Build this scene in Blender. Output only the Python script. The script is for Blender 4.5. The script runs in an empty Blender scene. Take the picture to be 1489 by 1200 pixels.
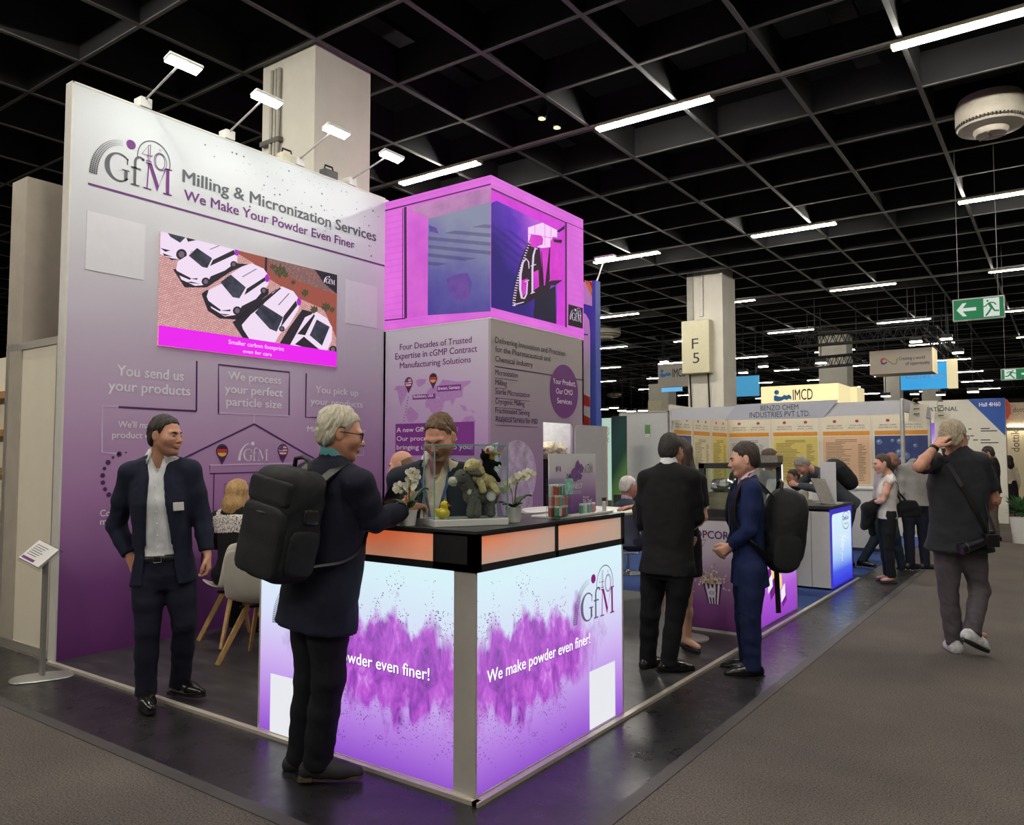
import bpy, math, random
import numpy as np
from mathutils import Vector, Matrix

SC = bpy.context.scene
COL = SC.collection
random.seed(4)
RNG = np.random.default_rng(4)

# ------------------------------------------------------------------ camera
# world: +Y runs along the aisle, -X runs along the front edge of the stand, metres; eye height 1.55
FPX, YAW, PIT, EYE = 1130.0, math.radians(35.5), math.radians(3.16), 1.55
CF = np.array([-math.sin(YAW) * math.cos(PIT), math.cos(YAW) * math.cos(PIT), math.sin(PIT)])
CR = np.array([math.cos(YAW), math.sin(YAW), 0.0])
CU = np.cross(CR, CF)
CC = np.array([0.0, 0.0, EYE])
cam_data = bpy.data.cameras.new('camera')
cam = bpy.data.objects.new('camera', cam_data)
COL.objects.link(cam)
cam_data.sensor_fit = 'HORIZONTAL'
cam_data.sensor_width = 36.0
cam_data.lens = 36.0 * FPX / 1489.0
cam_data.clip_start, cam_data.clip_end = 0.05, 300
cam.matrix_world = Matrix(((CR[0], CU[0], -CF[0], 0), (CR[1], CU[1], -CF[1], 0), (CR[2], CU[2], -CF[2], EYE), (0, 0, 0, 1)))
SC.camera = cam

# ------------------------------------------------------------------ exposure, world
vs = SC.view_settings
vs.view_transform = 'Standard'
vs.look = 'None'
vs.gamma = 1
vs.use_curve_mapping = False
vs.exposure = 0.0
SC.cycles.use_denoising = True
SC.cycles.max_bounces = 6
SC.cycles.diffuse_bounces = 3
SC.cycles.glossy_bounces = 3
SC.cycles.transparent_max_bounces = 12
SC.cycles.sample_clamp_indirect = 4.0
SC.cycles.caustics_reflective = False
SC.cycles.caustics_refractive = False
wd = bpy.data.worlds.new('world')
SC.world = wd
wd.use_nodes = True
wd.node_tree.nodes['Background'].inputs[0].default_value = (1.0, 0.93, 0.84, 1)
wd.node_tree.nodes['Background'].inputs[1].default_value = 0.1
TUBE = 255.0      # fluorescent tubes of the hall
FLOOD = 2.6     # arm floodlights on the tall wall

# ------------------------------------------------------------------ pixel <-> place
def ray(px, py):
 return CF + (px - 744.5) / FPX * CR - (py - 600) / FPX * CU

def gz(px, py, z=0.0):
 d = ray(px, py)
 return CC + d * ((z - EYE) / d[2])

def gx(px, py, x):
 d = ray(px, py)
 return CC + d * (x / d[0])

def gy(px, py, y):
 d = ray(px, py)
 return CC + d * (y / d[1])

def gd(px, py, dep):
 return CC + ray(px, py) * dep

def depth_of(p):
 return float((np.array(p) - CC) @ CF)

# ------------------------------------------------------------------ materials
def lin(c):
 """sRGB 0-255 -> linear"""
 out = []
 for v in c[:3]:
  v = v / 255.0
  out.append(v / 12.92 if v <= 0.04045 else ((v + 0.055) / 1.055) ** 2.4)
 return tuple(out) + (1.0,)

class NT:
 def __init__(s, name):
  s.m = bpy.data.materials.new(name)
  s.m.use_nodes = True
  s.t = s.m.node_tree
  s.b = s.t.nodes['Principled BSDF']
  s.out = s.t.nodes['Material Output']

 def n(s, typ, **kw):
  nd = s.t.nodes.new(typ)
  for k, v in kw.items():
   if k.startswith('i_'):
    key = k[2:]
    key = int(key) if key.isdigit() else key.replace('_', ' ')
    nd.inputs[key].default_value = v
   else:
    setattr(nd, k, v)
  return nd

 def l(s, a, b):
  s.t.links.new(a, b)

 def math(s, op, a, b=None, c=None, clamp=False):
  nd = s.t.nodes.new('ShaderNodeMath')
  nd.operation = op
  nd.use_clamp = clamp
  for i, v in enumerate((a, b, c)):
   if v is None:
    continue
   if isinstance(v, (int, float)):
    nd.inputs[i].default_value = v
   else:
    s.l(v, nd.inputs[i])
  return nd.outputs[0]

 def ramp(s, fac, stops, interp='LINEAR'):
  nd = s.t.nodes.new('ShaderNodeValToRGB')
  cr = nd.color_ramp
  cr.interpolation = interp
  while len(cr.elements) < len(stops):
   cr.elements.new(0.5)
  for e, (p, c) in zip(cr.elements, stops):
   e.position = p
   e.color = c if len(c) == 4 else tuple(c) + (1,)
  s.l(fac, nd.inputs[0])
  return nd.outputs[0]

 def mix(s, fac, a, b):
  nd = s.t.nodes.new('ShaderNodeMix')
  nd.data_type = 'RGBA'
  for sock, v in ((nd.inputs[0], fac), (nd.inputs[6], a), (nd.inputs[7], b)):
   if isinstance(v, (int, float)):
    sock.default_value = v
   elif isinstance(v, tuple):
    sock.default_value = v if len(v) == 4 else v + (1,)
   else:
    s.l(v, sock)
  return nd.outputs[2]

 def noise(s, scale, detail=3, rough=0.55, vec=None, dist=0.0, out=0):
  nd = s.n('ShaderNodeTexNoise')
  nd.inputs['Scale'].default_value = scale
  nd.inputs['Detail'].default_value = detail
  nd.inputs['Roughness'].default_value = rough
  nd.inputs['Distortion'].default_value = dist
  if vec is None:
   vec = s.n('ShaderNodeTexCoord').outputs['Object']
  s.l(vec, nd.inputs['Vector'])
  return nd.outputs[out]

MATS = {}

def mat(name, col, rough=0.5, metal=0.0, var=0.12, vscale=12.0, bump=0.0, bscale=60.0, emit=0.0, spec=0.5, coat=0.0, stretch=None):
 """plain surface with a little procedural variation of its colour and relief; col is sRGB 0-255"""
 if name in MATS:
  return MATS[name]
 t = NT(name)
 c = lin(col)
 co = t.n('ShaderNodeTexCoord').outputs['Object']
 if stretch:
  mp = t.n('ShaderNodeMapping')
  mp.inputs['Scale'].default_value = stretch
  t.l(co, mp.inputs[0])
  co = mp.outputs[0]
 if var > 0:
  f = t.noise(vscale, 4, 0.6, co)
  lo = tuple(max(0, v * (1 - var)) for v in c[:3])
  hi = tuple(min(1, v * (1 + var)) for v in c[:3])
  colr = t.ramp(f, [(0.3, lo), (0.7, hi)])
  t.l(colr, t.b.inputs['Base Color'])
  if emit:
   t.l(colr, t.b.inputs['Emission Color'])
 else:
  t.b.inputs['Base Color'].default_value = c
  t.b.inputs['Emission Color'].default_value = c
 t.b.inputs['Emission Strength'].default_value = emit
 t.b.inputs['Roughness'].default_value = rough
 t.b.inputs['Metallic'].default_value = metal
 t.b.inputs['Specular IOR Level'].default_value = spec
 t.b.inputs['Coat Weight'].default_value = coat
 if bump > 0:
  bn = t.n('ShaderNodeBump')
  bn.inputs['Strength'].default_value = bump
  bn.inputs['Distance'].default_value = 0.004
  t.l(t.noise(bscale, 3, 0.6, co), bn.inputs['Height'])
  t.l(bn.outputs[0], t.b.inputs['Normal'])
 MATS[name] = t.m
 return t.m

def emat(name, col, strength=1.0, black=True):
 """something that gives off light (lamp, screen, back-lit print)"""
 if name in MATS:
  return MATS[name]
 t = NT(name)
 c = lin(col)
 t.b.inputs['Base Color'].default_value = (0.02, 0.02, 0.02, 1) if black else c
 t.b.inputs['Emission Color'].default_value = c
 t.b.inputs['Emission Strength'].default_value = strength
 t.b.inputs['Roughness'].default_value = 0.5
 t.b.inputs['Specular IOR Level'].default_value = 0.06
 MATS[name] = t.m
 return t.m

def glass(name, col=(235, 245, 240), alpha=0.12, rough=0.02):
 """thin clear sheet: mostly see-through, mirror-like at grazing angles"""
 if name in MATS:
  return MATS[name]
 t = NT(name)
 tr = t.n('ShaderNodeBsdfTransparent')
 tr.inputs[0].default_value = lin(col)
 gl = t.n('ShaderNodeBsdfGlossy')
 gl.inputs['Roughness'].default_value = rough
 ge = t.n('ShaderNodeNewGeometry')
 vm = t.n('ShaderNodeVectorMath', operation='DOT_PRODUCT')
 t.l(ge.outputs['Incoming'], vm.inputs[0])
 t.l(ge.outputs['Normal'], vm.inputs[1])
 fr = t.math('POWER', t.math('SUBTRACT', 1.0, t.math('ABSOLUTE', vm.outputs['Value']), clamp=True), 5.0)
 fr = t.math('ADD', t.math('MULTIPLY', fr, 0.7), 0.03)
 mx = t.n('ShaderNodeMixShader')
 t.l(t.math('ADD', fr, alpha * 0.15, clamp=True), mx.inputs[0])
 t.l(tr.outputs[0], mx.inputs[1])
 t.l(gl.outputs[0], mx.inputs[2])
 t.l(mx.outputs[0], t.out.inputs[0])
 MATS[name] = t.m
 return t.m

# ------------------------------------------------------------------ objects
def tag(o, label=None, cat=None, group=None, kind=None):
 if label:
  o['label'] = label
 if cat:
  o['category'] = cat
 if group:
  o['group'] = group
 if kind:
  o['kind'] = kind
 return o

def thing(name, label, cat, loc=(0, 0, 0), group=None, rz=0.0):
 o = bpy.data.objects.new(name, None)
 COL.objects.link(o)
 o.empty_display_size = 0.1
 o.location = tuple(float(v) for v in loc)
 o.rotation_euler = (0, 0, rz)
 return tag(o, label, cat, group)

def copy_tree(o, parent=None):
 c = o.copy()
 COL.objects.link(c)
 if parent is not None:
  c.parent = parent
 for ch in list(o.children):
  copy_tree(ch, c)
 return c

def smooth_by_angle(me, deg=35):
 n = len(me.polygons)
 me.polygons.foreach_set('use_smooth', [True] * n)
 try:
  me.set_sharp_from_angle(angle=math.radians(deg))
 except Exception:
  pass

class M:
 """collects shapes and links them as ONE mesh object"""

 def __init__(s):
  s.v, s.f, s.mi = [], [], []

 def add(s, vs_, fs, mi=0):
  k = len(s.v)
  s.v.extend([tuple(float(c) for c in p) for p in vs_])
  for f in fs:
   s.f.append(tuple(k + i for i in f))
   s.mi.append(mi)
  return s

 def box(s, lo, hi, mi=0):
  x0, y0, z0 = [min(a, b) for a, b in zip(lo, hi)]
  x1, y1, z1 = [max(a, b) for a, b in zip(lo, hi)]
  vs_ = [(x0, y0, z0), (x1, y0, z0), (x1, y1, z0), (x0, y1, z0), (x0, y0, z1), (x1, y0, z1), (x1, y1, z1), (x0, y1, z1)]
  return s.add(vs_, [(0, 3, 2, 1), (4, 5, 6, 7), (0, 1, 5, 4), (1, 2, 6, 5), (2, 3, 7, 6), (3, 0, 4, 7)], mi)

 def bar(s, a, b, w, h, up=(0, 0, 1), mi=0, w2=None, h2=None):
  """rectangular bar from a to b"""
  a, b = np.array(a, float), np.array(b, float)
  d = (b - a) / np.linalg.norm(b - a)
  u = np.array(up, float)
  if abs(d @ u) > 0.98:
   u = np.array([0, 1.0, 0])
  r = np.cross(d, u)
  r /= np.linalg.norm(r)
  u = np.cross(r, d)
  w2 = w if w2 is None else w2
  h2 = h if h2 is None else h2
  vs_ = []
  for p, ww, hh in ((a, w, h), (b, w2, h2)):
   for sx, sy in ((-1, -1), (1, -1), (1, 1), (-1, 1)):
    vs_.append(p + r * sx * ww / 2 + u * sy * hh / 2)
  return s.add(vs_, [(0, 1, 2, 3), (7, 6, 5, 4), (0, 4, 5, 1), (1, 5, 6, 2), (2, 6, 7, 3), (3, 7, 4, 0)], mi)

 def tube(s, pts, r, n=8, mi=0, caps=True):
  pts = [np.array(p, float) for p in pts]
  rs = r if isinstance(r, (list, tuple)) else [r] * len(pts)
  vs_, fs = [], []
  prev = None
  for i, p in enumerate(pts):
   d = pts[min(i + 1, len(pts) - 1)] - pts[max(i - 1, 0)]
   d = d / (np.linalg.norm(d) + 1e-12)
   if prev is None:
    u = np.array([0, 0, 1.0]) if abs(d[2]) < 0.9 else np.array([1.0, 0, 0])
   else:
    u = prev
   u = u - d * (u @ d)
   u /= np.linalg.norm(u) + 1e-12
   prev = u
   w = np.cross(d, u)
   for j in range(n):
    a = 2 * math.pi * j / n
    vs_.append(p + (u * math.cos(a) + w * math.sin(a)) * rs[i])
  for i in range(len(pts) - 1):
   for j in range(n):
    k = (j + 1) % n
    fs.append((i * n + j, i * n + k, (i + 1) * n + k, (i + 1) * n + j))
  if caps:
   fs.append(tuple(range(n))[::-1])
   fs.append(tuple(range((len(pts) - 1) * n, len(pts) * n)))
  return s.add(vs_, fs, mi)

 def lathe(s, prof, c=(0, 0, 0), n=24, mi=0, sx=1.0, sy=1.0):
  """prof = [(r, z)] from bottom to top about the vertical through c"""
  vs_, fs = [], []
  for r, z in prof:
   for j in range(n):
    a = 2 * math.pi * j / n
    vs_.append((c[0] + r * sx * math.cos(a), c[1] + r * sy * math.sin(a), c[2] + z))
  for i in range(len(prof) - 1):
   for j in range(n):
    k = (j + 1) % n
    fs.append((i * n + j, i * n + k, (i + 1) * n + k, (i + 1) * n + j))
  if prof[0][0] > 1e-4:
   fs.append(tuple(range(n))[::-1])
  if prof[-1][0] > 1e-4:
   fs.append(tuple(range((len(prof) - 1) * n, len(prof) * n)))
  return s.add(vs_, fs, mi)

 def poly(s, pts, mi=0):
  return s.add(pts, [tuple(range(len(pts)))], mi)

 def prism(s, pts, off, mi=0):
  pts = [np.array(p, float) for p in pts]
  off = np.array(off, float)
  n = len(pts)
  vs_ = pts + [p + off for p in pts]
  fs = [tuple(range(n))[::-1], tuple(range(n, 2 * n))] + [(i, (i + 1) % n, n + (i + 1) % n, n + i) for i in range(n)]
  return s.add(vs_, fs, mi)

 def ball(s, c, r, n=12, mi=0):
  r = (r, r, r) if isinstance(r, (int, float)) else r
  m_ = n // 2 + 1
  vs_, fs = [], []
  for i in range(m_ + 1):
   th = math.pi * i / m_
   for j in range(n):
    a = 2 * math.pi * j / n
    vs_.append((c[0] + r[0] * math.sin(th) * math.cos(a), c[1] + r[1] * math.sin(th) * math.sin(a), c[2] - r[2] * math.cos(th)))
  for i in range(m_):
   for j in range(n):
    k = (j + 1) % n
    fs.append((i * n + j, i * n + k, (i + 1) * n + k, (i + 1) * n + j))
  return s.add(vs_, fs, mi)

 def build(s, name, mats, parent=None, smooth=None, bevel=0.0, local=True):
  """vertices are in the parent's own space when it is an Empty with a location (local=True) or in world space (local=False)"""
  me = bpy.data.meshes.new(name)
  vv = s.v
  if parent is not None and not local:
   base = np.array(parent.location) if parent.parent is None else np.array(parent.parent.location) if parent.type == 'MESH' else np.zeros(3)
   vv = [tuple(np.array(p) - base) for p in s.v]
  me.from_pydata(vv, [], s.f)
  mats = mats if isinstance(mats, (list, tuple)) else [mats]
  for m_ in mats:
   me.materials.append(m_)
  if len(mats) > 1:
   me.polygons.foreach_set('material_index', s.mi)
  me.validate()
  me.update()
  if smooth:
   smooth_by_angle(me, smooth)
  o = bpy.data.objects.new(name, me)
  COL.objects.link(o)
  if parent is not None:
   o.parent = parent
  if bevel:
   md = o.modifiers.new('edge', 'BEVEL')
   md.width = bevel
   md.segments = 2
   md.limit_method = 'ANGLE'
  return o

def struct(o):
 o['kind'] = 'structure'
 return o

# ------------------------------------------------------------------ flat print on a plane
class Plane:
 """axis 'x': plane x=c seen from +x, u=+Y; axis 'y': plane y=c seen from -y, u=+X; v is always Z"""

 def __init__(s, axis, c):
  s.axis, s.c = axis, c

 def uv(s, px, py):
  p = gx(px, py, s.c) if s.axis == 'x' else gy(px, py, s.c)
  return np.array([p[1] if s.axis == 'x' else p[0], p[2]])

 def p3(s, u, v, off=0.0):
  return (s.c + off, u, v) if s.axis == 'x' else (u, s.c - off, v)

 def px(s, px, py, off=0.0):
  return s.p3(*s.uv(px, py), off)

_text_cache = {}

def text_shape(txt, bold=0.0, shear=0.0):
 key = (txt, bold, shear)
 if key not in _text_cache:
  cu = bpy.data.curves.new('t', 'FONT')
  cu.body = txt
  cu.size = 1.0
  cu.offset = bold
  cu.shear = shear
  cu.resolution_u = 3
  ob = bpy.data.objects.new('t', cu)
  COL.objects.link(ob)
  dg = bpy.context.evaluated_depsgraph_get()
  me = ob.evaluated_get(dg).to_mesh()
  v = np.array([tuple(q.co)[:2] for q in me.vertices])
  f = [tuple(p.vertices) for p in me.polygons]
  ob.evaluated_get(dg).to_mesh_clear()
  bpy.data.objects.remove(ob)
  bpy.data.curves.remove(cu)
  _text_cache[key] = (v, f)
 return _text_cache[key]

CAP = 0.70   # cap height of the built-in typeface at size 1

def put_text(m_, pl, txt, p0, p1, ptop=None, off=0.003, mi=0, bold=0.0, height=None, shear=0.0):
 """one line of lettering: p0 = pixel of the left end of the baseline, p1 = of the right end, ptop = of the top of a capital above p0"""
 a, b = pl.uv(*p0), pl.uv(*p1)
 v, f = text_shape(txt, 0.0, shear)
 x0, x1 = v[:, 0].min(), v[:, 0].max()
 sx = (b[0] - a[0]) / (x1 - x0)
 sz = (height if height else pl.uv(*ptop)[1] - a[1]) / CAP
 # the line follows the true horizontal (mean of both ends)
 base = (a[1] + b[1]) / 2
 for j, (du, dv) in enumerate([(0, 0)] if bold <= 0 else [(-1, 0), (1, 0), (0, 0.6), (0, -0.6)]):
  m_.add([pl.p3(a[0] + (q[0] - x0 + du * bold) * sx, base + (q[1] + dv * bold) * sz, off + 0.0002 * j) for q in v], f, mi)

def put_text_uv(m_, pl, txt, u0, v0, width, height, off=0.003, mi=0, bold=0.0, centre=False):
 v, f = text_shape(txt, 0.0)
 x0, x1 = v[:, 0].min(), v[:, 0].max()
 sx = width / (x1 - x0)
 if centre:
  u0 = u0 - width / 2
 for j, (du, dv) in enumerate([(0, 0)] if bold <= 0 else [(-1, 0), (1, 0), (0, 0.6), (0, -0.6)]):
  m_.add([pl.p3(u0 + (q[0] - x0 + du * bold) * sx, v0 + (q[1] + dv * bold) * height / CAP, off + 0.0002 * j) for q in v], f, mi)

def stroke(pts, ws, closed=False):
 """flat ribbon with a varying width through 2-D points -> (verts, faces)"""
 pts = [np.array(p, float) for p in pts]
 n = len(pts)
 ws = ws if isinstance(ws, (list, tuple)) else [ws] * n
 L, R_ = [], []
 for i in range(n):
  d = (pts[(i + 1) % n] - pts[i - 1]) if closed else pts[min(i + 1, n - 1)] - pts[max(i - 1, 0)]
  d = d / (np.linalg.norm(d) + 1e-12)
  nn = np.array([-d[1], d[0]])
  L.append(pts[i] + nn * ws[i] / 2)
  R_.append(pts[i] - nn * ws[i] / 2)
 v = L + R_
 f = [(i, (i + 1) % n, n + (i + 1) % n, n + i) for i in range(n if closed else n - 1)]
 return v, f

def ell2(cx, cy, rx, ry, a0=0, a1=360, n=24, rot=0):
 out = []
 for i in range(n + 1):
  a = math.radians(a0 + (a1 - a0) * i / n)
  x, y = rx * math.cos(a), ry * math.sin(a)
  r = math.radians(rot)
  out.append((cx + x * math.cos(r) - y * math.sin(r), cy + x * math.sin(r) + y * math.cos(r)))
 return out

def disc2(cx, cy, rx, ry, n=28):
 return ell2(cx, cy, rx, ry, 0, 360 - 360 / n, n - 1)

def brand_logo(m_, pl, u, v, w, off=0.003, mi_grey=0, mi_pur=1, anniversary=True, mono=None, h=None):
 """the stand's emblem: arc of dots, ball, serif letters G f M, ring with 40; u,v = left end of the baseline, w = width"""
 g, p = (mi_grey, mi_pur) if mono is None else (mono, mono)
 k = w / 0.70
 kv = k if h is None else h / 0.425

 def put(vf, mi):
  m_.add([pl.p3(u + q[0] * k, v + q[1] * kv, off) for q in vf[0]], vf[1], mi)

 def solid(pts, mi):
  m_.add([pl.p3(u + q[0] * k, v + q[1] * kv, off) for q in pts], [tuple(range(len(pts)))], mi)
 if anniversary:
  for ring in range(4):
   rx, ry = 0.214 + 0.0165 * ring, 0.300 + 0.0125 * ring
   for i in range(30):
    a = math.radians(179 - 85 * i / 29)
    s_ = 0.0062 * (1 - 0.75 * i / 29) + 0.0006
    cx, cy = 0.272 + rx * math.cos(a), ry * math.sin(a)
    solid([(cx - s_, cy - s_), (cx + s_, cy - s_), (cx + s_, cy + s_), (cx - s_, cy + s_)], g)
 else:
  put(stroke(ell2(0.272, 0.0, 0.24, 0.33, 180, 96, 18), [0.062 - 0.048 * i / 18 for i in range(19)]), g)
 solid(disc2(0.331, 0.332, 0.039, 0.038), p)
 pts = ell2(0.238, 0.113, 0.098, 0.112, 42, 318, 30)
 ws = [0.012 + 0.028 * max(0, math.cos(math.radians((42 + 276 * i / 30) - 183))) ** 2 for i in range(31)]
 put(stroke(pts, ws), g)
 solid([(0.300, 0.150), (0.309, 0.150), (0.312, 0.205), (0.300, 0.200)], g)
 solid([(0.281, 0.012), (0.309, 0.022), (0.309, 0.100), (0.281, 0.100)], g)
 solid([(0.262, 0.096), (0.324, 0.096), (0.324, 0.107), (0.262, 0.107)], g)
 solid([(0.357, 0.005), (0.381, 0.005), (0.381, 0.200), (0.357, 0.200)], g)
 put(stroke(ell2(0.412, 0.196, 0.043, 0.052, 180, 50, 12), [0.024] + [0.022 - 0.008 * i / 11 for i in range(12)]), g)
 solid(disc2(0.436, 0.236, 0.013, 0.013, 14), g)
 solid([(0.336, 0.141), (0.420, 0.141), (0.420, 0.154), (0.336, 0.154)], g)
 solid([(0.337, -0.002), (0.410, -0.002), (0.410, 0.010), (0.337, 0.010)], g)
 solid([(0.470, 0.004), (0.481, 0.004), (0.492, 0.222), (0.481, 0.222)], p)
 solid([(0.481, 0.226), (0.513, 0.226), (0.580, 0.055), (0.566, 0.0)], p)
 solid([(0.566, 0.0), (0.580, 0.055), (0.646, 0.226), (0.635, 0.226)], p)
 solid([(0.643, 0.004), (0.674, 0.004), (0.671, 0.226), (0.641, 0.226)], p)
 for x0, x1, y0 in ((0.446, 0.514, -0.002), (0.619, 0.698, -0.002), (0.462, 0.513, 0.216), (0.641, 0.695, 0.216)):
  solid([(x0, y0), (x1, y0), (x1, y0 + 0.011), (x0, y0 + 0.011)], p)
 if anniversary:
  put(stroke(ell2(0.531, 0.262, 0.144, 0.160, -12, 186, 34), 0.0085), g)
  put(stroke([(0.478, 0.245), (0.478, 0.372), (0.426, 0.287), (0.512, 0.287), (0.512, 0.300)], 0.007), p)
  put(stroke([(0.494, 0.245), (0.497, 0.384), (0.478, 0.372)], 0.006), g)
  put(stroke([(0.462, 0.240), (0.512, 0.240)], 0.008), p)
  put(stroke(ell2(0.586, 0.265, 0.042, 0.066, 0, 345, 24), 0.006, True), p)
  put(stroke(ell2(0.588, 0.265, 0.056, 0.075, 0, 345, 24), 0.006, True), g)
  put(stroke([(0.577, 0.352), (0.577, 0.375)], 0.004), g)
  put(stroke([(0.590, 0.352), (0.590, 0.378)], 0.004), g)

# ------------------------------------------------------------------ soft solids: distance fields turned into one closed mesh
def _axis(lo, hi, h, fines):
 out, x = [], lo
 while x < hi + h:
  out.append(x)
  st = h
  for a, b, fh in fines:
   if a - h <= x <= b:
    st = min(st, fh)
  x += st
 return np.array(out, np.float32)

def _surf(F, ax, ay, az):
 ins = (F < 0)
 u8 = ins.astype(np.uint8)
 s_ = u8[:-1, :-1, :-1] + u8[1:, :-1, :-1] + u8[:-1, 1:, :-1] + u8[1:, 1:, :-1] + u8[:-1, :-1, 1:] + u8[1:, :-1, 1:] + u8[:-1, 1:, 1:] + u8[1:, 1:, 1:]
 I, J, K = np.nonzero((s_ > 0) & (s_ < 8))
 n = len(I)
 idm = np.full(s_.shape, -1, np.int32)
 idm[I, J, K] = np.arange(n)
 acc = np.zeros((n, 3), np.float64)
 cnt = np.zeros(n)
 cs = [(a, b, c) for a in (0, 1) for b in (0, 1) for c in (0, 1)]
 val = {c: F[I + c[0], J + c[1], K + c[2]].astype(np.float64) for c in cs}
 for d in range(3):
  for c in cs:
   if c[d]:
    continue
   e = list(c)
   e[d] = 1
   e = tuple(e)
   a, b = val[c], val[e]
   m_ = (a < 0) != (b < 0)
   t = np.where(m_, a / np.where(np.abs(a - b) < 1e-12, 1, a - b), 0)
   p = np.array(c, float)[None, :].repeat(n, 0)
   p[:, d] += t
   acc[m_] += p[m_]
   cnt[m_] += 1
 fr = acc / np.maximum(cnt, 1)[:, None]
 V = np.stack([ax[I] + fr[:, 0] * (ax[I + 1] - ax[I]), ay[J] + fr[:, 1] * (ay[J + 1] - ay[J]), az[K] + fr[:, 2] * (az[K + 1] - az[K])], 1)
 Q = []
 for d in range(3):
  sl0 = [slice(1, -1)] * 3
  sl1 = [slice(1, -1)] * 3
  sl0[d] = slice(0, -1)
  sl1[d] = slice(1, None)
  a, b = ins[tuple(sl0)], ins[tuple(sl1)]
  for flip, msk in ((False, a & ~b), (True, ~a & b)):
   P = list(np.nonzero(msk))
   P = [P[q] + (0 if q == d else 1) for q in range(3)]
   d1, d2 = (d + 1) % 3, (d + 2) % 3
   quad = []
   for o1, o2 in ((1, 1), (0, 1), (0, 0), (1, 0)):
    p = [P[0].copy(), P[1].copy(), P[2].copy()]
    p[d1] = p[d1] - o1
    p[d2] = p[d2] - o2
    quad.append(idm[p[0], p[1], p[2]])
   q = np.stack(quad, 1)
   Q.append(q[:, ::-1] if flip else q)
 Q = np.concatenate(Q)
 return V, Q[(Q >= 0).all(1)]

def vnormals(V, Q):
 nrm = np.zeros_like(V)
 n = np.cross(V[Q[:, 2]] - V[Q[:, 0]], V[Q[:, 3]] - V[Q[:, 1]])
 for i in range(4):
  np.add.at(nrm, Q[:, i], n)
 return nrm / (np.linalg.norm(nrm, axis=1)[:, None] + 1e-12)

_WV = np.random.default_rng(9).normal(size=(10, 3))
_WP = np.random.default_rng(10).uniform(0, 6.28, 10)

def wob(P, freq, aniso=(1, 1, 1)):
 """smooth pseudo-random value about -1..1"""
 p = P * np.array(aniso) * freq
 o = np.zeros(len(P))
 for i in range(10):
  o += np.sin(p @ (_WV[i] * (0.6 + 0.12 * i)) + _WP[i])
 return o / 4.0

def rot_to(fwd, up=(0, 0, 1)):
 """columns: right, forward, up"""
 f = np.array(fwd, float)
 f /= np.linalg.norm(f)
 r = np.cross(f, np.array(up, float))
 r /= np.linalg.norm(r)
 return np.stack([r, f, np.cross(r, f)], 1)

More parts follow.
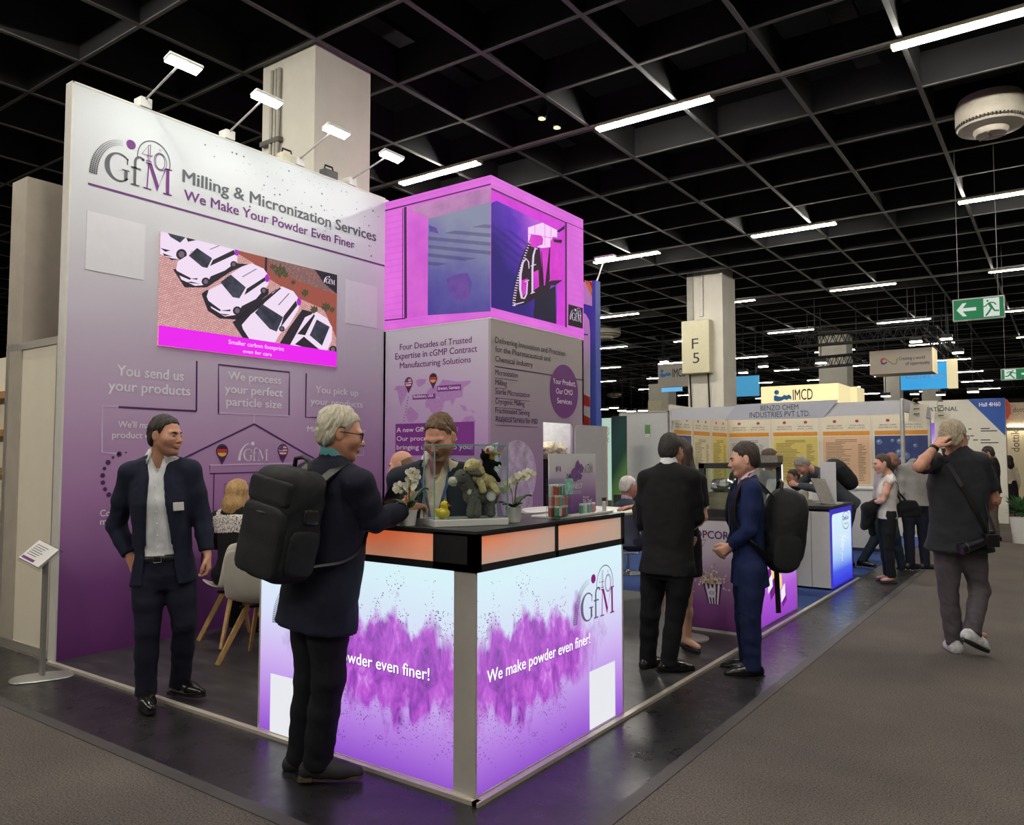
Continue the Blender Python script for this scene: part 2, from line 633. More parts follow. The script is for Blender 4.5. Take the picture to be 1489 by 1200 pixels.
class Soft:
 def __init__(s, h=0.012):
  s.h, s.pr, s.fines = h, [], []

 def _p(s, lo, hi, fn, op, k):
  s.pr.append((np.array(lo, float), np.array(hi, float), fn, op, k))
  return s

 def fine(s, lo, hi, h):
  s.fines.append((np.array(lo), np.array(hi), h))

 def rc(s, a, b, ra, rb, k=0.02, op='u', flat=None):
  a, b = np.array(a, float), np.array(b, float)
  R_ = max(ra, rb)
  d = b - a
  L2 = max(d @ d, 1e-9)

  def fn(x, y, z):
   t = np.clip(((x - a[0]) * d[0] + (y - a[1]) * d[1] + (z - a[2]) * d[2]) / L2, 0, 1)
   q = (x - a[0] - t * d[0]) ** 2 + (y - a[1] - t * d[1]) ** 2 + (z - a[2] - t * d[2]) ** 2
   return np.sqrt(q) - (ra + (rb - ra) * t)
  return s._p(np.minimum(a, b) - R_, np.maximum(a, b) + R_, fn, op, k)

 def chain(s, pts, rs, k=0.02, op='u'):
  for i in range(len(pts) - 1):
   s.rc(pts[i], pts[i + 1], rs[i], rs[i + 1], k, op)
  return s

 def ell(s, c, r, R_=None, k=0.02, op='u', pw=2.0):
  c, r = np.array(c, float), np.array(r, float)
  R_ = np.eye(3) if R_ is None else R_
  ext = np.abs(R_) @ r if pw <= 2 else np.abs(R_) @ r

  def fn(x, y, z):
   X, Y, Z = x - c[0], y - c[1], z - c[2]
   l = [X * R_[0, i] + Y * R_[1, i] + Z * R_[2, i] for i in range(3)]
   if pw == 2.0:
    k0 = np.sqrt((l[0] / r[0]) ** 2 + (l[1] / r[1]) ** 2 + (l[2] / r[2]) ** 2) + 1e-9
    k1 = np.sqrt((l[0] / r[0] ** 2) ** 2 + (l[1] / r[1] ** 2) ** 2 + (l[2] / r[2] ** 2) ** 2) + 1e-9
    return k0 * (k0 - 1) / k1
   k0 = (np.abs(l[0] / r[0]) ** pw + np.abs(l[1] / r[1]) ** pw + np.abs(l[2] / r[2]) ** pw) ** (1 / pw)
   return (k0 - 1) * r.min()
  return s._p(c - ext, c + ext, fn, op, k)

 def loft(s, o, R_, prof, k=0.02, op='u', pw=2.3):
  """prof rows: (z, half width, half depth, depth offset) along the local up axis of frame R_ at o"""
  o = np.array(o, float)
  pr = np.array(prof, float)
  zs = pr[:, 0]
  m_ = max(pr[:, 1].max(), (pr[:, 2] + np.abs(pr[:, 3])).max())
  e0, e1 = o + R_[:, 2] * zs[0], o + R_[:, 2] * zs[-1]

  def fn(x, y, z):
   X, Y, Z = x - o[0], y - o[1], z - o[2]
   l = [X * R_[0, i] + Y * R_[1, i] + Z * R_[2, i] for i in range(3)]
   zc = np.clip(l[2], zs[0], zs[-1])
   sh = zc.shape
   a = np.interp(zc.ravel(), zs, pr[:, 1]).reshape(sh)
   b = np.interp(zc.ravel(), zs, pr[:, 2]).reshape(sh)
   c = np.interp(zc.ravel(), zs, pr[:, 3]).reshape(sh)
   q = (np.abs(l[0] / a) ** pw + np.abs((l[1] - c) / b) ** pw) ** (1 / pw)
   d = (q - 1) * np.minimum(a, b)
   return np.maximum(d, np.maximum(zs[0] - l[2], l[2] - zs[-1]))
  return s._p(np.minimum(e0, e1) - m_ * 1.02, np.maximum(e0, e1) + m_ * 1.02, fn, op, k)

 def cut(s, fn, lo, hi, k=0.004):
  """remove where fn < 0 inside the given box"""
  return s._p(lo, hi, fn, 's', k)

 def half(s, p, nrm, rad, k=0.003):
  """remove what lies beyond the plane through p (on the side of nrm), within rad of p"""
  p, nrm = np.array(p, float), np.array(nrm, float)
  nrm = nrm / np.linalg.norm(nrm)

  def fn(x, y, z):
   pl = -((x - p[0]) * nrm[0] + (y - p[1]) * nrm[1] + (z - p[2]) * nrm[2])
   rr = np.sqrt((x - p[0]) ** 2 + (y - p[1]) ** 2 + (z - p[2]) ** 2) - rad
   return np.maximum(pl, rr)
  return s._p(p - rad, p + rad, fn, 's', k)

 def mesh(s):
  adds = [q for q in s.pr if q[3] == 'u']
  lo = np.min([q[0] for q in adds], 0) - 2.5 * s.h
  hi = np.max([q[1] for q in adds], 0) + 2.5 * s.h
  A = [_axis(lo[d], hi[d], s.h, [(f[0][d], f[1][d], f[2]) for f in s.fines]) for d in range(3)]
  F = np.full([len(a) for a in A], 1.0, np.float32)
  for l, h_, fn, op, k in s.pr:
   mg = k + 3 * s.h if op == 'u' else k + 0.002
   ix = []
   for d in range(3):
    i0 = max(0, np.searchsorted(A[d], l[d] - mg) - 1)
    i1 = min(len(A[d]), np.searchsorted(A[d], h_[d] + mg) + 1)
    ix.append(slice(i0, i1))
   if any(q.stop - q.start < 1 for q in ix):
    continue
   x, y, z = A[0][ix[0]][:, None, None], A[1][ix[1]][None, :, None], A[2][ix[2]][None, None, :]
   B = F[tuple(ix)]
   D = fn(x, y, z).astype(np.float32)
   if op == 'u':
    hh = np.maximum(k - np.abs(B - D), 0) / max(k, 1e-6)
    F[tuple(ix)] = np.minimum(B, D) - hh * hh * k * 0.25
   else:
    D = -D
    hh = np.maximum(k - np.abs(B - D), 0) / max(k, 1e-6)
    F[tuple(ix)] = np.maximum(B, D) + hh * hh * k * 0.25
  F[0], F[-1], F[:, 0], F[:, -1], F[:, :, 0], F[:, :, -1] = 1, 1, 1, 1, 1, 1
  return _surf(F, *A)

def np_mesh(name, V, Q, mats, parent=None, mi=None, smooth=True):
 me = bpy.data.meshes.new(name)
 me.vertices.add(len(V))
 me.vertices.foreach_set('co', np.ascontiguousarray(V, np.float32).ravel())
 me.loops.add(len(Q) * 4)
 me.loops.foreach_set('vertex_index', np.ascontiguousarray(Q, np.int32).ravel())
 me.polygons.add(len(Q))
 me.polygons.foreach_set('loop_start', np.arange(0, len(Q) * 4, 4, dtype=np.int32))
 try:
  me.polygons.foreach_set('loop_total', np.full(len(Q), 4, dtype=np.int32))
 except Exception:
  pass
 mats = mats if isinstance(mats, (list, tuple)) else [mats]
 for m_ in mats:
  me.materials.append(m_)
 if mi is not None:
  me.polygons.foreach_set('material_index', np.ascontiguousarray(mi, np.int32))
 me.update(calc_edges=True)
 me.validate()
 if smooth:
  me.polygons.foreach_set('use_smooth', [True] * len(me.polygons))
 o = bpy.data.objects.new(name, me)
 COL.objects.link(o)
 if parent is not None:
  o.parent = parent
 return o

def soft(name, S, mats, parent, base=(0, 0, 0), disp=None, mi=None, relax=1, smooth=True):
 """mesh a Soft (world space) into an object in the space of a parent standing at base"""
 V, Q = S.mesh()
 if len(Q) == 0:
  return None
 for _ in range(relax):
  acc = np.zeros_like(V)
  c = np.zeros(len(V))
  for i in range(4):
   np.add.at(acc, Q[:, i], V[Q[:, (i + 1) % 4]])
   np.add.at(c, Q[:, i], 1)
  ok = c > 0
  V[ok] = V[ok] * 0.55 + acc[ok] / c[ok][:, None] * 0.45
 if disp is not None:
  V = V + vnormals(V, Q) * disp(V)[:, None]
 idx = mi(V, Q) if mi is not None else None
 return np_mesh(name, V - np.array(base, float), Q, mats, parent, idx, smooth)

# ------------------------------------------------------------------ people
def skin_mat(name, col):
 if name in MATS:
  return MATS[name]
 t = NT(name)
 c = lin(col)
 f = t.noise(26, 4, 0.6)
 a = tuple(v * 0.9 for v in c[:3])
 b = (min(1, c[0] * 1.1), c[1] * 1.04, c[2] * 1.02)
 t.l(t.ramp(f, [(0.3, a), (0.7, b)]), t.b.inputs['Base Color'])
 t.b.inputs['Roughness'].default_value = 0.5
 t.b.inputs['Subsurface Weight'].default_value = 0.06
 t.b.inputs['Subsurface Radius'].default_value = (0.01, 0.004, 0.002)
 MATS[name] = t.m
 return t.m

def hair_mat(name, col, var=0.35):
 return mat(name, col, rough=0.6, var=var, vscale=160, bump=0.6, bscale=420, stretch=(1, 1, 0.3))

def cloth(name, col, rough=0.85, var=0.16, bump=0.35, bscale=300):
 return mat(name, col, rough=rough, var=var, vscale=9, bump=bump, bscale=bscale, spec=0.25)

HEADS = {}

class Person:
 """local axes are the world's; joints are world points; everything is finally shifted to an Empty at the feet"""

 def __init__(s, label, foot, az, height, head=(0, 0, 0), skin=(200, 150, 125), near=True, build=1.0, joints=None, dep=None, female=False, group=None):
  s.near, s.h, s.k = near, height, height / 1.78
  s.base = np.array([foot[0], foot[1], 0.0])
  s.dep = depth_of(s.base) if dep is None else dep
  a = math.radians(az)
  s.fw = np.array([math.cos(a), math.sin(a), 0])
  s.rt = np.array([math.sin(a), -math.cos(a), 0])
  s.az, s.bd, s.fem = az, build, female
  s.skin = skin_mat('skin_%d_%d_%d' % skin, skin)
  s.skincol = skin
  h, k = height, s.k
  up = np.array([0, 0, 1.0])
  J = {}
  for sd, q in (('L', -1), ('R', 1)):
   r = s.rt * q
   J['hip' + sd] = s.base + r * 0.09 * k + up * 0.515 * h
   J['kne' + sd] = s.base + r * 0.095 * k + s.fw * 0.015 + up * 0.278 * h
   J['ank' + sd] = s.base + r * 0.10 * k - s.fw * 0.02 + up * 0.048 * h
   J['sho' + sd] = s.base + r * (0.150 if female else 0.172) * k + up * 0.790 * h
   J['elb' + sd] = s.base + r * 0.215 * k - s.fw * 0.03 + up * 0.612 * h
   J['wri' + sd] = s.base + r * 0.225 * k + s.fw * 0.04 + up * 0.470 * h
  J['head'] = s.base + s.fw * 0.02 * k + up * (h - 0.118 * k)
  s.foot_az = {'L': 8, 'R': -8}
  s.J = J
  for n_, v in (joints or {}).items():
   if n_.startswith('foot'):
    s.foot_az[n_[4]] = v
   elif len(v) == 3:
    J[n_] = gd(v[0], v[1], s.dep + v[2])
   else:
    J[n_] = np.array(v[1])
  s.headrot = head
  s.root = thing('person', label, 'person', s.base, group)
  # torso frame
  hm, sm = (J['hipL'] + J['hipR']) / 2, (J['shoL'] + J['shoR']) / 2
  s.hm, s.sm = hm, sm
  s.L = np.linalg.norm(sm - hm)
  u = (sm - hm) / s.L
  r = J['shoR'] - J['shoL']
  r = r - u * (r @ u)
  r /= np.linalg.norm(r)
  s.T = np.stack([r, np.cross(u, r), u], 1)
  # head frame
  yaw, pit, rol = [math.radians(v) for v in head]
  a2 = a + yaw
  f2 = np.array([math.cos(a2), math.sin(a2), 0])
  r2 = np.array([math.sin(a2), -math.cos(a2), 0])
  f3 = f2 * math.cos(pit) + up * math.sin(pit)
  u3 = np.cross(r2, f3)
  r3 = r2 * math.cos(rol) + u3 * math.sin(rol)
  s.H = np.stack([r3, f3, np.cross(r3, f3)], 1)
  s.hs = min(max(s.k, 0.95), 1.04)
  s.neck = s.sm + s.T @ np.array([0, -0.014 * s.k, 0.052 * height])
  s.hb = 0.010 if near else 0.016
  s.hands = {}

 def tp(s, x, y, t):
  """point in the torso frame: x right, y forward (metres), t along hip->shoulder"""
  return s.hm + s.T @ np.array([x * s.k, y * s.k, t * s.L])

 def hp(s, x, y, z):
  return s.J['head'] + s.H @ (np.array([x, y, z]) * s.hs)

 # ---- the body: one continuous surface
 def hand(s, S, side, dirv=None, palm=None, curl=0.6, thumb=0.5, hide=False, spread=1.0):
  W = s.J['wri' + side]
  if dirv is None:
   dirv = W - s.J['elb' + side]
  d = np.array(dirv, float)
  d /= np.linalg.norm(d)
  n = np.array(palm if palm is not None else (-s.rt if side == 'R' else s.rt), float)
  n = n - d * (n @ d)
  n /= np.linalg.norm(n)
  th = np.cross(d, n) * (1 if side == 'R' else -1)
  z = 0.97 * s.k * (0.92 if s.fem else 1.0)
  if s.near:
   c = W + d * 0.09 * z + n * 0.02
   S.fine(c - 0.115, c + 0.115, 0.0052)
  offs, lens = [0.028, 0.0095, -0.0095, -0.027], [0.073, 0.080, 0.074, 0.058]
  for i in range(4):
   kn = W + (d * 0.088 + th * offs[i] * spread) * z - d * (0.004 * i) * z
   S.rc(W + (d * 0.008 + th * offs[i] * 0.6) * z, kn, 0.0165 * z, 0.0115 * z, 0.014)
   p, ang = kn, 0.0
   for j, fr in enumerate((0.45, 0.31, 0.24)):
    ang += curl * (0.55, 0.95, 0.6)[j] * (1 + 0.1 * (i - 1))
    dd = d * math.cos(ang) + n * math.sin(ang) + th * offs[i] * 1.2
    q = p + dd * lens[i] * fr * z
    S.rc(p, q, (0.0098, 0.0090, 0.0082)[j] * z, (0.0090, 0.0082, 0.0070)[j] * z, 0.003)
    p = q
  t0 = W + (d * 0.022 + th * 0.022) * z
  t1 = t0 + (d * 0.032 + th * 0.026 + n * 0.012) * z
  t2 = t1 + (d * (0.026 + 0.006 * thumb) + th * (0.014 - 0.012 * thumb) + n * 0.016 * thumb) * z
  t3 = t2 + (d * 0.024 - th * 0.006 * thumb + n * 0.012 * thumb) * z
  S.chain([t0, t1, t2, t3], [0.017 * z, 0.0125 * z, 0.0108 * z, 0.0085 * z], 0.006)

 def body(s, hands=None, stubble=None, bald=False, jaw=1.0, nose=1.0, sleeve=True, bare_legs=False, belly=1.0):
  S = Soft(0.014 if s.near else 0.018)
  J, k = s.J, s.k
  hs = s.hs
  fh = 0.0042 if s.near else 0.0085
  c = J['head']
  S.fine(c - 0.125 * hs, c + 0.125 * hs, fh)

  def E(p, r, kk=0.02, op='u', rx=0.0, rz=0.0):
   R_ = s.H
   if rx or rz:
    cx, sx = math.cos(rx), math.sin(rx)
    cz, sz = math.cos(rz), math.sin(rz)
    R_ = s.H @ np.array([[cz, -sz, 0], [sz, cz, 0], [0, 0, 1]]) @ np.array([[1, 0, 0], [0, cx, -sx], [0, sx, cx]])
   S.ell(s.hp(*p), np.array(r) * hs, R_, kk * hs, op)

  def C(a, b, ra, rb, kk=0.02, op='u'):
   S.rc(s.hp(*a), s.hp(*b), ra * hs, rb * hs, kk * hs, op)
  # torso core under the clothes and limbs
  bd = s.bd
  S.loft(s.hm, s.T, [(-0.06 * k, 0.10, 0.07, 0), (0, 0.125, 0.08, 0), (0.25 * s.L, 0.125 * bd, 0.08, 0), (0.5 * s.L, 0.125, 0.08, 0), (0.85 * s.L, 0.130, 0.08, -0.005), (1.0 * s.L, 0.11, 0.07, -0.01)], 0.02)
  for sd in 'LR':
   S.chain([s.neck - s.T[:, 2] * 0.02, J['sho' + sd]], [0.045 * k, 0.042 * k], 0.04)
   fem = 0.86 if s.fem else 1.0
   S.chain([J['sho' + sd], J['elb' + sd] * 0.6 + J['sho' + sd] * 0.4, J['elb' + sd]], [0.052 * k * fem, 0.046 * k * fem, 0.038 * k * fem], 0.03)
   S.chain([J['elb' + sd], J['elb' + sd] * 0.65 + J['wri' + sd] * 0.35, J['wri' + sd]], [0.039 * k * fem, 0.040 * k * fem, 0.026 * k * fem], 0.02)
   S.chain([J['hip' + sd], J['kne' + sd]], [0.074 * k, 0.050 * k], 0.02)
   calf = J['kne' + sd] * 0.68 + J['ank' + sd] * 0.32
   S.chain([J['kne' + sd], calf, J['ank' + sd]], [0.052 * k, 0.050 * k, 0.034 * k], 0.03)
   fa = math.radians(s.az + s.foot_az[sd])
   fd = np.array([math.cos(fa), math.sin(fa), 0])
   an = J['ank' + sd]
   S.rc(an - np.array([0, 0, 0.01]), an + fd * 0.13 * k - np.array([0, 0, 0.035 * k]), 0.034 * k, 0.022 * k, 0.02)
   if hands is None or sd in hands:
    hd = (hands or {}).get(sd, {})
    s.hand(S, sd, **hd)
  # neck
  S.rc(s.neck, s.hp(0, -0.022, -0.050), 0.058 * k * (0.85 if s.fem else 1), 0.053 * hs * (0.85 if s.fem else 1), 0.03)
  # head
  E((0, -0.015, 0.032), (0.075, 0.096, 0.088), 0.02)
  E((0, 0.030, -0.028), (0.061, 0.064, 0.082), 0.04)
  for q in (-1, 1):
   C((q * 0.050, -0.005, -0.045), (q * 0.022, 0.062, -0.094), 0.020 * jaw, 0.018 * jaw, 0.03)
   E((q * 0.040, 0.058, -0.024), (0.026, 0.025, 0.026), 0.035)
   C((q * 0.012, 0.086, 0.026), (q * 0.046, 0.070, 0.024), 0.0095, 0.008, 0.016)
  E((0, 0.070, -0.100), (0.024 * jaw, 0.020, 0.018), 0.02)
  for q in (-1, 1):
   E((q * 0.032, 0.097, 0.003), (0.018, 0.014, 0.012), 0.014, 's')
   E((q * 0.032, 0.075, 0.003), (0.0165, 0.0135, 0.0115), 0.004)
  C((0, 0.088, 0.016), (0, 0.108 * 1.0, -0.026), 0.0078, 0.0105 * nose, 0.010)
  E((0, 0.108 + 0.004 * nose, -0.029), (0.0115, 0.011, 0.010), 0.006)
  for q in (-1, 1):
   E((q * 0.0125, 0.097, -0.033), (0.0085, 0.011, 0.0075), 0.005)
  E((0, 0.088, -0.058), (0.027, 0.012, 0.016), 0.012)
  E((0, 0.0955, -0.0585), (0.022, 0.0075, 0.0052), 0.003)
  E((0, 0.094, -0.0690), (0.020, 0.008, 0.0062), 0.003)
  E((0, 0.104, -0.0638), (0.018, 0.0055, 0.0020), 0.003, 's')
  for q in (-1, 1):
   E((q * 0.077, -0.012, -0.004), (0.0085, 0.019, 0.031), 0.006, 'u', 0.15, q * 0.30)
   E((q * 0.087, -0.008, 0.000), (0.006, 0.010, 0.017), 0.006, 's', 0.15, q * 0.30)
  HI = np.linalg.inv(s.H)
  mats = [s.skin]
  c3 = s.skincol
  lip = skin_mat('lips_%d_%d_%d' % c3, (int(c3[0] * 0.93), int(c3[1] * 0.85), int(c3[2] * 0.85)))
  mats.append(lip)
  if stubble:
   mats.append(skin_mat('beard_%d_%d_%d' % tuple(stubble), tuple(stubble)))

  def mi(V, Q):
   ctr = V[Q].mean(1)
   l = (HI @ ((ctr - J['head']) / hs).T).T
   o = np.zeros(len(Q), np.int32)
   near = (np.abs(l) < 0.13).all(1)
   lips = near & (l[:, 1] > 0.088) & (np.abs(l[:, 0]) < 0.022) & (l[:, 2] < -0.053) & (l[:, 2] > -0.075)
   if stubble:
    b = near & (l[:, 2] < -0.046 + 0.55 * np.clip(0.065 - l[:, 1], 0, 0.2)) & (l[:, 1] > 0.002) & (l[:, 2] > -0.118)
    b &= ~((l[:, 2] > -0.046) & (l[:, 1] > 0.085) & (np.abs(l[:, 0]) < 0.02))
    o[b] = 2
   o[lips] = 1
   return o
  soft('body', S, mats, s.root, s.base, mi=mi, relax=1)
  # eyes and brows
  if s.near or s.dep < 9:
   m_ = M()
   for q in (-1, 1):
    cc = s.hp(q * 0.032, 0.0875, 0.0025)
    for r, off, mi_ in (((0.0115, 0.0058), 0.0, 0), ((0.0050, 0.0050), 0.0016, 1)):
     vs_, n_ = [], 16
     vs_.append(cc + s.H @ np.array([0, 0.0022 + off, 0]) * hs)
     for j in range(n_):
      a = 2 * math.pi * j / n_
      x_, z_ = r[0] * math.cos(a), r[1] * math.sin(a)
      vs_.append(cc + s.H @ np.array([x_, -0.003 * abs(math.cos(a)) * (r[0] > 0.008) + off - q * x_ * 0.25 * (1 if True else 0), z_]) * hs)
     m_.add([p - s.base for p in vs_], [(0, 1 + j, 1 + (j + 1) % n_) for j in range(n_)], mi_)
   m_.build('eyes', [mat('eye_white', (205, 196, 188), 0.3, var=0.03), mat('eye_dark', (38, 28, 24), 0.2, var=0.05)], s.root)

 def brows(s, m, thick=0.0042):
  b = M()
  for q in (-1, 1):
   b.tube([s.hp(q * 0.014, 0.0965, 0.0205) - s.base, s.hp(q * 0.030, 0.0930, 0.0265) - s.base, s.hp(q * 0.050, 0.0755, 0.0225) - s.base], [thick * 0.9, thick, thick * 0.5], 6)
  b.build('eyebrows', m, s.root, smooth=60)

 def hair(s, m, top=0.012, side=0.007, line=None, recede=0.0, extra=None, strand=0.0035, keep_top=True, back=0.010):
  """line: lower edge of the hair along y (front-back) as (y, z) pairs in the head frame"""
  S = Soft(0.0038 if s.near else 0.009)
  hs = s.hs
  S.ell(s.hp(0, -0.015 - back * 0.4, 0.032 + top * 0.5), np.array([0.075 + side, 0.096 + back * 0.6, 0.088 + top * 0.75]) * hs, s.H, 0.01)
  S.ell(s.hp(0, -0.045, -0.02), np.array([0.066 + side, 0.062 + back * 0.5, 0.066]) * hs, s.H, 0.03)
  if extra:
   extra(S)
  line = line or [(-0.14, -0.080), (-0.07, -0.075), (-0.035, -0.040), (-0.024, 0.030), (0.008, 0.036), (0.012, -0.020), (0.030, -0.022), (0.036, 0.034), (0.046, 0.062), (0.070, 0.082 + recede), (0.12, 0.094 + recede)]
  ly, lz = np.array([q[0] for q in line]), np.array([q[1] for q in line])
  H, hc = s.H, s.J['head']

  def cutf(x, y, z):
   X, Y, Z = x - hc[0], y - hc[1], z - hc[2]
   a = (X * H[0, 0] + Y * H[1, 0] + Z * H[2, 0]) / hs
   b = (X * H[0, 1] + Y * H[1, 1] + Z * H[2, 1]) / hs
   c = (X * H[0, 2] + Y * H[1, 2] + Z * H[2, 2]) / hs
   lo = np.interp((b + 0 * a + 0 * c).ravel(), ly, lz).reshape(b.shape if b.ndim == 3 else np.broadcast(a, b, c).shape)
   return (c - lo) * hs * 0.8   # negative below the line -> removed
  S._p(hc - 0.19, hc + 0.19, cutf, 's', 0.004)
  if not keep_top:
   def cut2(x, y, z):
    X, Y, Z = x - hc[0], y - hc[1], z - hc[2]
    c = (X * H[0, 2] + Y * H[1, 2] + Z * H[2, 2]) / hs
    b = (X * H[0, 1] + Y * H[1, 1] + Z * H[2, 1]) / hs
    return (0.052 - 0.25 * (b + 0.09) - c) * hs
   S._p(hc - 0.19, hc + 0.19, cut2, 's', 0.006)
  HI = np.linalg.inv(H)

  def disp(V):
   l = (HI @ ((V - hc) / hs).T).T
   q = l - np.array([0.0, -0.035, 0.0])
   rr = np.linalg.norm(q[:, :2], axis=1) + 0.02
   a = np.stack([q[:, 0] / rr * 0.09, q[:, 1] / rr * 0.09, q[:, 2] * 0.22], 1)
   return strand * 0.75 * wob(a, 150) + strand * 0.5 * wob(a, 330) + strand * 0.45 * wob(l, 60)
  return soft('hair', S, m, s.root, s.base, disp=disp, relax=1)

 # ---- clothes
 def wrinkle(s, amp=0.0035, joints=()):
  J = s.J
  pts = [J[j] for j in ('elbL', 'elbR', 'kneL', 'kneR')] + [s.hm]

  def disp(V):
   w = np.full(len(V), 0.55)
   for p in pts:
    w += 0.9 * np.exp(-((V - p) ** 2).sum(1) / 0.012)
   return amp * w * (wob(V, 15, (1.4, 1.4, 0.8)) * 0.7 + 0.5 * wob(V + 0.3 * V[:, [2, 0, 1]], 34, (1.2, 1.2, 0.9)))
  return disp

 def top(s, name, m, hem=-0.30, ease=1.0, sleeve='long', opening=None, collar=0.0, lapel=None, cuff=0.02, amp=0.0035, flare=0.0, neckcut=None, arms=True, vneck=None, chest=0.0, off=0.0, belly=0.0):
  """jacket, shirt, sweater: a shell round the torso with sleeves; hem is in metres along the torso axis from the hips"""
  S = Soft(s.hb)
  J, k, L, bd = s.J, s.k, s.L, s.bd
  fem = 0.9 if s.fem else 1.0
  e = off - (0.009 if not arms else 0)
  hemL = hem * k
  rows = [(0.0, 0.176 * bd, 0.128 * bd, 0), (0.22 * L, 0.160 * bd * fem, 0.116 * bd + belly, 0.004 + belly * 0.7), (0.45 * L, 0.160 * bd * fem, 0.118 * bd + belly * 0.6, 0.006 + belly * 0.4), (0.70 * L, 0.172 * fem * bd, 0.126 + chest, 0.006), (0.90 * L, 0.170 * fem, 0.110, -0.004), (1.03 * L, 0.140 * fem, 0.092, -0.012), (1.0 * L + 0.05 * s.h / k, 0.070, 0.066, -0.016)]
  rows = [(z * 1.0, (a * ease) * k + e, (b * ease) * k + e, c * k) for z, a, b, c in rows]
  if hemL < 0:
   rows.insert(0, (hemL, rows[0][1] + (0.012 + flare) * k, rows[0][2] + (0.010 + flare) * k, 0))
  else:
   rows = [(max(z, hemL), a, b, c) if z < hemL else (z, a, b, c) for z, a, b, c in rows]
   rows = [r for i, r in enumerate(rows) if i == len(rows) - 1 or rows[i + 1][0] > r[0] + 1e-4]
  S.loft(s.hm, s.T, rows, 0.02)
  for sd in 'LR':
   sh, el, wr = J['sho' + sd], J['elb' + sd], J['wri' + sd]
   q = -1 if sd == 'L' else 1
   S.rc(s.neck + s.T @ np.array([q * 0.045 * k, 0, -0.035 * k]), sh, 0.056 * k + e, 0.063 * k * fem + e, 0.035)
   if not arms:
    continue
   if sleeve == 'long':
    S.chain([sh, sh * 0.5 + el * 0.5, el], [0.066 * k * fem + e, 0.063 * k * fem + e, 0.055 * k * fem + e], 0.03)
    d = (wr - el) / np.linalg.norm(wr - el)
    end = wr - d * cuff
    S.chain([el, el * 0.5 + end * 0.5, end + d * 0.03], [0.057 * k * fem + e, 0.052 * k * fem + e, 0.043 * k * fem + e], 0.02)
    S.half(end, d, 0.09, 0.003)
   elif sleeve == 'short':
    d = (el - sh) / np.linalg.norm(el - sh)
    end = sh + d * np.linalg.norm(el - sh) * 0.72
    S.chain([sh, end + d * 0.04], [0.072 * k * fem, 0.070 * k * fem], 0.025)
    S.half(end, d, 0.10, 0.003)
   elif sleeve == 'cap':
    d = (el - sh) / np.linalg.norm(el - sh)
    S.rc(sh, sh + d * 0.02, 0.058 * k * fem, 0.055 * k * fem, 0.02)
    S.half(sh + d * 0.035, d, 0.08, 0.003)
  nk = s.neck
  nd = s.hp(0, -0.022, -0.05) - nk
  nd /= np.linalg.norm(nd)
  if collar > 0:
   S.rc(nk - nd * 0.02, nk + nd * (collar + 0.03), 0.067 * k * fem + off, 0.064 * k * fem + off, 0.015)

   S.half(nk + nd * collar, nd + 0.35 * s.T[:, 1], 0.12, 0.003)
  else:
   S.half(nk + nd * 0.005, nd + 0.5 * s.T[:, 1], 0.075, 0.003)
  T, hm = s.T, s.hm
  # opening down the front (half widths along t)
  if opening:
   ot = np.array([q[0] for q in opening]) * L
   ow = np.array([q[1] for q in opening])
   oc = np.array([q[2] if len(q) > 2 else 0.0 for q in opening])

   def fn(x, y, z):
    X, Y, Z = x - hm[0], y - hm[1], z - hm[2]
    a = X * T[0, 0] + Y * T[1, 0] + Z * T[2, 0]
    b = X * T[0, 1] + Y * T[1, 1] + Z * T[2, 1]
    c = X * T[0, 2] + Y * T[1, 2] + Z * T[2, 2]
    sh_ = np.broadcast(a, b, c).shape
    cc = (c + 0 * a + 0 * b).ravel()
    w = np.interp(cc, ot, ow).reshape(sh_)
    ce = np.interp(cc, ot, oc).reshape(sh_)
    return np.maximum(np.maximum(np.abs(a - ce) - w, -(b - 0.02)), np.maximum(ot[0] - c, c - ot[-1]))
   S._p(hm - 0.8, hm + 0.8, fn, 's', 0.004)
  if neckcut:
   S.ell(s.tp(*neckcut[0]), np.array(neckcut[1]) * k, s.T, 0.004, 's')
  TI = np.linalg.inv(T)
  wr_ = s.wrinkle(amp)

  def disp(V):
   d = wr_(V)
   if lapel and opening:
    l = (TI @ (V - hm).T).T
    w = np.interp(l[:, 2], ot, ow)
    ce = np.interp(l[:, 2], ot, oc)
    lt = np.array([q[0] for q in lapel]) * L
    lw = np.array([q[1] for q in lapel])
    lwid = np.interp(l[:, 2], lt, lw, left=0, right=0)
    dx = np.abs(l[:, 0] - ce) - w
    ins = (l[:, 1] > 0.02) & (dx < lwid) & (dx > -0.02)
    d = np.where(ins, 0.007 + 0.3 * d, d)
   return d
  return soft(name, S, m, s.root, s.base, disp=disp, relax=2)

 def trousers(s, m, name='trousers', ease=1.0, hem=0.035, amp=0.0045, waist=0.16, slim=1.0, knees=1.0):
  S = Soft(s.hb)
  J, k, L, bd = s.J, s.k, s.L, s.bd
  # pelvis follows the line between the hips
  S.loft(s.hm, s.T, [(-0.09 * k, 0.150 * bd * k, 0.105 * bd * k, -0.005), (0, 0.166 * bd * k, 0.118 * bd * k, -0.004), (0.10 * k, 0.158 * bd * k, 0.112 * bd * k, 0), (waist * k, 0.154 * bd * k, 0.108 * bd * k, 0.003)], 0.03)
  for sd in 'LR':
   hp_, kn, an = J['hip' + sd], J['kne' + sd], J['ank' + sd]
   d = (an - kn) / np.linalg.norm(an - kn)
   end = an + d * hem
   mid = kn * 0.6 + an * 0.4
   S.chain([hp_ + np.array([0, 0, -0.02]), hp_ * 0.5 + kn * 0.5, kn], [0.100 * k * ease * bd, 0.089 * k * ease, 0.071 * k * ease * slim], 0.02)
   S.chain([kn, mid, end + d * 0.03], [0.070 * k * ease * slim, 0.066 * k * ease * slim, 0.062 * k * ease * slim], 0.02)
   S.half(end, d, 0.095, 0.003)
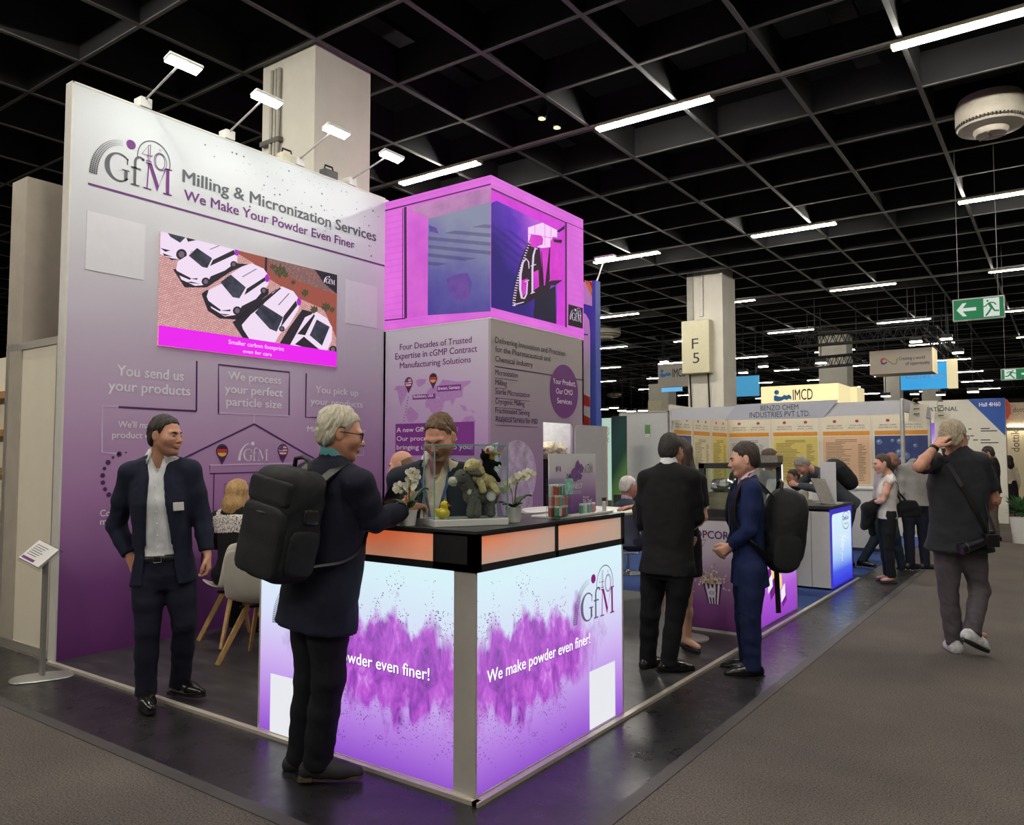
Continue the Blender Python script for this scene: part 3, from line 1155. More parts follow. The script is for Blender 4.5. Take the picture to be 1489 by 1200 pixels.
  pts = [J['kneL'], J['kneR'], (J['hipL'] + J['hipR']) / 2]
  an = [J['ankL'] + np.array([0, 0, 0.05]), J['ankR'] + np.array([0, 0, 0.05])]

  def disp(V):
   w = np.full(len(V), 0.5)
   for p in pts:
    w += 0.8 * np.exp(-((V - p) ** 2).sum(1) / 0.018)
   for p in an:
    w += 1.0 * np.exp(-((V - p) ** 2).sum(1) / 0.010)
   return amp * w * (0.7 * wob(V + 0.4 * V[:, [2, 0, 1]], 16, (1.3, 1.3, 0.9)) + 0.4 * wob(V + 0.4 * V[:, [1, 2, 0]], 38, (1.0, 1.0, 1.3)))
  return soft(name, S, m, s.root, s.base, disp=disp, relax=2)

 def shoes(s, m, sole=None, style='dress', lift=None, trim=None):
  for sd in 'LR':
   fa = math.radians(s.az + s.foot_az[sd])
   fd = np.array([math.cos(fa), math.sin(fa), 0])
   pt = math.radians((lift or {}).get(sd, 0))
   up = np.array([0, 0, 1.0])
   f3 = fd * math.cos(pt) + up * math.sin(pt)
   r3 = np.cross(f3, up)
   r3 /= np.linalg.norm(r3)
   R_ = np.stack([r3, f3, np.cross(r3, f3)], 1)
   k = s.k * (0.88 if s.fem else 1.0)
   an = s.J['ank' + sd]
   o = an - R_[:, 2] * (0.048 * s.h)

   def P(x, y, z):
    return o + R_ @ (np.array([x, y, z]) * k)
   S = Soft(0.006 if s.near else 0.011)
   if style == 'flat':
    S.chain([P(0, -0.055, 0.030), P(0, 0.05, 0.018), P(0.0, 0.150, 0.016)], [0.030 * k, 0.028 * k, 0.024 * k], 0.03)
    S.ell(P(0, 0.055, 0.055), np.array([0.030, 0.075, 0.030]) * k, R_, 0.006, 's')
   else:
    bulk = 1.12 if style == 'sneaker' else 1.0
    S.chain([P(0, -0.050, 0.040), P(0, 0.03, 0.044), P(0.004, 0.105, 0.034), P(0.0, 0.185, 0.026)], [0.037 * k * bulk, 0.040 * k * bulk, 0.041 * k * bulk, 0.028 * k * bulk], 0.04)
    S.rc(P(0, -0.035, 0.06), P(0, -0.02, 0.105), 0.036 * k * bulk, 0.035 * k * bulk, 0.03)
    S.rc(P(0, 0.0, 0.085), P(0, 0.08, 0.052), 0.030 * k, 0.024 * k, 0.03)
    S.half(P(0, -0.02, 0.112), R_[:, 2], 0.09, 0.003)
   S.half(P(0, 0.05, 0.014), -R_[:, 2], 0.22, 0.003)
   sh = soft('shoe', S, m, s.root, s.base, relax=1)
   m_ = M()
   th = 0.026 if style == 'sneaker' else 0.017
   prof = []
   for i in range(28):
    a = 2 * math.pi * i / 28
    yy = 0.062 + 0.150 * math.sin(a)
    ww = (0.036 + 0.010 * math.sin(a)) * (1.05 if style == 'sneaker' else 0.98)
    if style == 'flat':
     yy, ww = 0.055 + 0.120 * math.sin(a), 0.030
    prof.append(P(ww * math.copysign(abs(math.cos(a)) ** 0.7, math.cos(a)), yy, 0) - s.base)
   m_.prism(prof, R_[:, 2] * th * k)
   if style == 'dress':
    m_.prism([P(x, y, -0.001) - s.base for x, y in ((-0.033, -0.085), (0.033, -0.085), (0.034, -0.02), (-0.034, -0.02))], R_[:, 2] * 0.02 * k)
   so = m_.build('sole', sole or mat('dark_rubber', (22, 20, 20), 0.7), s.root, smooth=30)
   so.parent = sh
   if style in ('dress', 'sneaker'):
    m_ = M()
    for i in range(4):
     y_, z_ = 0.045 + 0.018 * i, 0.0935 - 0.0085 * i
     z_ += 0.006 if style == 'sneaker' else 0.0
     m_.tube([P(-0.018, y_, z_ - 0.010) - s.base, P(0, y_ + 0.004, z_ + 0.001) - s.base, P(0.018, y_, z_ - 0.010) - s.base], 0.0026 * k, 6)
    lc = m_.build('laces', trim or m, s.root, smooth=60)
    lc.parent = sh

 def glasses(s, m, w=0.062):
  b = M()
  B = s.base
  for q in (-1, 1):
   lo = [s.hp(q * 0.034 + x * 0.027, 0.104 - abs(q * 0.034 + x * 0.027) * 0.12, 0.002 + z * 0.019) - B for x, z in ((-1, 1), (-1, -0.5), (-0.6, -1), (0.6, -1), (1, -0.5), (1, 1))]
   b.tube(lo + [lo[0]], 0.0022, 6)
   b.tube([s.hp(q * 0.061, 0.096, 0.012) - B, s.hp(q * 0.079, 0.05, 0.012) - B, s.hp(q * 0.081, -0.010, 0.010) - B, s.hp(q * 0.080, -0.025, -0.008) - B], 0.0022, 6)
  b.tube([s.hp(-0.009, 0.104, 0.012) - B, s.hp(0.009, 0.104, 0.012) - B], 0.0022, 6)
  o = b.build('glasses', m, s.root, smooth=50)
  g_ = M()
  for q in (-1, 1):
   g_.poly([s.hp(q * 0.034 + x * 0.027, 0.104 - abs(q * 0.034 + x * 0.027) * 0.12, 0.002 + z * 0.019) - B for x, z in ((-1, 1), (-1, -0.5), (-0.6, -1), (0.6, -1), (1, -0.5), (1, 1))])
  l = g_.build('lenses', glass('spectacle_lens', (225, 235, 245)), s.root)
  l.parent = o

 def strip(s, name, pts, w, m, th=0.003, out=None):
  """flat band (lanyard, strap, belt) through world points"""
  b = M()
  for i in range(len(pts) - 1):
   up = out[i] if out is not None else s.fw
   b.bar(np.array(pts[i]) - s.base, np.array(pts[i + 1]) - s.base, w, th, up=up)
  return b.build(name, m, s.root)

# ================================================================== the hall
def carpet_mat():
 t = NT('hall_carpet')
 co = t.n('ShaderNodeTexCoord').outputs['Object']
 f1 = t.noise(1.1, 4, 0.6, co)
 f2 = t.noise(110, 3, 0.75, co)
 a = t.ramp(f1, [(0.35, lin((92, 87, 84))), (0.65, lin((104, 98, 93)))])
 b = t.ramp(f2, [(0.32, (0.3, 0.3, 0.3)), (0.68, (1.55, 1.5, 1.46))])
 mx = t.n('ShaderNodeMix', data_type='RGBA', blend_type='MULTIPLY')
 mx.inputs[0].default_value = 1
 t.l(a, mx.inputs[6])
 t.l(b, mx.inputs[7])
 t.l(mx.outputs[2], t.b.inputs['Base Color'])
 t.b.inputs['Roughness'].default_value = 0.95
 t.b.inputs['Specular IOR Level'].default_value = 0.15
 bn = t.n('ShaderNodeBump')
 bn.inputs['Strength'].default_value = 0.5
 bn.inputs['Distance'].default_value = 0.004
 t.l(f2, bn.inputs['Height'])
 t.l(bn.outputs[0], t.b.inputs['Normal'])
 return t.m

def laminate_mat():
 t = NT('dark_laminate')
 co = t.n('ShaderNodeTexCoord').outputs['Object']
 mp = t.n('ShaderNodeMapping')
 mp.inputs['Scale'].default_value = (0.8, 3.0, 1)
 t.l(co, mp.inputs[0])
 f = t.noise(3.0, 6, 0.65, mp.outputs[0])
 t.l(t.ramp(f, [(0.3, lin((44, 43, 44))), (0.55, lin((66, 65, 66))), (0.75, lin((98, 97, 97)))]), t.b.inputs['Base Color'])
 t.b.inputs['Roughness'].default_value = 0.36
 return t.m

def vinyl_mat():
 t = NT('black_vinyl')
 f = t.noise(5.0, 5, 0.6)
 t.l(t.ramp(f, [(0.3, lin((30, 29, 30))), (0.7, lin((46, 44, 45)))]), t.b.inputs['Base Color'])
 t.l(t.ramp(t.noise(9, 5, 0.7), [(0.3, (0.22, 0.22, 0.22)), (0.7, (0.42, 0.42, 0.42))]), t.b.inputs['Roughness'])
 bn = t.n('ShaderNodeBump')
 bn.inputs['Strength'].default_value = 0.12
 bn.inputs['Distance'].default_value = 0.004
 t.l(t.noise(14, 3, 0.6), bn.inputs['Height'])
 t.l(bn.outputs[0], t.b.inputs['Normal'])
 return t.m

struct(M().box((-40, -8, -0.10), (14, 72, 0.0)).build('floor', carpet_mat()))
struct(M().box((-8.6, 2.22, 0.0), (-1.66, 2.80, 0.003)).box((-2.2, 2.80, 0.0), (-1.66, 12.6, 0.003)).build('floor_vinyl', vinyl_mat()))
seam = M().box((-8.6, 2.16, 0.0), (-1.60, 2.23, 0.0045)).box((-1.67, 2.23, 0.0), (-1.60, 12.6, 0.0045))
struct(seam.build('trim_1', mat('seam_tape', (70, 66, 64), 0.6)))
struct(M().box((-6.22, 2.80, 0.0), (-2.19, 8.10, 0.006)).build('floor_laminate', laminate_mat()))
blue = mat('blue_carpet', (34, 62, 120), 0.95, var=0.2, vscale=120, bump=0.4, bscale=250)
struct(M().box((-7.0, 8.10, 0.0), (-2.19, 13.4, 0.006)).build('floor_blue', blue))
struct(M().box((-6.0, 13.42, 0.0), (-2.12, 16.5, 0.008)).build('floor_blue_carpet', mat('blue_carpet_deep', (52, 70, 140), 0.95, var=0.2, vscale=120)))
edge = mat('aluminium_edge', (206, 196, 180), 0.35, 0.3, var=0.06)
struct(M().box((-6.22, 2.765, 0), (-2.165, 2.80, 0.022)).box((-2.19, 2.765, 0), (-2.155, 10.55, 0.022)).build('trim_2', edge))

# ceiling: dark egg-crate lattice under a black slab
GZ = 6.0
blade = mat('lattice_blade', (15, 15, 16), 0.8, var=0.1)
bounce_edge = mat('lattice_bounce_edge', (86, 85, 82), 0.6, var=0.12)  # lighter bottom strips: light bouncing off the floor put into their colour
struct(M().box((-40, -8, 8.4), (14, 72, 8.6)).build('ceiling', mat('ceiling_black', (6, 6, 7), 0.95, var=0.1)))
lat = M()
for i in range(-28, 11):
 x = -1.31 + 1.277 * i
 lat.box((x - 0.012, -4, GZ + 0.012), (x + 0.012, 72, GZ + 0.46), 0)
 lat.box((x - 0.026, -4, GZ), (x + 0.026, 72, GZ + 0.014), 1)
for j in range(-8, 54):
 y = 6.63 + 1.245 * j
 lat.box((-37, y - 0.012, GZ + 0.012), (12, y + 0.012, GZ + 0.44), 0)
 lat.box((-37, y - 0.020, GZ + 0.001), (12, y + 0.020, GZ + 0.015), 1)
lo_ = lat.build('ceiling_lattice', [blade, bounce_edge])
struct(lo_)
# ducts and cable trays seen through the lattice
tray = mat('dark_steel', (40, 40, 42), 0.5, 0.4)
dm = M()
for x in (-12.4, -7.0, -2.2, 2.6):
 dm.box((x, -4, 6.9), (x + 0.3, 60, 6.98))
for x, y in ((-9.6, 4.6), (-7.1, 8.3), (-3.1, 9.4), (-1.6, 6.0), (-5.9, 5.0)):
 dm.tube([(x, y, 6.4), (x, y, 8.4)], 0.012, 6)
struct(dm.build('ceiling_trays', tray))
# hall walls far away
hw = mat('hall_wall', (92, 88, 82), 0.9)
struct(M().box((-40.2, -8, 0), (-40, 72, 8.6)).build('wall_west', hw))
struct(M().box((-40, 72, 0), (14, 72.2, 8.6)).build('wall_far', hw))
struct(M().box((14, -8, 0), (14.2, 72, 8.6)).build('wall_east', hw))
struct(M().box((-40, -8.2, 0), (14, -8, 8.6)).build('wall_near', hw))

# strip lights: rows along X every 6.4 m hang on a trunking line
tube_m = emat('tube_light', (255, 250, 241), TUBE, black=False)
house_m = mat('lamp_housing', (150, 140, 112), 0.5, var=0.04)
trunk_m = mat('trunking', (150, 148, 142), 0.5, 0.3)
LZ = 5.93

def strip_light(x0, x1, y, label, group, far=False):
 t = thing('ceiling_light', label, 'ceiling light', ((x0 + x1) / 2, y, LZ), group)
 h = (x1 - x0) / 2
 w = 0.07 if not far else 0.05
 M().box((-h, -w, 0.020), (h, w, 0.056)).box((-h, -w, 0.0), (-h + 0.012, w, 0.03)).box((h - 0.012, -w, 0), (h, w, 0.03)).build('housing', house_m, t)
 for q in (-1, 1):
  M().tube([(-h + 0.02, q * w * 0.55, 0.006), (h - 0.02, q * w * 0.55, 0.006)], 0.014 if not far else 0.008, 8).build('tube', tube_far if far else tube_m, t, smooth=60)
 return t

named = {(0, 0): 'double-tube strip light above the near edge of the pink video cube',
         (0, 1): 'bright double-tube strip light on the nearest track, right of the pink video cube',
         (0, 2): 'largest bright double-tube strip light, cut by the upper right corner of the photo',
         (1, 0): 'thin strip light at mid height just right of the pink video cube',
         (1, 1): 'strip light on the second track, above the beige column box marked F 5',
         (1, 2): 'strip light on the second track, at the right edge above the near green exit sign'}
k0 = None
tube_far = emat('tube_light_far', (255, 250, 241), TUBE * 0.3, black=False)
for r in range(-2, 9):
 y = [-3.8, 2.4, 9.03, 15.36, 21.7, 28.0, 34.4, 40.7, 47.0, 53.4, 59.8][r + 2]  # first two rows lie out of view, added to light the near hall
 xa = gz(586, 270, LZ)[0]
 for c in range(-4, 4):
  x0 = xa + 3.62 * c
  x1 = x0 + 1.62
  if r == -1 and c < 0:
   continue
  if 0 <= r < 3 and c < -2:
   continue
  if r == 0 and c < 0:
   continue
  nm = named.get((r, c))
  if nm:
   strip_light(x0, x1, y, nm, None)
  else:
   strip_light(x0, x1, y, 'thin white strip light on one of the other tracks of the dark grid ceiling', 'distant ceiling strip lights', r >= 2)
 tr = M().box((-22, y - 0.03, LZ + 0.060), (8, y + 0.03, LZ + 0.085))
 struct(tr.build('ceiling_track', trunk_m))

# columns of the hall
colm = mat('column_paint', (205, 200, 186), 0.75, var=0.05, vscale=3)
c1 = M().box((-7.40, 5.44, 0), (-6.50, 6.26, GZ + 0.5))
struct(c1.build('column_1', colm))
pipe = thing('conduit_pipes', 'grey conduit pipes clamped to the thick column behind the tall wall', 'pipes', (-7.3, 5.40, 3.6))
for i, x in enumerate((-7.30, -7.235, -7.18)):
 z1 = 3.6
 M().tube([(x + 7.3, 0, 0), (x + 7.3 + 0.02, -0.01, 0.5), (x + 7.3 + 0.10, 0, 1.0), (x + 7.3 + 0.11, 0.01, 2.3)], 0.022, 8).build('pipe', mat('conduit', (168, 164, 152), 0.5), pipe, smooth=60)
M().box((-0.06, -0.025, 1.45), (0.28, 0.035, 1.50)).build('clamp', mat('clamp_dark', (90, 86, 80), 0.5), pipe)

c2 = M().box((-7.65, 18.30, 0), (-6.74, 19.2, GZ + 0.5))
struct(c2.build('column_2', colm))
cb = Plane('y', 18.30)
a, b = cb.uv(997, 470), cb.uv(1038, 543)
bx = thing('column_box', 'beige metal box marked F 5 high on the column', 'junction box', ((a[0] + b[0]) / 2, 18.30, b[1]))
hw_, hh = (b[0] - a[0]) / 2, a[1] - b[1]
M().box((-hw_, -0.28, 0), (hw_, 0, hh)).build('box_body', mat('beige_metal', (200, 194, 160), 0.5, var=0.04), bx, bevel=0.02)
lt = M()
lp = Plane('y', -0.284)
v, f = text_shape('F', 0.0)
put_text_uv(lt, lp, 'F', 0.0, hh * 0.46, 0.17, 0.26, 0.0, centre=True)
put_text_uv(lt, lp, '5', 0.02, hh * 0.19, 0.17, 0.26, 0.0, centre=True)
lt.build('lettering', mat('ink_dark', (48, 46, 44), 0.6), bx)
for q in (-0.22, 0.25):
 M().tube([(q, -0.10, 0.0), (q + 0.01, -0.06, -0.8), (q - 0.02, -0.06, -2.0)], 0.022, 6).build('cable', mat('cable_black', (26, 26, 26), 0.5), bx, smooth=60)
M().box((-0.30, -0.04, hh), (-0.14, -0.01, hh + 1.6)).build('cable_duct', mat('duct_grey', (150, 146, 136), 0.5), bx)
M().box((0.02, -0.05, hh + 0.12), (0.12, -0.012, hh + 1.9)).build('cable_tray', mat('duct_pale', (188, 184, 172), 0.5), bx)
for i, (px0, px1, ptop, y) in enumerate(((1192, 1233, 495, 30.0), (1286, 1309, 540, 42.0), (1341, 1366, 565, 48.0))):
 a, b = gy(px0, 600, y), gy(px1, 600, y)
 struct(M().box((a[0], y, 0), (b[0], y + 1.0, GZ + 0.4)).build('column_%d' % (i + 3), colm))

# round ceiling diffusers
def diffuser(p, r, label, group=None):
 t = thing('ceiling_vent', label, 'ceiling vent', p, group)
 d = mat('vent_cream', (206, 198, 178), 0.5, var=0.05)
 M().lathe([(r * 0.96, 0.10), (r, 0.12), (r, 0.34), (r * 0.9, 0.44)], n=40).build('drum', d, t, smooth=40)
 m_ = M()
 for i in range(56):
  a_ = 2 * math.pi * i / 56
  m_.bar((r * 0.97 * math.cos(a_), r * 0.97 * math.sin(a_), 0.075), (r * 0.97 * math.cos(a_), r * 0.97 * math.sin(a_), 0.115), 0.05 * r, 0.02)
 m_.build('slot_ring', mat('vent_dark', (40, 38, 36), 0.6), t)
 M().lathe([(r * 0.55, 0.03), (r * 0.93, 0.05), (r * 0.97, 0.08), (r * 0.60, 0.085)], n=40).build('outer_ring', d, t, smooth=40)
 M().lathe([(0.01, -0.045), (r * 0.44, -0.04), (r * 0.50, 0.0), (r * 0.50, 0.06)], n=40).build('disc', d, t, smooth=40)
 m_ = M()
 for a_ in (0.4, 2.5, 4.6):
  m_.bar((0, 0, -0.05), (r * 0.42 * math.cos(a_), r * 0.42 * math.sin(a_), -0.05), 0.03, 0.012)
 m_.build('vane', mat('vent_shade', (150, 142, 126), 0.5), t)

diffuser(gz(1441, 192, 5.72), 0.40, 'large round cream ceiling vent hanging at the upper right')
diffuser(gz(880, 491, 5.75), 0.55, 'round cream ceiling vent low over the white panel wall, right of the blue banner', None)
diffuser(gz(893, 578, 5.75), 0.55, 'small distant ceiling vent just above the pale stand lamps')
# little spotlights left of the near strip light
for i, (a, lb) in enumerate((((788, 174), 'small dark ceiling spotlight, the upper of the two left of the near strip light'), ((810, 187), 'small dark ceiling spotlight, the lower of the two left of the near strip light'))):
 p = gz(a[0], a[1], 6.02)
 t = thing('spotlight', lb, 'spotlight', p)
 M().tube([(0, 0, 0.02), (0.03, 0.02, 0.16)], [0.06, 0.05], 14).build('spot_body', tray, t, smooth=40)
 M().lathe([(0.0, 0), (0.05, 0.0), (0.05, 0.012)], (0, 0, 0.006), 16).build('spot_lens', emat('spot_lens', (255, 235, 200), 1.2), t)
 M().tube([(0.03, 0.02, 0.16), (0.03, 0.02, 0.5)], 0.012, 6).build('stem', tray, t)

# ------------------------------------------------------------------ green escape signs
def exit_sign(px, y, label, runner_left):
 pl = Plane('y', y)
 (x0, z1), (x1, z0) = pl.uv(*px[0]), pl.uv(*px[1])
 w, h = x1 - x0, z1 - z0
 t = thing('exit_sign', label, 'exit sign', ((x0 + x1) / 2, y, z0))
 g = emat('exit_green', (26, 118, 72), 0.9)
 wh = emat('exit_white', (212, 222, 212), 0.9)
 M().box((-w / 2, -0.03, 0), (w / 2, 0.03, h)).build('sign_case', [mat('case_grey', (190, 190, 184), 0.5)], t, bevel=0.008)
 M().box((-w / 2 + 0.015, -0.034, 0.015), (w / 2 - 0.015, -0.030, h - 0.015)).build('sign_face', g, t)
 lp = Plane('y', -0.038)
 m_ = M()

 def P(q, inv=1):
  return [lp.p3(-w / 2 + (a if not runner_left else 1 - a) * w, b * h) for a, b in (q if not runner_left else q[::-1])]
 m_.poly(P([(0.08, 0.5), (0.20, 0.80), (0.28, 0.80), (0.20, 0.575), (0.46, 0.575), (0.46, 0.425), (0.20, 0.425), (0.28, 0.20), (0.20, 0.20)]))
 m_.poly(P([(0.60, 0.10), (0.90, 0.10), (0.90, 0.92), (0.60, 0.92)]))
 m_.build('arrow_and_door', wh, t)
 lp = Plane('y', -0.041)
 m_ = M()
 vx = lambda a: -w / 2 + (a if not runner_left else 1 - a) * w
 m_.add([lp.p3(vx(0.68) + 0.022 * w * math.cos(i * 0.45), 0.80 * h + 0.022 * w * math.sin(i * 0.45)) for i in range(14)], [tuple(range(14))])
 for pts, wd_ in (([(0.70, 0.72), (0.76, 0.48)], 0.055), ([(0.70, 0.70), (0.64, 0.58), (0.60, 0.56)], 0.026), ([(0.72, 0.72), (0.80, 0.70), (0.84, 0.60)], 0.026), ([(0.75, 0.48), (0.70, 0.30), (0.64, 0.14)], 0.036), ([(0.76, 0.50), (0.81, 0.34), (0.89, 0.33)], 0.036)):
  v, f = stroke([(vx(a), b * h) for a, b in pts], wd_ * w)
  m_.add([lp.p3(q[0], q[1]) for q in v], f)
 m_.build('running_figure', g, t)
 for q in (-0.38, 0.38):
  M().tube([(q * w, 0, h), (q * w, 0, GZ + 0.2 - z0)], 0.004, 5).build('wire', mat('wire_grey', (120, 120, 118), 0.4, 0.6), t)

exit_sign(((1385, 437), (1462, 462)), 13.0, 'green exit sign with white arrow, the nearer and larger one', False)
exit_sign(((1455, 537), (1512, 551)), 20.0, 'smaller green exit sign below, cut by the right edge', True)

# ================================================================== the stand: tall printed wall
def print_grad(name, stops, rough=0.55, emit=0.0, var=0.02):
 """printed vertical colour gradient (Generated z)"""
 t = NT(name)
 sp = t.n('ShaderNodeSeparateXYZ')
 t.l(t.n('ShaderNodeTexCoord').outputs['Generated'], sp.inputs[0])
 f = t.math('ADD', sp.outputs[2], t.math('MULTIPLY', t.math('SUBTRACT', t.noise(2.0, 2, 0.5), 0.5), var * 2))
 c = t.ramp(f, [(p, lin(q)) for p, q in stops])
 t.l(c, t.b.inputs['Base Color'])
 if emit:
  t.l(c, t.b.inputs['Emission Color'])
  t.b.inputs['Emission Strength'].default_value = emit
 t.b.inputs['Roughness'].default_value = rough
 t.b.inputs['Specular IOR Level'].default_value = 0.3
 MATS[name] = t.m
 return t.m

WX = -6.22
WALL = Plane('x', WX)
wall = thing('display_wall', 'tall grey-to-purple printed display wall with a big logo and a car video', 'display wall', (WX, 4.53, 0))
wb = wall.location
M().box((-0.09, 2.83 - 4.53, 0.0), (0.0, 6.30 - 4.53, 4.46)).build('panel', print_grad('wall_print', [(0.0, (106, 50, 114)), (0.12, (126, 70, 136)), (0.29, (178, 132, 182)), (0.45, (200, 172, 204)), (0.6, (208, 198, 212)), (0.75, (212, 211, 215)), (1.0, (214, 218, 218))]), wall)
M().box((-0.10, 2.818 - 4.53, 0), (0.004, 2.832 - 4.53, 4.47)).box((-0.10, 2.82 - 4.53, 4.455), (0.004, 6.236 - 4.53, 4.47)).build('edge_profile', mat('profile_white', (222, 218, 208), 0.4, var=0.04), wall)

GREY = mat('ink_grey', (92, 94, 98), 0.6, var=0.04)
PUR = mat('ink_purple', (112, 46, 122), 0.6, var=0.06)
PURD = mat('ink_dark_purple', (78, 32, 92), 0.6, var=0.06)
PALE = mat('ink_pale', (240, 236, 244), 0.6, var=0.03)
PALE2 = mat('ink_lilac', (216, 194, 224), 0.6, var=0.03)

def shift(m_, o):
 o = np.array(o, float)
 m_.v = [tuple(np.array(p) - o) for p in m_.v]
 return m_

def pb(m_, name, mats, parent):
 """build from world coordinates under a top-level Empty"""
 return shift(m_, parent.location).build(name, mats, parent)

m_ = M()
u0, v0 = WALL.uv(129, 266)
brand_logo(m_, WALL, 2.963, 3.785, 0.70, 0.004, 0, 1)
pb(m_, 'logo', [GREY, PUR], wall)
m_ = M()
put_text(m_, WALL, 'Milling & Micronization Services', (265.4, 262.5), (546.4, 352.5), (266, 244.5), bold=0.022, mi=0)
put_text(m_, WALL, 'We Make Your Powder Even Finer', (267.5, 288.6), (515, 363), (266.5, 273.5), bold=0.018, mi=1)
pb(m_, 'headline', [GREY, PUR], wall)
m_ = M()
a, b = WALL.uv(128, 265), WALL.uv(559, 388)
zc = (a[1] + b[1]) / 2
m_.box(WALL.p3(a[0], zc - 0.008, 0.001), WALL.p3(b[0], zc + 0.008, 0.004))
pb(m_, 'rule', PUR, wall)
m_ = M()
for i in range(120):
 q = RNG.random()
 u = 3.9 + 2.25 * RNG.random() ** 0.8
 v = 3.75 + 0.68 * RNG.random()
 if v > 4.42 or (v < 4.2 and u < 4.0):
  continue
 r = 0.003 + 0.008 * RNG.random() ** 3
 m_.poly([WALL.p3(u + r * math.cos(k * 1.047), v + r * math.sin(k * 1.047), 0.002) for k in range(6)])
pb(m_, 'speckle', GREY, wall)
wp = mat('white_card', (226, 224, 228), 0.6, var=0.02)
for q in ([(126, 306), (212, 327), (208, 410), (124, 389)], [(503, 407), (548.5, 417), (547.3, 478), (501.5, 469.4)]):
 uv = [WALL.uv(*p) for p in q]
 x0, x1 = np.mean([uv[0][0], uv[3][0]]), np.mean([uv[1][0], uv[2][0]])
 z0, z1 = np.mean([uv[2][1], uv[3][1]]), np.mean([uv[0][1], uv[1][1]])
 m_ = M()
 m_.box(WALL.p3(x0, z0, 0), WALL.p3(x1, z1, 0.004))
 pb(m_, 'blank_card', wp, wall)

# lower lettering, boxes, house
m_ = M()
T_ = [('You send us', (170, 546.5), (266.7, 553.3), (170.5, 531)), ('your products', (157.3, 568.5), (276, 574.7), (157.5, 553)),
      ('We process', (331.5, 552.5), (408.5, 558.3), (331.5, 540)), ('your perfect', (326.8, 572.3), (410.8, 575.8), (326.8, 559.5)), ('particle size', (329, 591), (409, 592.9), (329, 578.5)),
      ('You pick up', (458.7, 570), (520.5, 577), (459, 560)), ('your products', (451.2, 589.4), (526.8, 591.5), (451.2, 579.5))]
for t_, p0, p1, pt in T_:
 put_text(m_, WALL, t_, p0, p1, pt, bold=0.02)
pb(m_, 'step_lettering', PALE, wall)
m_ = M()
for t_, p0, p1, pt in [("We'll make your", (171.5, 621.3), (254, 624.5), (171.5, 611.5)), ('product even finer', (162.7, 636), (262, 639.5), (162.7, 626.5)), ('Contract', (145.3, 750.7), (190, 749), (145.3, 741)), ('milling', (145.3, 763), (181, 761), (145.3, 753.5)), ('Micronized powder', (446.5, 628), (532, 630), (446.5, 620))]:
 put_text(m_, WALL, t_, p0, p1, pt, bold=0.012)
pb(m_, 'small_lettering', PALE, wall)

def lines(m_, pl, segs, w, mi=0, off=0.003):
 for s_ in segs:
  uv = [pl.uv(*p) for p in s_]
  v, f = stroke(uv, w)
  m_.add([pl.p3(q[0], q[1], off) for q in v], f, mi)

m_ = M()
lines(m_, WALL, [[(285.9, 525), (285.3, 598)], [(285.3, 598), (172, 592)], [(317.5, 602), (317.5, 530.3), (420.6, 541.5), (420, 604)], [(445, 543), (444, 607), (466, 607.5)], [(369.5, 616.7), (300, 650.5), (268, 666)], [(369.5, 616.7), (442, 658.7), (478, 679)]], 0.016, 0)
lines(m_, WALL, [[(304.7, 676.5), (304.7, 689), (430, 685), (430, 673.5)], [(311, 689), (309, 790)], [(424, 686), (424, 785)]], 0.010, 0)
for px in (326, 352, 378, 404):
 for py in (704, 742):
  a, b = WALL.uv(px, py), WALL.uv(px + 14, py + 14)
  v, f = stroke([(a[0], a[1]), (b[0], a[1]), (b[0], b[1]), (a[0], b[1])], 0.006, True)
  m_.add([WALL.p3(q[0], q[1], 0.003) for q in v], f, 0)
pb(m_, 'line_drawing_dark', PURD, wall)
m_ = M()
lines(m_, WALL, [[(172, 591), (148.5, 590.7), (148, 658), (174, 660)], [(317, 600.5), (420, 605)], [(369.5, 603), (369.5, 617)], [(304.7, 676.5), (430, 673.5)], [(528, 655), (528, 662), (518, 662)]], 0.013, 0)
pb(m_, 'line_drawing_pale', PALE2, wall)
m_ = M()
a = WALL.uv(345.5, 670)
brand_logo(m_, WALL, a[0], a[1], WALL.uv(389.8, 669)[0] - a[0], 0.003, 0, 0, anniversary=False, mono=0)
pb(m_, 'pale_logo', PALE, wall)
m_ = M()
for k in range(17):
 a_ = math.radians(95 + 16 * k)
 c = WALL.uv(185, 694)
 r = 0.20
 s_ = 0.008 + 0.014 * abs(math.sin(k * 1.7))
 m_.add([WALL.p3(c[0] + r * math.cos(a_) + s_ * q[0], c[1] + r * math.sin(a_) + s_ * q[1], 0.003) for q in disc2(0, 0, 1, 1, 14)], [tuple(range(14))])
pb(m_, 'dot_ring', PURD, wall)
FL = {'k': mat('flag_black', (40, 36, 40), 0.6), 'r': mat('flag_red', (190, 50, 52), 0.6), 'y': mat('flag_gold', (226, 190, 70), 0.6), 'w': mat('flag_white', (224, 220, 226), 0.6), 'b': mat('flag_blue', (66, 76, 140), 0.6)}

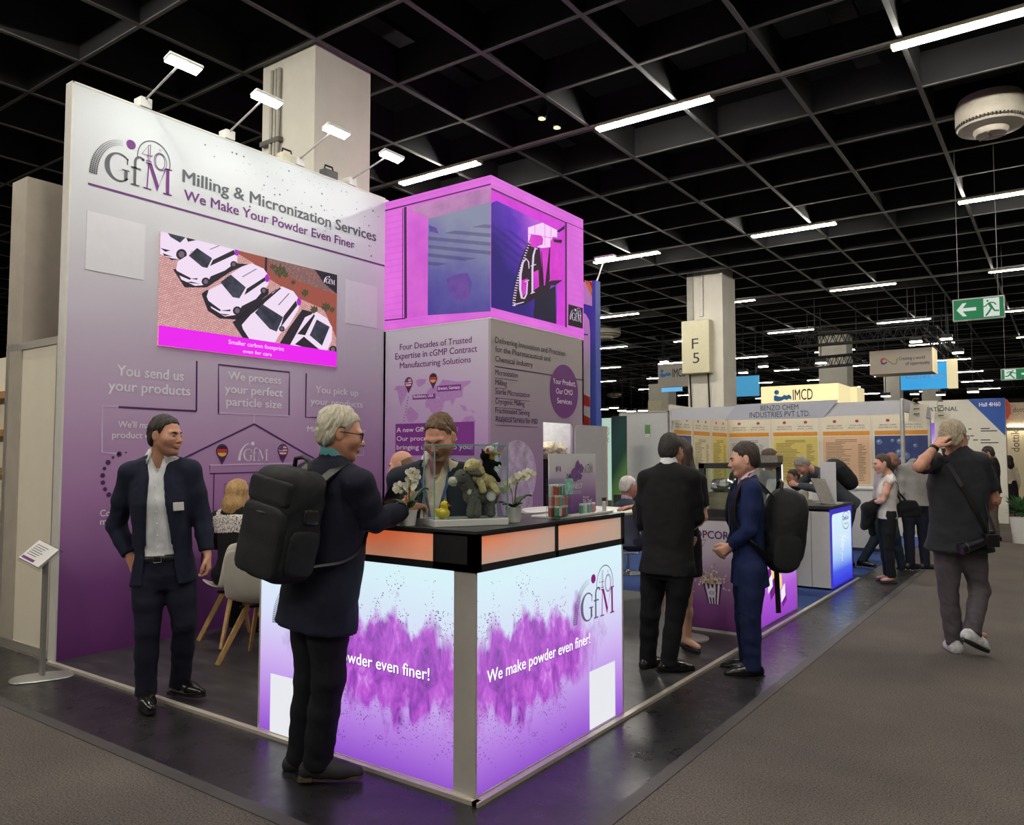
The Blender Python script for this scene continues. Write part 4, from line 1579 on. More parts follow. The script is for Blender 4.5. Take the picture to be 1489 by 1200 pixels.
def map_pin(pl, px, py, r, flag, parent):
 c = pl.uv(px, py)
 m_ = M()
 pts = [(c[0] + 1.15 * r * math.cos(t), c[1] + 1.15 * r * math.sin(t)) for t in np.linspace(math.radians(-35), math.radians(215), 22)] + [(c[0], c[1] - 2.3 * r)]
 m_.poly([pl.p3(q[0], q[1], 0.004) for q in pts], 0)
 cols = {'de': ['k', 'r', 'y'], 'us': ['r', 'w', 'r', 'w', 'r', 'w', 'r']}[flag]
 keys = ['k', 'r', 'y', 'w', 'b']
 n = len(cols)
 for i, cc in enumerate(cols):
  y1, y0 = 1 - 2 * i / n, 1 - 2 * (i + 1) / n
  ys = np.linspace(y0, y1, 5)
  xs = np.sqrt(np.maximum(0, 1 - ys ** 2)) * 0.93
  pts = [(c[0] + x * r, c[1] + y * r * 0.93) for x, y in zip(xs, ys)] + [(c[0] - x * r, c[1] + y * r * 0.93) for x, y in zip(xs[::-1], ys[::-1])]
  m_.poly([pl.p3(q[0], q[1], 0.006) for q in pts], 1 + keys.index(cc))
 if flag == 'us':
  m_.poly([pl.p3(c[0] + x * r, c[1] + y * r, 0.0075) for x, y in ((-0.85, 0.0), (0.0, 0.0), (0.0, 0.92), (-0.4, 0.82), (-0.8, 0.45))], 1 + keys.index('b'))
 pb(m_, 'map_pin', [PURD] + [FL[k] for k in keys], parent)

map_pin(WALL, 322.6, 656, 0.055, 'de', wall)
map_pin(WALL, 411, 655, 0.055, 'us', wall)

# ---- LED screen with the car picture
scr = thing('video_screen', 'flat video screen showing white cars parked on red paving, on the tall wall', 'screen', (WX, 4.54, 2.97))
uv = [WALL.uv(*p) for p in ((231, 333), (489, 403), (487, 535), (229, 501))]
sx0, sx1 = np.mean([uv[0][0], uv[3][0]]), np.mean([uv[1][0], uv[2][0]])
sz0, sz1 = np.mean([uv[2][1], uv[3][1]]), np.mean([uv[0][1], uv[1][1]])

def zc4(x, y):
 return WALL.uv(220 + x / 5.318, 330 + y / 5.319)

def brick_screen():
 t = NT('screen_paving')
 tc = t.n('ShaderNodeTexCoord')
 mp = t.n('ShaderNodeMapping')
 mp.inputs['Rotation'].default_value = (0, math.radians(90), math.radians(0))
 sep = t.n('ShaderNodeSeparateXYZ')
 t.l(tc.outputs['Object'], sep.inputs[0])
 cmb = t.n('ShaderNodeCombineXYZ')
 t.l(t.math('ADD', t.math('MULTIPLY', sep.outputs[1], 0.85), t.math('MULTIPLY', sep.outputs[2], 0.5)), cmb.inputs[0])
 t.l(t.math('SUBTRACT', t.math('MULTIPLY', sep.outputs[2], 0.85), t.math('MULTIPLY', sep.outputs[1], 0.45)), cmb.inputs[1])
 br = t.n('ShaderNodeTexBrick')
 br.inputs['Scale'].default_value = 16
 br.inputs['Mortar Size'].default_value = 0.03
 br.inputs['Color1'].default_value = lin((232, 184, 180))
 br.inputs['Color2'].default_value = lin((214, 160, 158))
 br.inputs['Mortar'].default_value = lin((164, 108, 112))
 t.l(cmb.outputs[0], br.inputs['Vector'])
 t.b.inputs['Base Color'].default_value = (0.02, 0.02, 0.02, 1)
 t.l(br.outputs[0], t.b.inputs['Emission Color'])
 t.b.inputs['Emission Strength'].default_value = 0.95
 t.b.inputs['Specular IOR Level'].default_value = 0.06
 return t.m

def emat_noise(name, c0, c1, scale, strength=0.9):
 t = NT(name)
 t.l(t.ramp(t.noise(scale, 4, 0.65), [(0.35, lin(c0)), (0.65, lin(c1))]), t.b.inputs['Emission Color'])
 t.b.inputs['Base Color'].default_value = (0.02, 0.02, 0.02, 1)
 t.b.inputs['Emission Strength'].default_value = strength
 t.b.inputs['Specular IOR Level'].default_value = 0.06
 return t.m

m_ = M()
m_.box(WALL.p3(sx0, sz0, 0.0065), WALL.p3(sx1, sz1, 0.012))
pb(m_, 'screen_body', brick_screen(), scr)
SW, SD = emat('screen_white', (245, 225, 248), 0.95), emat('screen_dark', (42, 36, 46), 0.9)
SM, SG, SP = emat('screen_magenta', (235, 30, 238), 1.0), emat_noise('screen_green', (50, 52, 34), (104, 98, 66), 60), emat_noise('screen_soil', (176, 78, 64), (150, 92, 78), 70)
SF, SGL = emat_noise('screen_fence', (128, 84, 78), (166, 120, 104), 50), emat_noise('screen_glass', (40, 42, 52), (70, 72, 92), 12)
SGY, SPU = emat('screen_grey', (120, 100, 118), 0.9), emat('screen_violet', (170, 40, 190), 1.0)
lay = {'n': 0}

def clip_poly(pts, lo, hi):
 def cl(p, ax, val, keep_less):
  out = []
  for i in range(len(p)):
   a, b = p[i - 1], p[i]
   ia = (a[ax] <= val) if keep_less else (a[ax] >= val)
   ib = (b[ax] <= val) if keep_less else (b[ax] >= val)
   if ia != ib:
    t = (val - a[ax]) / (b[ax] - a[ax])
    out.append(tuple(a[k] + t * (b[k] - a[k]) for k in (0, 1)))
   if ib:
    out.append(tuple(b))
  return out
 for ax in (0, 1):
  pts = cl(pts, ax, lo[ax], False)
  if pts:
   pts = cl(pts, ax, hi[ax], True)
  if not pts:
   return []
 return pts

def scr_poly(m_, pts, mi, off, f=zc4, pl=WALL, lo=None, hi=None):
 uv = [tuple(f(*p)) for p in pts]
 uv = clip_poly(uv, lo if lo is not None else (sx0, sz0), hi if hi is not None else (sx1, sz1))
 if len(uv) >= 3:
  m_.poly([pl.p3(q[0], q[1], off) for q in uv], mi)

m_ = M()
O = 0.0135
scr_poly(m_, [(640, 160), (1440, 330), (1440, 900), (1330, 640), (1150, 560), (900, 400), (780, 280), (650, 200)], 0, O)
scr_poly(m_, [(800, 190), (1440, 330), (1440, 530), (1120, 420), (900, 270)], 1, O + 0.0005)
for k in range(16):
 x = 900 + 32 * k
 y = 225 + 8.5 * k + (0 if k < 9 else 4 * (k - 9))
 scr_poly(m_, [(x, y), (x + 7, y + 2), (x - 30, y + 130), (x - 37, y + 128)], 2, O + 0.001)
scr_poly(m_, [(820, 190), (830, 190), (1440, 510), (1440, 522)], 2, O + 0.0012)
scr_poly(m_, [(1255, 330), (1440, 365), (1440, 530), (1330, 440)], 3, O + 0.0014)
for cx, cy, r in ((985, 340, 62), (930, 310, 30), (1090, 430, 26), (1180, 510, 38), (1340, 620, 46), (1250, 640, 40), (1030, 370, 30), (1390, 640, 30)):
 scr_poly(m_, [(cx + r * (0.7 + 0.3 * math.sin(k * 2.7)) * math.cos(k * 0.4), cy + r * (0.7 + 0.3 * math.cos(k * 3.1)) * math.sin(k * 0.4)) for k in range(16)], 4, O + 0.0016)
scr_poly(m_, [(872, 230), (890, 230), (885, 380), (868, 380)], 3, O + 0.0016)
# shade on the paving right of each car
for pts in ([(160, 330), (250, 470), (420, 470), (620, 340), (740, 290), (600, 280), (300, 300)], [(380, 520), (430, 650), (520, 710), (660, 720), (900, 520), (900, 480), (420, 490)], [(620, 740), (700, 860), (760, 900), (1000, 600), (960, 480), (800, 600)], [(980, 910), (1100, 930), (1240, 660), (1160, 640), (1060, 780)], [(64, 190), (150, 260), (300, 240), (250, 180)]):
 scr_poly(m_, pts, 3, O + 0.0018)
pb(m_, 'scenery', [SP, SF, SGY, SD, SG], scr)
CARS = [dict(b=[(0, 0), (420, 90), (460, 150), (300, 190), (260, 260), (150, 245), (20, 200), (0, 100)], g=[(100, 20), (160, 28), (270, 70), (215, 125), (140, 80)], g2=[(255, 70), (380, 95), (275, 118)], w=[(225, 215, 42)], d=[[(62, 165), (140, 185), (100, 195)], [(80, 205), (160, 235), (90, 225)]]),
  dict(b=[(450, 115), (620, 165), (660, 200), (655, 270), (560, 340), (450, 385), (420, 450), (330, 458), (225, 410), (183, 330), (195, 270), (290, 210), (350, 160)], g=[(345, 165), (462, 245), (425, 320), (385, 312), (280, 225)], g2=[(468, 258), (630, 180), (640, 215), (445, 305)], w=[(412, 425, 32), (628, 292, 26)], d=[[(185, 340), (300, 400), (290, 412), (200, 375)], [(300, 402), (350, 398), (345, 412)], [(300, 425), (370, 445), (260, 432)]]),
  dict(b=[(770, 285), (860, 325), (905, 390), (895, 450), (800, 560), (690, 615), (660, 680), (560, 695), (455, 630), (420, 540), (435, 490), (540, 440), (600, 370), (690, 310)], g=[(605, 370), (722, 470), (672, 555), (620, 545), (525, 430)], g2=[(730, 480), (870, 390), (885, 410), (710, 530)], w=[(655, 650, 34), (860, 495, 26)], d=[[(428, 570), (530, 645), (520, 655), (440, 610)], [(525, 650), (606, 640), (600, 655)], [(520, 672), (600, 680), (560, 688)]]),
  dict(b=[(1000, 462), (1090, 500), (1140, 570), (1130, 640), (1050, 770), (985, 830), (945, 900), (830, 905), (720, 860), (690, 760), (760, 680), (850, 610), (930, 510)], g=[(850, 600), (1010, 700), (960, 812), (905, 790), (792, 665)], g2=[(1015, 690), (1110, 570), (1120, 610), (990, 780)], w=[(1000, 790, 22)], d=[[(692, 780), (750, 870), (720, 860)], [(800, 620), (985, 470), (995, 478), (830, 620)]]),
  dict(b=[(1270, 660), (1350, 710), (1390, 780), (1385, 880), (1340, 980), (1120, 925), (1060, 920), (1110, 830), (1180, 700)], g=[(1270, 718), (1370, 775), (1310, 920), (1215, 840)], g2=[(1120, 830), (1250, 675), (1255, 690), (1180, 840)], w=[(1395, 950, 30)], d=[[(1100, 910), (1170, 850), (1290, 950), (1260, 960)]])]
m_ = M()
for i, c in enumerate(CARS):
 o = O + 0.0024 + 0.0008 * i
 for x, y, r in c['w']:
  scr_poly(m_, [(x + r * math.cos(k * 0.45), y + r * math.sin(k * 0.45)) for k in range(14)], 1, o + 0.0004)
 scr_poly(m_, c['b'], 0, o)
 for x, y, r in c['w']:
  scr_poly(m_, [(x + 0.55 * r * math.cos(k * 0.45), y + 0.6 * r * math.sin(k * 0.45)) for k in range(14)], 3, o + 0.0006)
 scr_poly(m_, c['g'], 2, o + 0.0003)
 scr_poly(m_, c['g2'], 1, o + 0.0003)
 for d in c['d']:
  scr_poly(m_, d, 1, o + 0.0003)
for x0, y0, x1, y1 in ((690, 388, 800, 325), (970, 605, 1052, 515), (440, 175, 540, 135)):
 scr_poly(m_, [(x0, y0), (x0 + 6, y0 + 4), (x1 + 6, y1 + 4), (x1, y1)], 3, O + 0.0075)
for cx, cy in ((885, 400), (1132, 580), (650, 195)):
 scr_poly(m_, [(cx + 18 * math.cos(k * 0.6), cy + 32 * math.sin(k * 0.6)) for k in range(10)], 4, O + 0.0076)
pb(m_, 'parked_cars', [SW, SD, SGL, SGY, SPU], scr)
m_ = M()
scr_poly(m_, [(48, 762), (1424, 968), (1424, 1095), (42, 915)], 0, O + 0.009)
pb(m_, 'caption_band', SM, scr)
m_ = M()

def sc(x, y):
 return (220 + x / 5.318, 330 + y / 5.319)

put_text(m_, WALL, 'Smaller carbon footprint', sc(585, 905), sc(1015, 963), sc(585, 872), off=O + 0.0100)
put_text(m_, WALL, 'even for cars', sc(697, 975), sc(918, 1002), sc(697, 947), off=O + 0.0100)
a = WALL.uv(*sc(1322, 432))
brand_logo(m_, WALL, a[0], a[1], WALL.uv(*sc(1408, 445))[0] - a[0], O + 0.010, 0, 0, anniversary=False, mono=0)
pb(m_, 'caption', emat('screen_text', (255, 235, 255), 1.0), scr)

# ---- arm floodlights on the wall
def flood(px_base, px_head, label):
 """base clamp on the wall's top edge, head hanging out in front; head given by the pixels of its near and far ends"""
 b = gx(px_base[0], px_base[1], WX - 0.04)
 b = np.array([WX - 0.04, b[1], 4.47])
 hx = WX + 0.62
 e0, e1 = gx(*px_head[0], hx), gx(*px_head[1], hx)
 hc = (e0 + e1) / 2
 L = 0.30
 t = thing('arm_floodlight', label, 'floodlight', b)
 al, wh = mat('lamp_silver', (190, 188, 182), 0.35, 0.4), mat('lamp_white', (214, 212, 205), 0.45)
 M().box((-0.055, -0.05, 0.0), (0.06, 0.05, 0.085)).box((-0.06, -0.035, -0.05), (-0.048, 0.035, 0.02)).build('clamp', wh, t, bevel=0.012)
 M().tube([(0, 0, 0.06), hc - b + np.array([-0.03, 0, 0.03])], 0.009, 8).build('arm', al, t, smooth=60)
 h = hc - b
 tilt = 0.32
 M().bar(h + np.array([0, -0.145, 0.014]), h + np.array([0, 0.145, 0.014]), 0.10, 0.028, up=(-tilt, 0, 1)).build('head', wh, t, bevel=0.006)
 n = np.array([-tilt, 0, -1.0])
 n /= np.linalg.norm(n)
 M().bar(h + np.array([0, -0.135, 0.012]) + n * 0.017, h + np.array([0, 0.135, 0.012]) + n * 0.017, 0.085, 0.008, up=(-tilt, 0, 1)).build('lamp_panel', emat('flood_panel', (250, 250, 246), 30.0, black=False), t)
 ld = bpy.data.lights.new('flood_beam', 'AREA')
 ld.shape, ld.size, ld.size_y = 'RECTANGLE', 0.26, 0.08
 ld.energy = FLOOD
 ld.color = (0.94, 1.0, 0.97)
 ld.spread = math.radians(150)
 lo = bpy.data.objects.new('flood_beam', ld)
 COL.objects.link(lo)
 lo.parent = t
 dirv = Vector((-0.42, 0, -1.0)).normalized()
 lo.rotation_euler = dirv.to_track_quat('-Z', 'X').to_euler()
 lo.location = tuple(h + n * 0.03)
 lo.visible_camera = True
 return t

flood((208, 146), ((243, 84), (291, 104)), 'arm floodlight at the high near corner of the tall wall')
flood((330, 193), ((367, 138), (410, 152)), 'second arm floodlight from the near corner of the tall wall')
flood((432, 232), ((472, 186), (507, 197)), 'third arm floodlight from the near corner of the tall wall')
flood((508, 264), ((553, 223), (586, 233)), 'arm floodlight next to the pink video cube, the farthest of four')

for px, py, lb in ((437, 231, 'small cream box with a black handle on top of the tall wall'), (496, 262, 'small dark box on top of the tall wall near the pink cube')):
 p = gx(px, py, WX - 0.06)
 t = thing('control_box', lb, 'box', (WX - 0.075, p[1] - 0.16, 4.471))
 c = (206, 200, 176) if px < 450 else (60, 58, 58)
 M().box((-0.05, -0.09, 0), (0.05, 0.09, 0.10)).build('box_body', mat('box_%d' % px, c, 0.5), t, bevel=0.01)
 M().tube([(0, -0.06, 0.10), (0, -0.05, 0.15), (0, 0.05, 0.15), (0, 0.06, 0.10)], 0.010, 6).build('handle', mat('lock_dark', (44, 44, 46), 0.4), t, smooth=60)

# ================================================================== tower with the corner screen
TY, TX = 6.236, -4.712
TL_, TR_ = Plane('y', TY), Plane('x', TX)
tower = thing('display_tower', 'purple printed corner tower with a world map under the pink video cube', 'display tower', ((WX + TX) / 2, 7.1, 0))
tl = tower.location
TZ = 2.937
m_ = M()
m_.box((WX, TY, 0), (TX - 0.03, TY + 0.03, TZ))
pb(m_, 'front_panel', print_grad('tower_print', [(0.0, (112, 58, 128)), (0.35, (168, 118, 182)), (0.62, (196, 164, 206)), (0.85, (200, 186, 206)), (1.0, (205, 200, 212))]), tower)
DY0, DY1, DZ = 7.20, 7.83, 1.92
m_ = M()
m_.box((TX - 0.03, TY, 0), (TX, DY0, TZ)).box((TX - 0.03, DY0, DZ), (TX, DY1, TZ)).box((TX - 0.03, DY1, 0), (TX, 8.09, TZ))
pb(m_, 'side_panel', print_grad('tower_side_print', [(0.0, (120, 76, 132)), (0.45, (158, 124, 164)), (0.65, (166, 146, 164)), (0.85, (172, 160, 160)), (1.0, (176, 166, 162))]), tower)
m_ = M()
m_.box((WX, 8.06, 0), (TX, 8.09, TZ)).box((WX, TY, 0), (WX + 0.03, 8.09, TZ))
pb(m_, 'back_panel', mat('cabin_white', (206, 204, 200), 0.7), tower)
for y in (TY + 0.0,):
 m_ = M()
 m_.box((WX, TY - 0.004, TZ), (TX + 0.004, 8.095, TZ + 0.012))
 pb(m_, 'edge_strip', mat('profile_white', (222, 218, 208), 0.4), tower)

m_ = M()
for t_, p0, p1, pt in [('Four Decades of Trusted', (581.7, 509.3), (686, 498.3), (581.7, 500.5)), ('Expertise in cGMP Contract', (575, 523), (694, 511.5), (575, 514)), ('Manufacturing Solutions', (581.7, 536), (685, 527), (581.7, 527.5))]:
 put_text(m_, TL_, t_, p0, p1, pt, bold=0.010)
pb(m_, 'headline', PUR, tower)

def z3(x, y):
 return (560 + x / 6.669, 480 + y / 6.667)

m_ = M()
for pts in ([(85, 580), (110, 540), (190, 540), (215, 600), (200, 650), (170, 700), (150, 740), (130, 650), (120, 590)], [(215, 770), (250, 745), (300, 790), (330, 820), (310, 870), (270, 890), (225, 890), (205, 830)], [(295, 490), (340, 475), (405, 478), (385, 520), (330, 555), (310, 530)], [(390, 700), (420, 650), (520, 660), (570, 730), (545, 800), (490, 830), (440, 790), (430, 760), (390, 750)], [(420, 640), (400, 600), (440, 560), (520, 540), (560, 480), (700, 500), (840, 490), (820, 520), (760, 560), (750, 650), (690, 660), (650, 740), (630, 680), (590, 690), (560, 720), (520, 650), (470, 640)], [(740, 890), (780, 840), (850, 830), (880, 890)], [(720, 720), (780, 740), (800, 790), (760, 780)], [(820, 770), (870, 790), (860, 810)]):
 m_.poly([TL_.px(*z3(*p), off=0.002) for p in pts])
pb(m_, 'world_map', mat('ink_map', (184, 138, 196), 0.6, var=0.1, vscale=30), tower)
m_ = M()
for k in range(9):
 c = TL_.uv(*z3(225 - 5 * k, 655 + 28 * k))
 m_.add([TL_.p3(c[0] + 0.008 * q[0], c[1] + 0.008 * q[1], 0.0035) for q in disc2(0, 0, 1, 1, 8)], [tuple(range(8))])
for q in ([(268, 640), (490, 605), (487, 660), (268, 680)], [(507, 545), (740, 520), (738, 580), (507, 605)]):
 uv = [TL_.uv(*z3(*p)) for p in q]
 m_.box(TL_.p3((uv[0][0] + uv[3][0]) / 2, (uv[2][1] + uv[3][1]) / 2, 0), TL_.p3((uv[1][0] + uv[2][0]) / 2, (uv[0][1] + uv[1][1]) / 2, 0.003))
uv = [TL_.uv(*p) for p in ((575.5, 617), (690, 612.7), (690, 661.5), (575.5, 663))]
m_.box(TL_.p3(uv[0][0], (uv[2][1] + uv[3][1]) / 2, 0), TL_.p3(uv[1][0], (uv[0][1] + uv[1][1]) / 2, 0.003))
pb(m_, 'caption_boxes', mat('ink_violet_box', (132, 52, 146), 0.6, var=0.04), tower)
m_ = M()
for t_, p0, p1, pt, bo in [('Bethlehem, USA', z3(280, 660), z3(470, 648), z3(280, 632), 0.02), ('Bremen, Germany', z3(518, 585), z3(728, 565), z3(518, 555), 0.02), ('A new GfM era begins:', (577.3, 628.6), (666.3, 626.6), (577.3, 622), 0.01), ('Our process in PA is', (577.3, 641.4), (665, 640), (577.3, 634.6), 0.01), ('bringing us closer to you!', (577.3, 654.4), (687.5, 652.5), (577.3, 647.6), 0.01)]:
 put_text(m_, TL_, t_, p0, p1, pt, off=0.005, bold=bo)
pb(m_, 'caption_lettering', mat('ink_white', (236, 230, 238), 0.6), tower)
map_pin(TL_, *z3(230, 510), 0.052, 'us', tower)
map_pin(TL_, *z3(468, 470), 0.050, 'de', tower)
INK = mat('ink_charcoal', (52, 46, 56), 0.6)
m_ = M()
for t_, p0, p1, pt in [('Delivering Innovation and Precision', (720, 498.3), (821.7, 518.3), (720, 489.5)), ('for the Pharmaceutical and', (720, 511.7), (800, 525.2), (720, 503.4)), ('Chemical Industry', (720, 525.2), (774.3, 534.5), (720, 517))]:
 put_text(m_, TR_, t_, p0, p1, pt, bold=0.008)
pb(m_, 'side_headline', INK, tower)
m_ = M()
for t_, p0, p1 in [('Micronization', (720, 545.2), (752.7, 549.3)), ('Milling', (720, 559.7), (736.7, 561.2)), ('Sterile Micronization', (720, 574.2), (770, 576.9)), ('Cryogenic Milling', (720, 588.2), (762.3, 589.6)), ('Fractionated Sieving', (720, 601.9), (770, 602.8)), ('Analytical Service for PSD', (720, 613.7), (781.7, 615.9))]:
 put_text(m_, TR_, t_, p0, p1, (p0[0], p0[1] - 8), bold=0.004)
 a, b = TR_.uv(p0[0], p0[1] + 2.4), TR_.uv(*p1)
 m_.box(TR_.p3(a[0], a[1] - 0.016, 0), TR_.p3(b[0], a[1] - 0.012, 0.003))
a, b = TR_.uv(720, 532.5), TR_.uv(848, 553.3)
m_.box(TR_.p3(a[0], (a[1] + b[1]) / 2 - 0.006, 0), TR_.p3(8.085, (a[1] + b[1]) / 2 + 0.006, 0.003))
pb(m_, 'service_list', PURD, tower)
c = TR_.uv(820.3, 569.3)
m_ = M()
rr = 39 / FPX * depth_of(gx(820, 569, TX))
m_.add([TR_.p3(c[0] + rr * q[0], c[1] + rr * q[1], 0.004) for q in disc2(0, 0, 1, 1, 40)], [tuple(range(40))])
pb(m_, 'round_badge', PUR, tower)
m_ = M()
put_text_uv(m_, TR_, 'Your Product,', c[0], c[1] + 0.075, 0.50, 0.062, 0.006, bold=0.006, centre=True)
put_text_uv(m_, TR_, 'Our CMO', c[0], c[1] - 0.035, 0.36, 0.062, 0.006, bold=0.006, centre=True)
put_text_uv(m_, TR_, 'Services', c[0], c[1] - 0.145, 0.32, 0.062, 0.006, bold=0.006, centre=True)
pb(m_, 'badge_lettering', mat('ink_white', (236, 230, 238), 0.6), tower)
# large pale round pictures low on the side panel
m_ = M()
for (px, py), (rx, ry), mi_ in (((752, 690), (22, 50), 0), ((752, 728), (28, 40), 0)):
 c = TR_.uv(px, py)
 k = depth_of(TR_.p3(*c)) / FPX
 r = ry * k
 m_.add([TR_.p3(c[0] + r * 1.0 * q[0], c[1] + r * q[1], 0.002 + 0.001 * (py > 700)) for q in disc2(0, 0, 1, 1, 40)], [tuple(range(40))], mi_)
pb(m_, 'round_pictures', mat('picture_lilac', (190, 168, 196), 0.6, var=0.35, vscale=9), tower)
m_ = M()
m_.poly([TR_.px(*p, off=0.005) for p in ((687, 646), (724, 642), (722, 654), (727, 680), (719, 700), (723, 757), (704, 762), (700, 700), (694, 672))][:])
m_ = M()
pts = [(715.5, 646), (724, 643), (722, 654), (727, 680), (719, 700), (723, 757), (715.5, 760)]
m_.poly([TR_.px(*p, off=0.004) for p in pts])
pb(m_, 'pale_flask_shape', mat('pale_cyan', (196, 224, 232), 0.5, var=0.06), tower)  # pale cyan flask-shaped patch on the side panel

# door leaf standing open
dl = thing('open_door', 'plain grey door leaf standing open at the tower cabin', 'door', (TX + 0.01, DY1 + 0.02, 0))
e = gd(889, 640, 9.75)
d = np.array([e[0] - dl.location[0], e[1] - dl.location[1], 0])
d /= np.linalg.norm(d)
W_ = 0.66
nn = np.array([-d[1], d[0], 0])
M().bar((d * 0.0) + np.array([0, 0, 0.97]), d * W_ + np.array([0, 0, 0.97]), 0.04, 1.88, up=(0, 0, 1)).build('leaf', mat('door_grey', (176, 174, 172), 0.5, var=0.03), dl)
M().bar(d * W_ + np.array([0, 0, 0.97]), d * (W_ + 0.03) + np.array([0, 0, 0.97]), 0.045, 1.88).build('edge_band', mat('door_beech', (206, 184, 152), 0.5), dl)
M().bar(d * (W_ - 0.10) + nn * -0.03 + np.array([0, 0, 1.0]), d * (W_ - 0.04) + nn * -0.03 + np.array([0, 0, 1.0]), 0.03, 0.07).build('lock', mat('lock_dark', (44, 44, 46), 0.4), dl)

# coats with fluffy collars inside the cabin
for i, (px, py, lb) in enumerate(((797, 655, 'black coat with a cream fluffy collar inside the cabin doorway, the nearer one'), (823, 652, 'black coat with a cream fluffy collar inside the cabin doorway, next to the open door'))):
 p = gx(px, py, TX - 0.30)
 t = thing('hanging_coat', lb, 'coat', (p[0], p[1], 0.35))
 S = Soft(0.02)
 z = p[2] - 0.35
 S.ell((0, 0, z - 0.02), (0.12, 0.14, 0.13), None, 0.03)
 soft('fur_collar', S, mat('fur_cream', (204, 190, 160), 0.95, var=0.3, vscale=40, bump=0.8, bscale=90), t, disp=lambda V: 0.012 * wob(V, 70))
 S = Soft(0.02)
 S.loft((0, 0, 0), np.eye(3), [(0, 0.15, 0.19, 0), (z - 0.3, 0.12, 0.17, 0), (z - 0.1, 0.10, 0.15, 0)], 0.03)
 soft('coat_body', S, cloth('coat_black', (24, 24, 26)), t, disp=lambda V: 0.008 * wob(V, 14, (1.5, 1.5, 0.3)))
m_ = M()
m_.box((TX - 0.9, 6.9, 1.62), (TX - 0.25, 8.0, 1.64)).box((TX - 1.1, 6.8, 0.35), (TX - 1.05, 8.0, 1.9))
sh = thing('cabin_shelf', 'white shelf above the coats inside the tower cabin', 'shelf', (TX - 0.6, 7.5, 0))
pb(m_, 'shelf_board', mat('cabin_white', (206, 204, 200), 0.7), sh)
ld = bpy.data.lights.new('cabin_area_light', 'AREA')  # bodiless area light, unseen, brightens the inside of the cabin
ld.size = 0.5
ld.energy = 14
lo = bpy.data.objects.new('cabin_area_light', ld)
COL.objects.link(lo)
lo.location = (TX - 0.5, 7.4, 2.5)

# ---- the corner video cube
cube = thing('corner_video_cube', 'pink corner video cube showing big three-dimensional logo letters, on top of the tower', 'video wall', ((WX + TX) / 2, 7.1, TZ + 0.012))
CZ0, CZ1 = TZ + 0.012, 4.42

def led(name, c0, c1, strength=1.0, scale=3.0, stripes=0.0):
 if name in MATS:
  return MATS[name]
 t = NT(name)
 f = t.noise(scale, 3, 0.6)
 if stripes:
  sp = t.n('ShaderNodeSeparateXYZ')
  t.l(t.n('ShaderNodeTexCoord').outputs['Object'], sp.inputs[0])
  s_ = t.math('FRACT', t.math('MULTIPLY', sp.outputs[2], 14.0))
  f = t.math('ADD', f, t.math('MULTIPLY', t.math('LESS_THAN', s_, 0.25), -stripes))
 t.l(t.ramp(f, [(0.3, lin(c0)), (0.7, lin(c1))]), t.b.inputs['Emission Color'])
 t.b.inputs['Base Color'].default_value = (0.02, 0.02, 0.02, 1)
 t.b.inputs['Emission Strength'].default_value = strength
 t.b.inputs['Roughness'].default_value = 0.5
 t.b.inputs['Specular IOR Level'].default_value = 0.06
 MATS[name] = t.m
 return t.m

PINK = led('led_pink', (214, 96, 214), (232, 112, 226), 0.95, 2.0, 0.15)
PINK2 = led('led_magenta', (204, 40, 208), (226, 64, 222), 0.95)
PINK3 = led('led_rose', (176, 112, 178), (204, 140, 200), 0.9)
LINE = emat('led_line', (70, 28, 78), 0.9)
DARK = emat('led_black', (24, 18, 26), 0.6)
m_ = M()
m_.box((WX + 0.005, TY, CZ0), (TX, 8.10, CZ1))
pb(m_, 'screen_block', PINK, cube)

def blue_back(name, ax, c_lo, c_mid, c_hi, ang):
 t = NT(name)
 sp = t.n('ShaderNodeSeparateXYZ')
 t.l(t.n('ShaderNodeTexCoord').outputs['Object'], sp.inputs[0])
 h = sp.outputs[0 if ax == 'x' else 1]
 f = t.math('ADD', t.math('ADD', t.math('MULTIPLY', sp.outputs[2], 0.55), t.math('MULTIPLY', h, ang)), t.math('MULTIPLY', t.noise(2.2, 4, 0.6), 0.5))
 f = t.math('SUBTRACT', f, 0.12)
 c = t.ramp(f, [(0.15, lin(c_lo)), (0.45, lin(c_mid)), (0.8, lin(c_hi))])
 # slanting dark streaks in the middle
 st = t.math('FRACT', t.math('ADD', t.math('MULTIPLY', sp.outputs[2], 11.0), t.math('MULTIPLY', h, 2.6)))
 band = t.math('MULTIPLY', t.math('LESS_THAN', st, 0.42), t.math('LESS_THAN', t.math('ABSOLUTE', t.math('SUBTRACT', sp.outputs[2], 0.80)), 0.17))
 c = t.mix(t.math('MULTIPLY', band, 0.45), c, lin((40, 24, 92)))
 t.l(c, t.b.inputs['Emission Color'])
 t.b.inputs['Base Color'].default_value = (0.02, 0.02, 0.02, 1)
 t.b.inputs['Emission Strength'].default_value = 0.9
 t.b.inputs['Specular IOR Level'].default_value = 0.06
 return t.m

def za(x, y):
 return TL_.uv(540 + x / 3.0, 240 + y / 3.0)

def zb(x, y):
 return TR_.uv(700 + x / 5.7125, 270 + y / 5.714)

loL, hiL = (WX + 0.005, CZ0), (TX, CZ1)
loR, hiR = (TY, CZ0), (8.10, CZ1)

def PL(m_, pts, mi, off):
 scr_poly(m_, pts, mi, off, za, TL_, loL, hiL)

def PR(m_, pts, mi, off):
 scr_poly(m_, pts, mi, off, zb, TR_, loR, hiR)

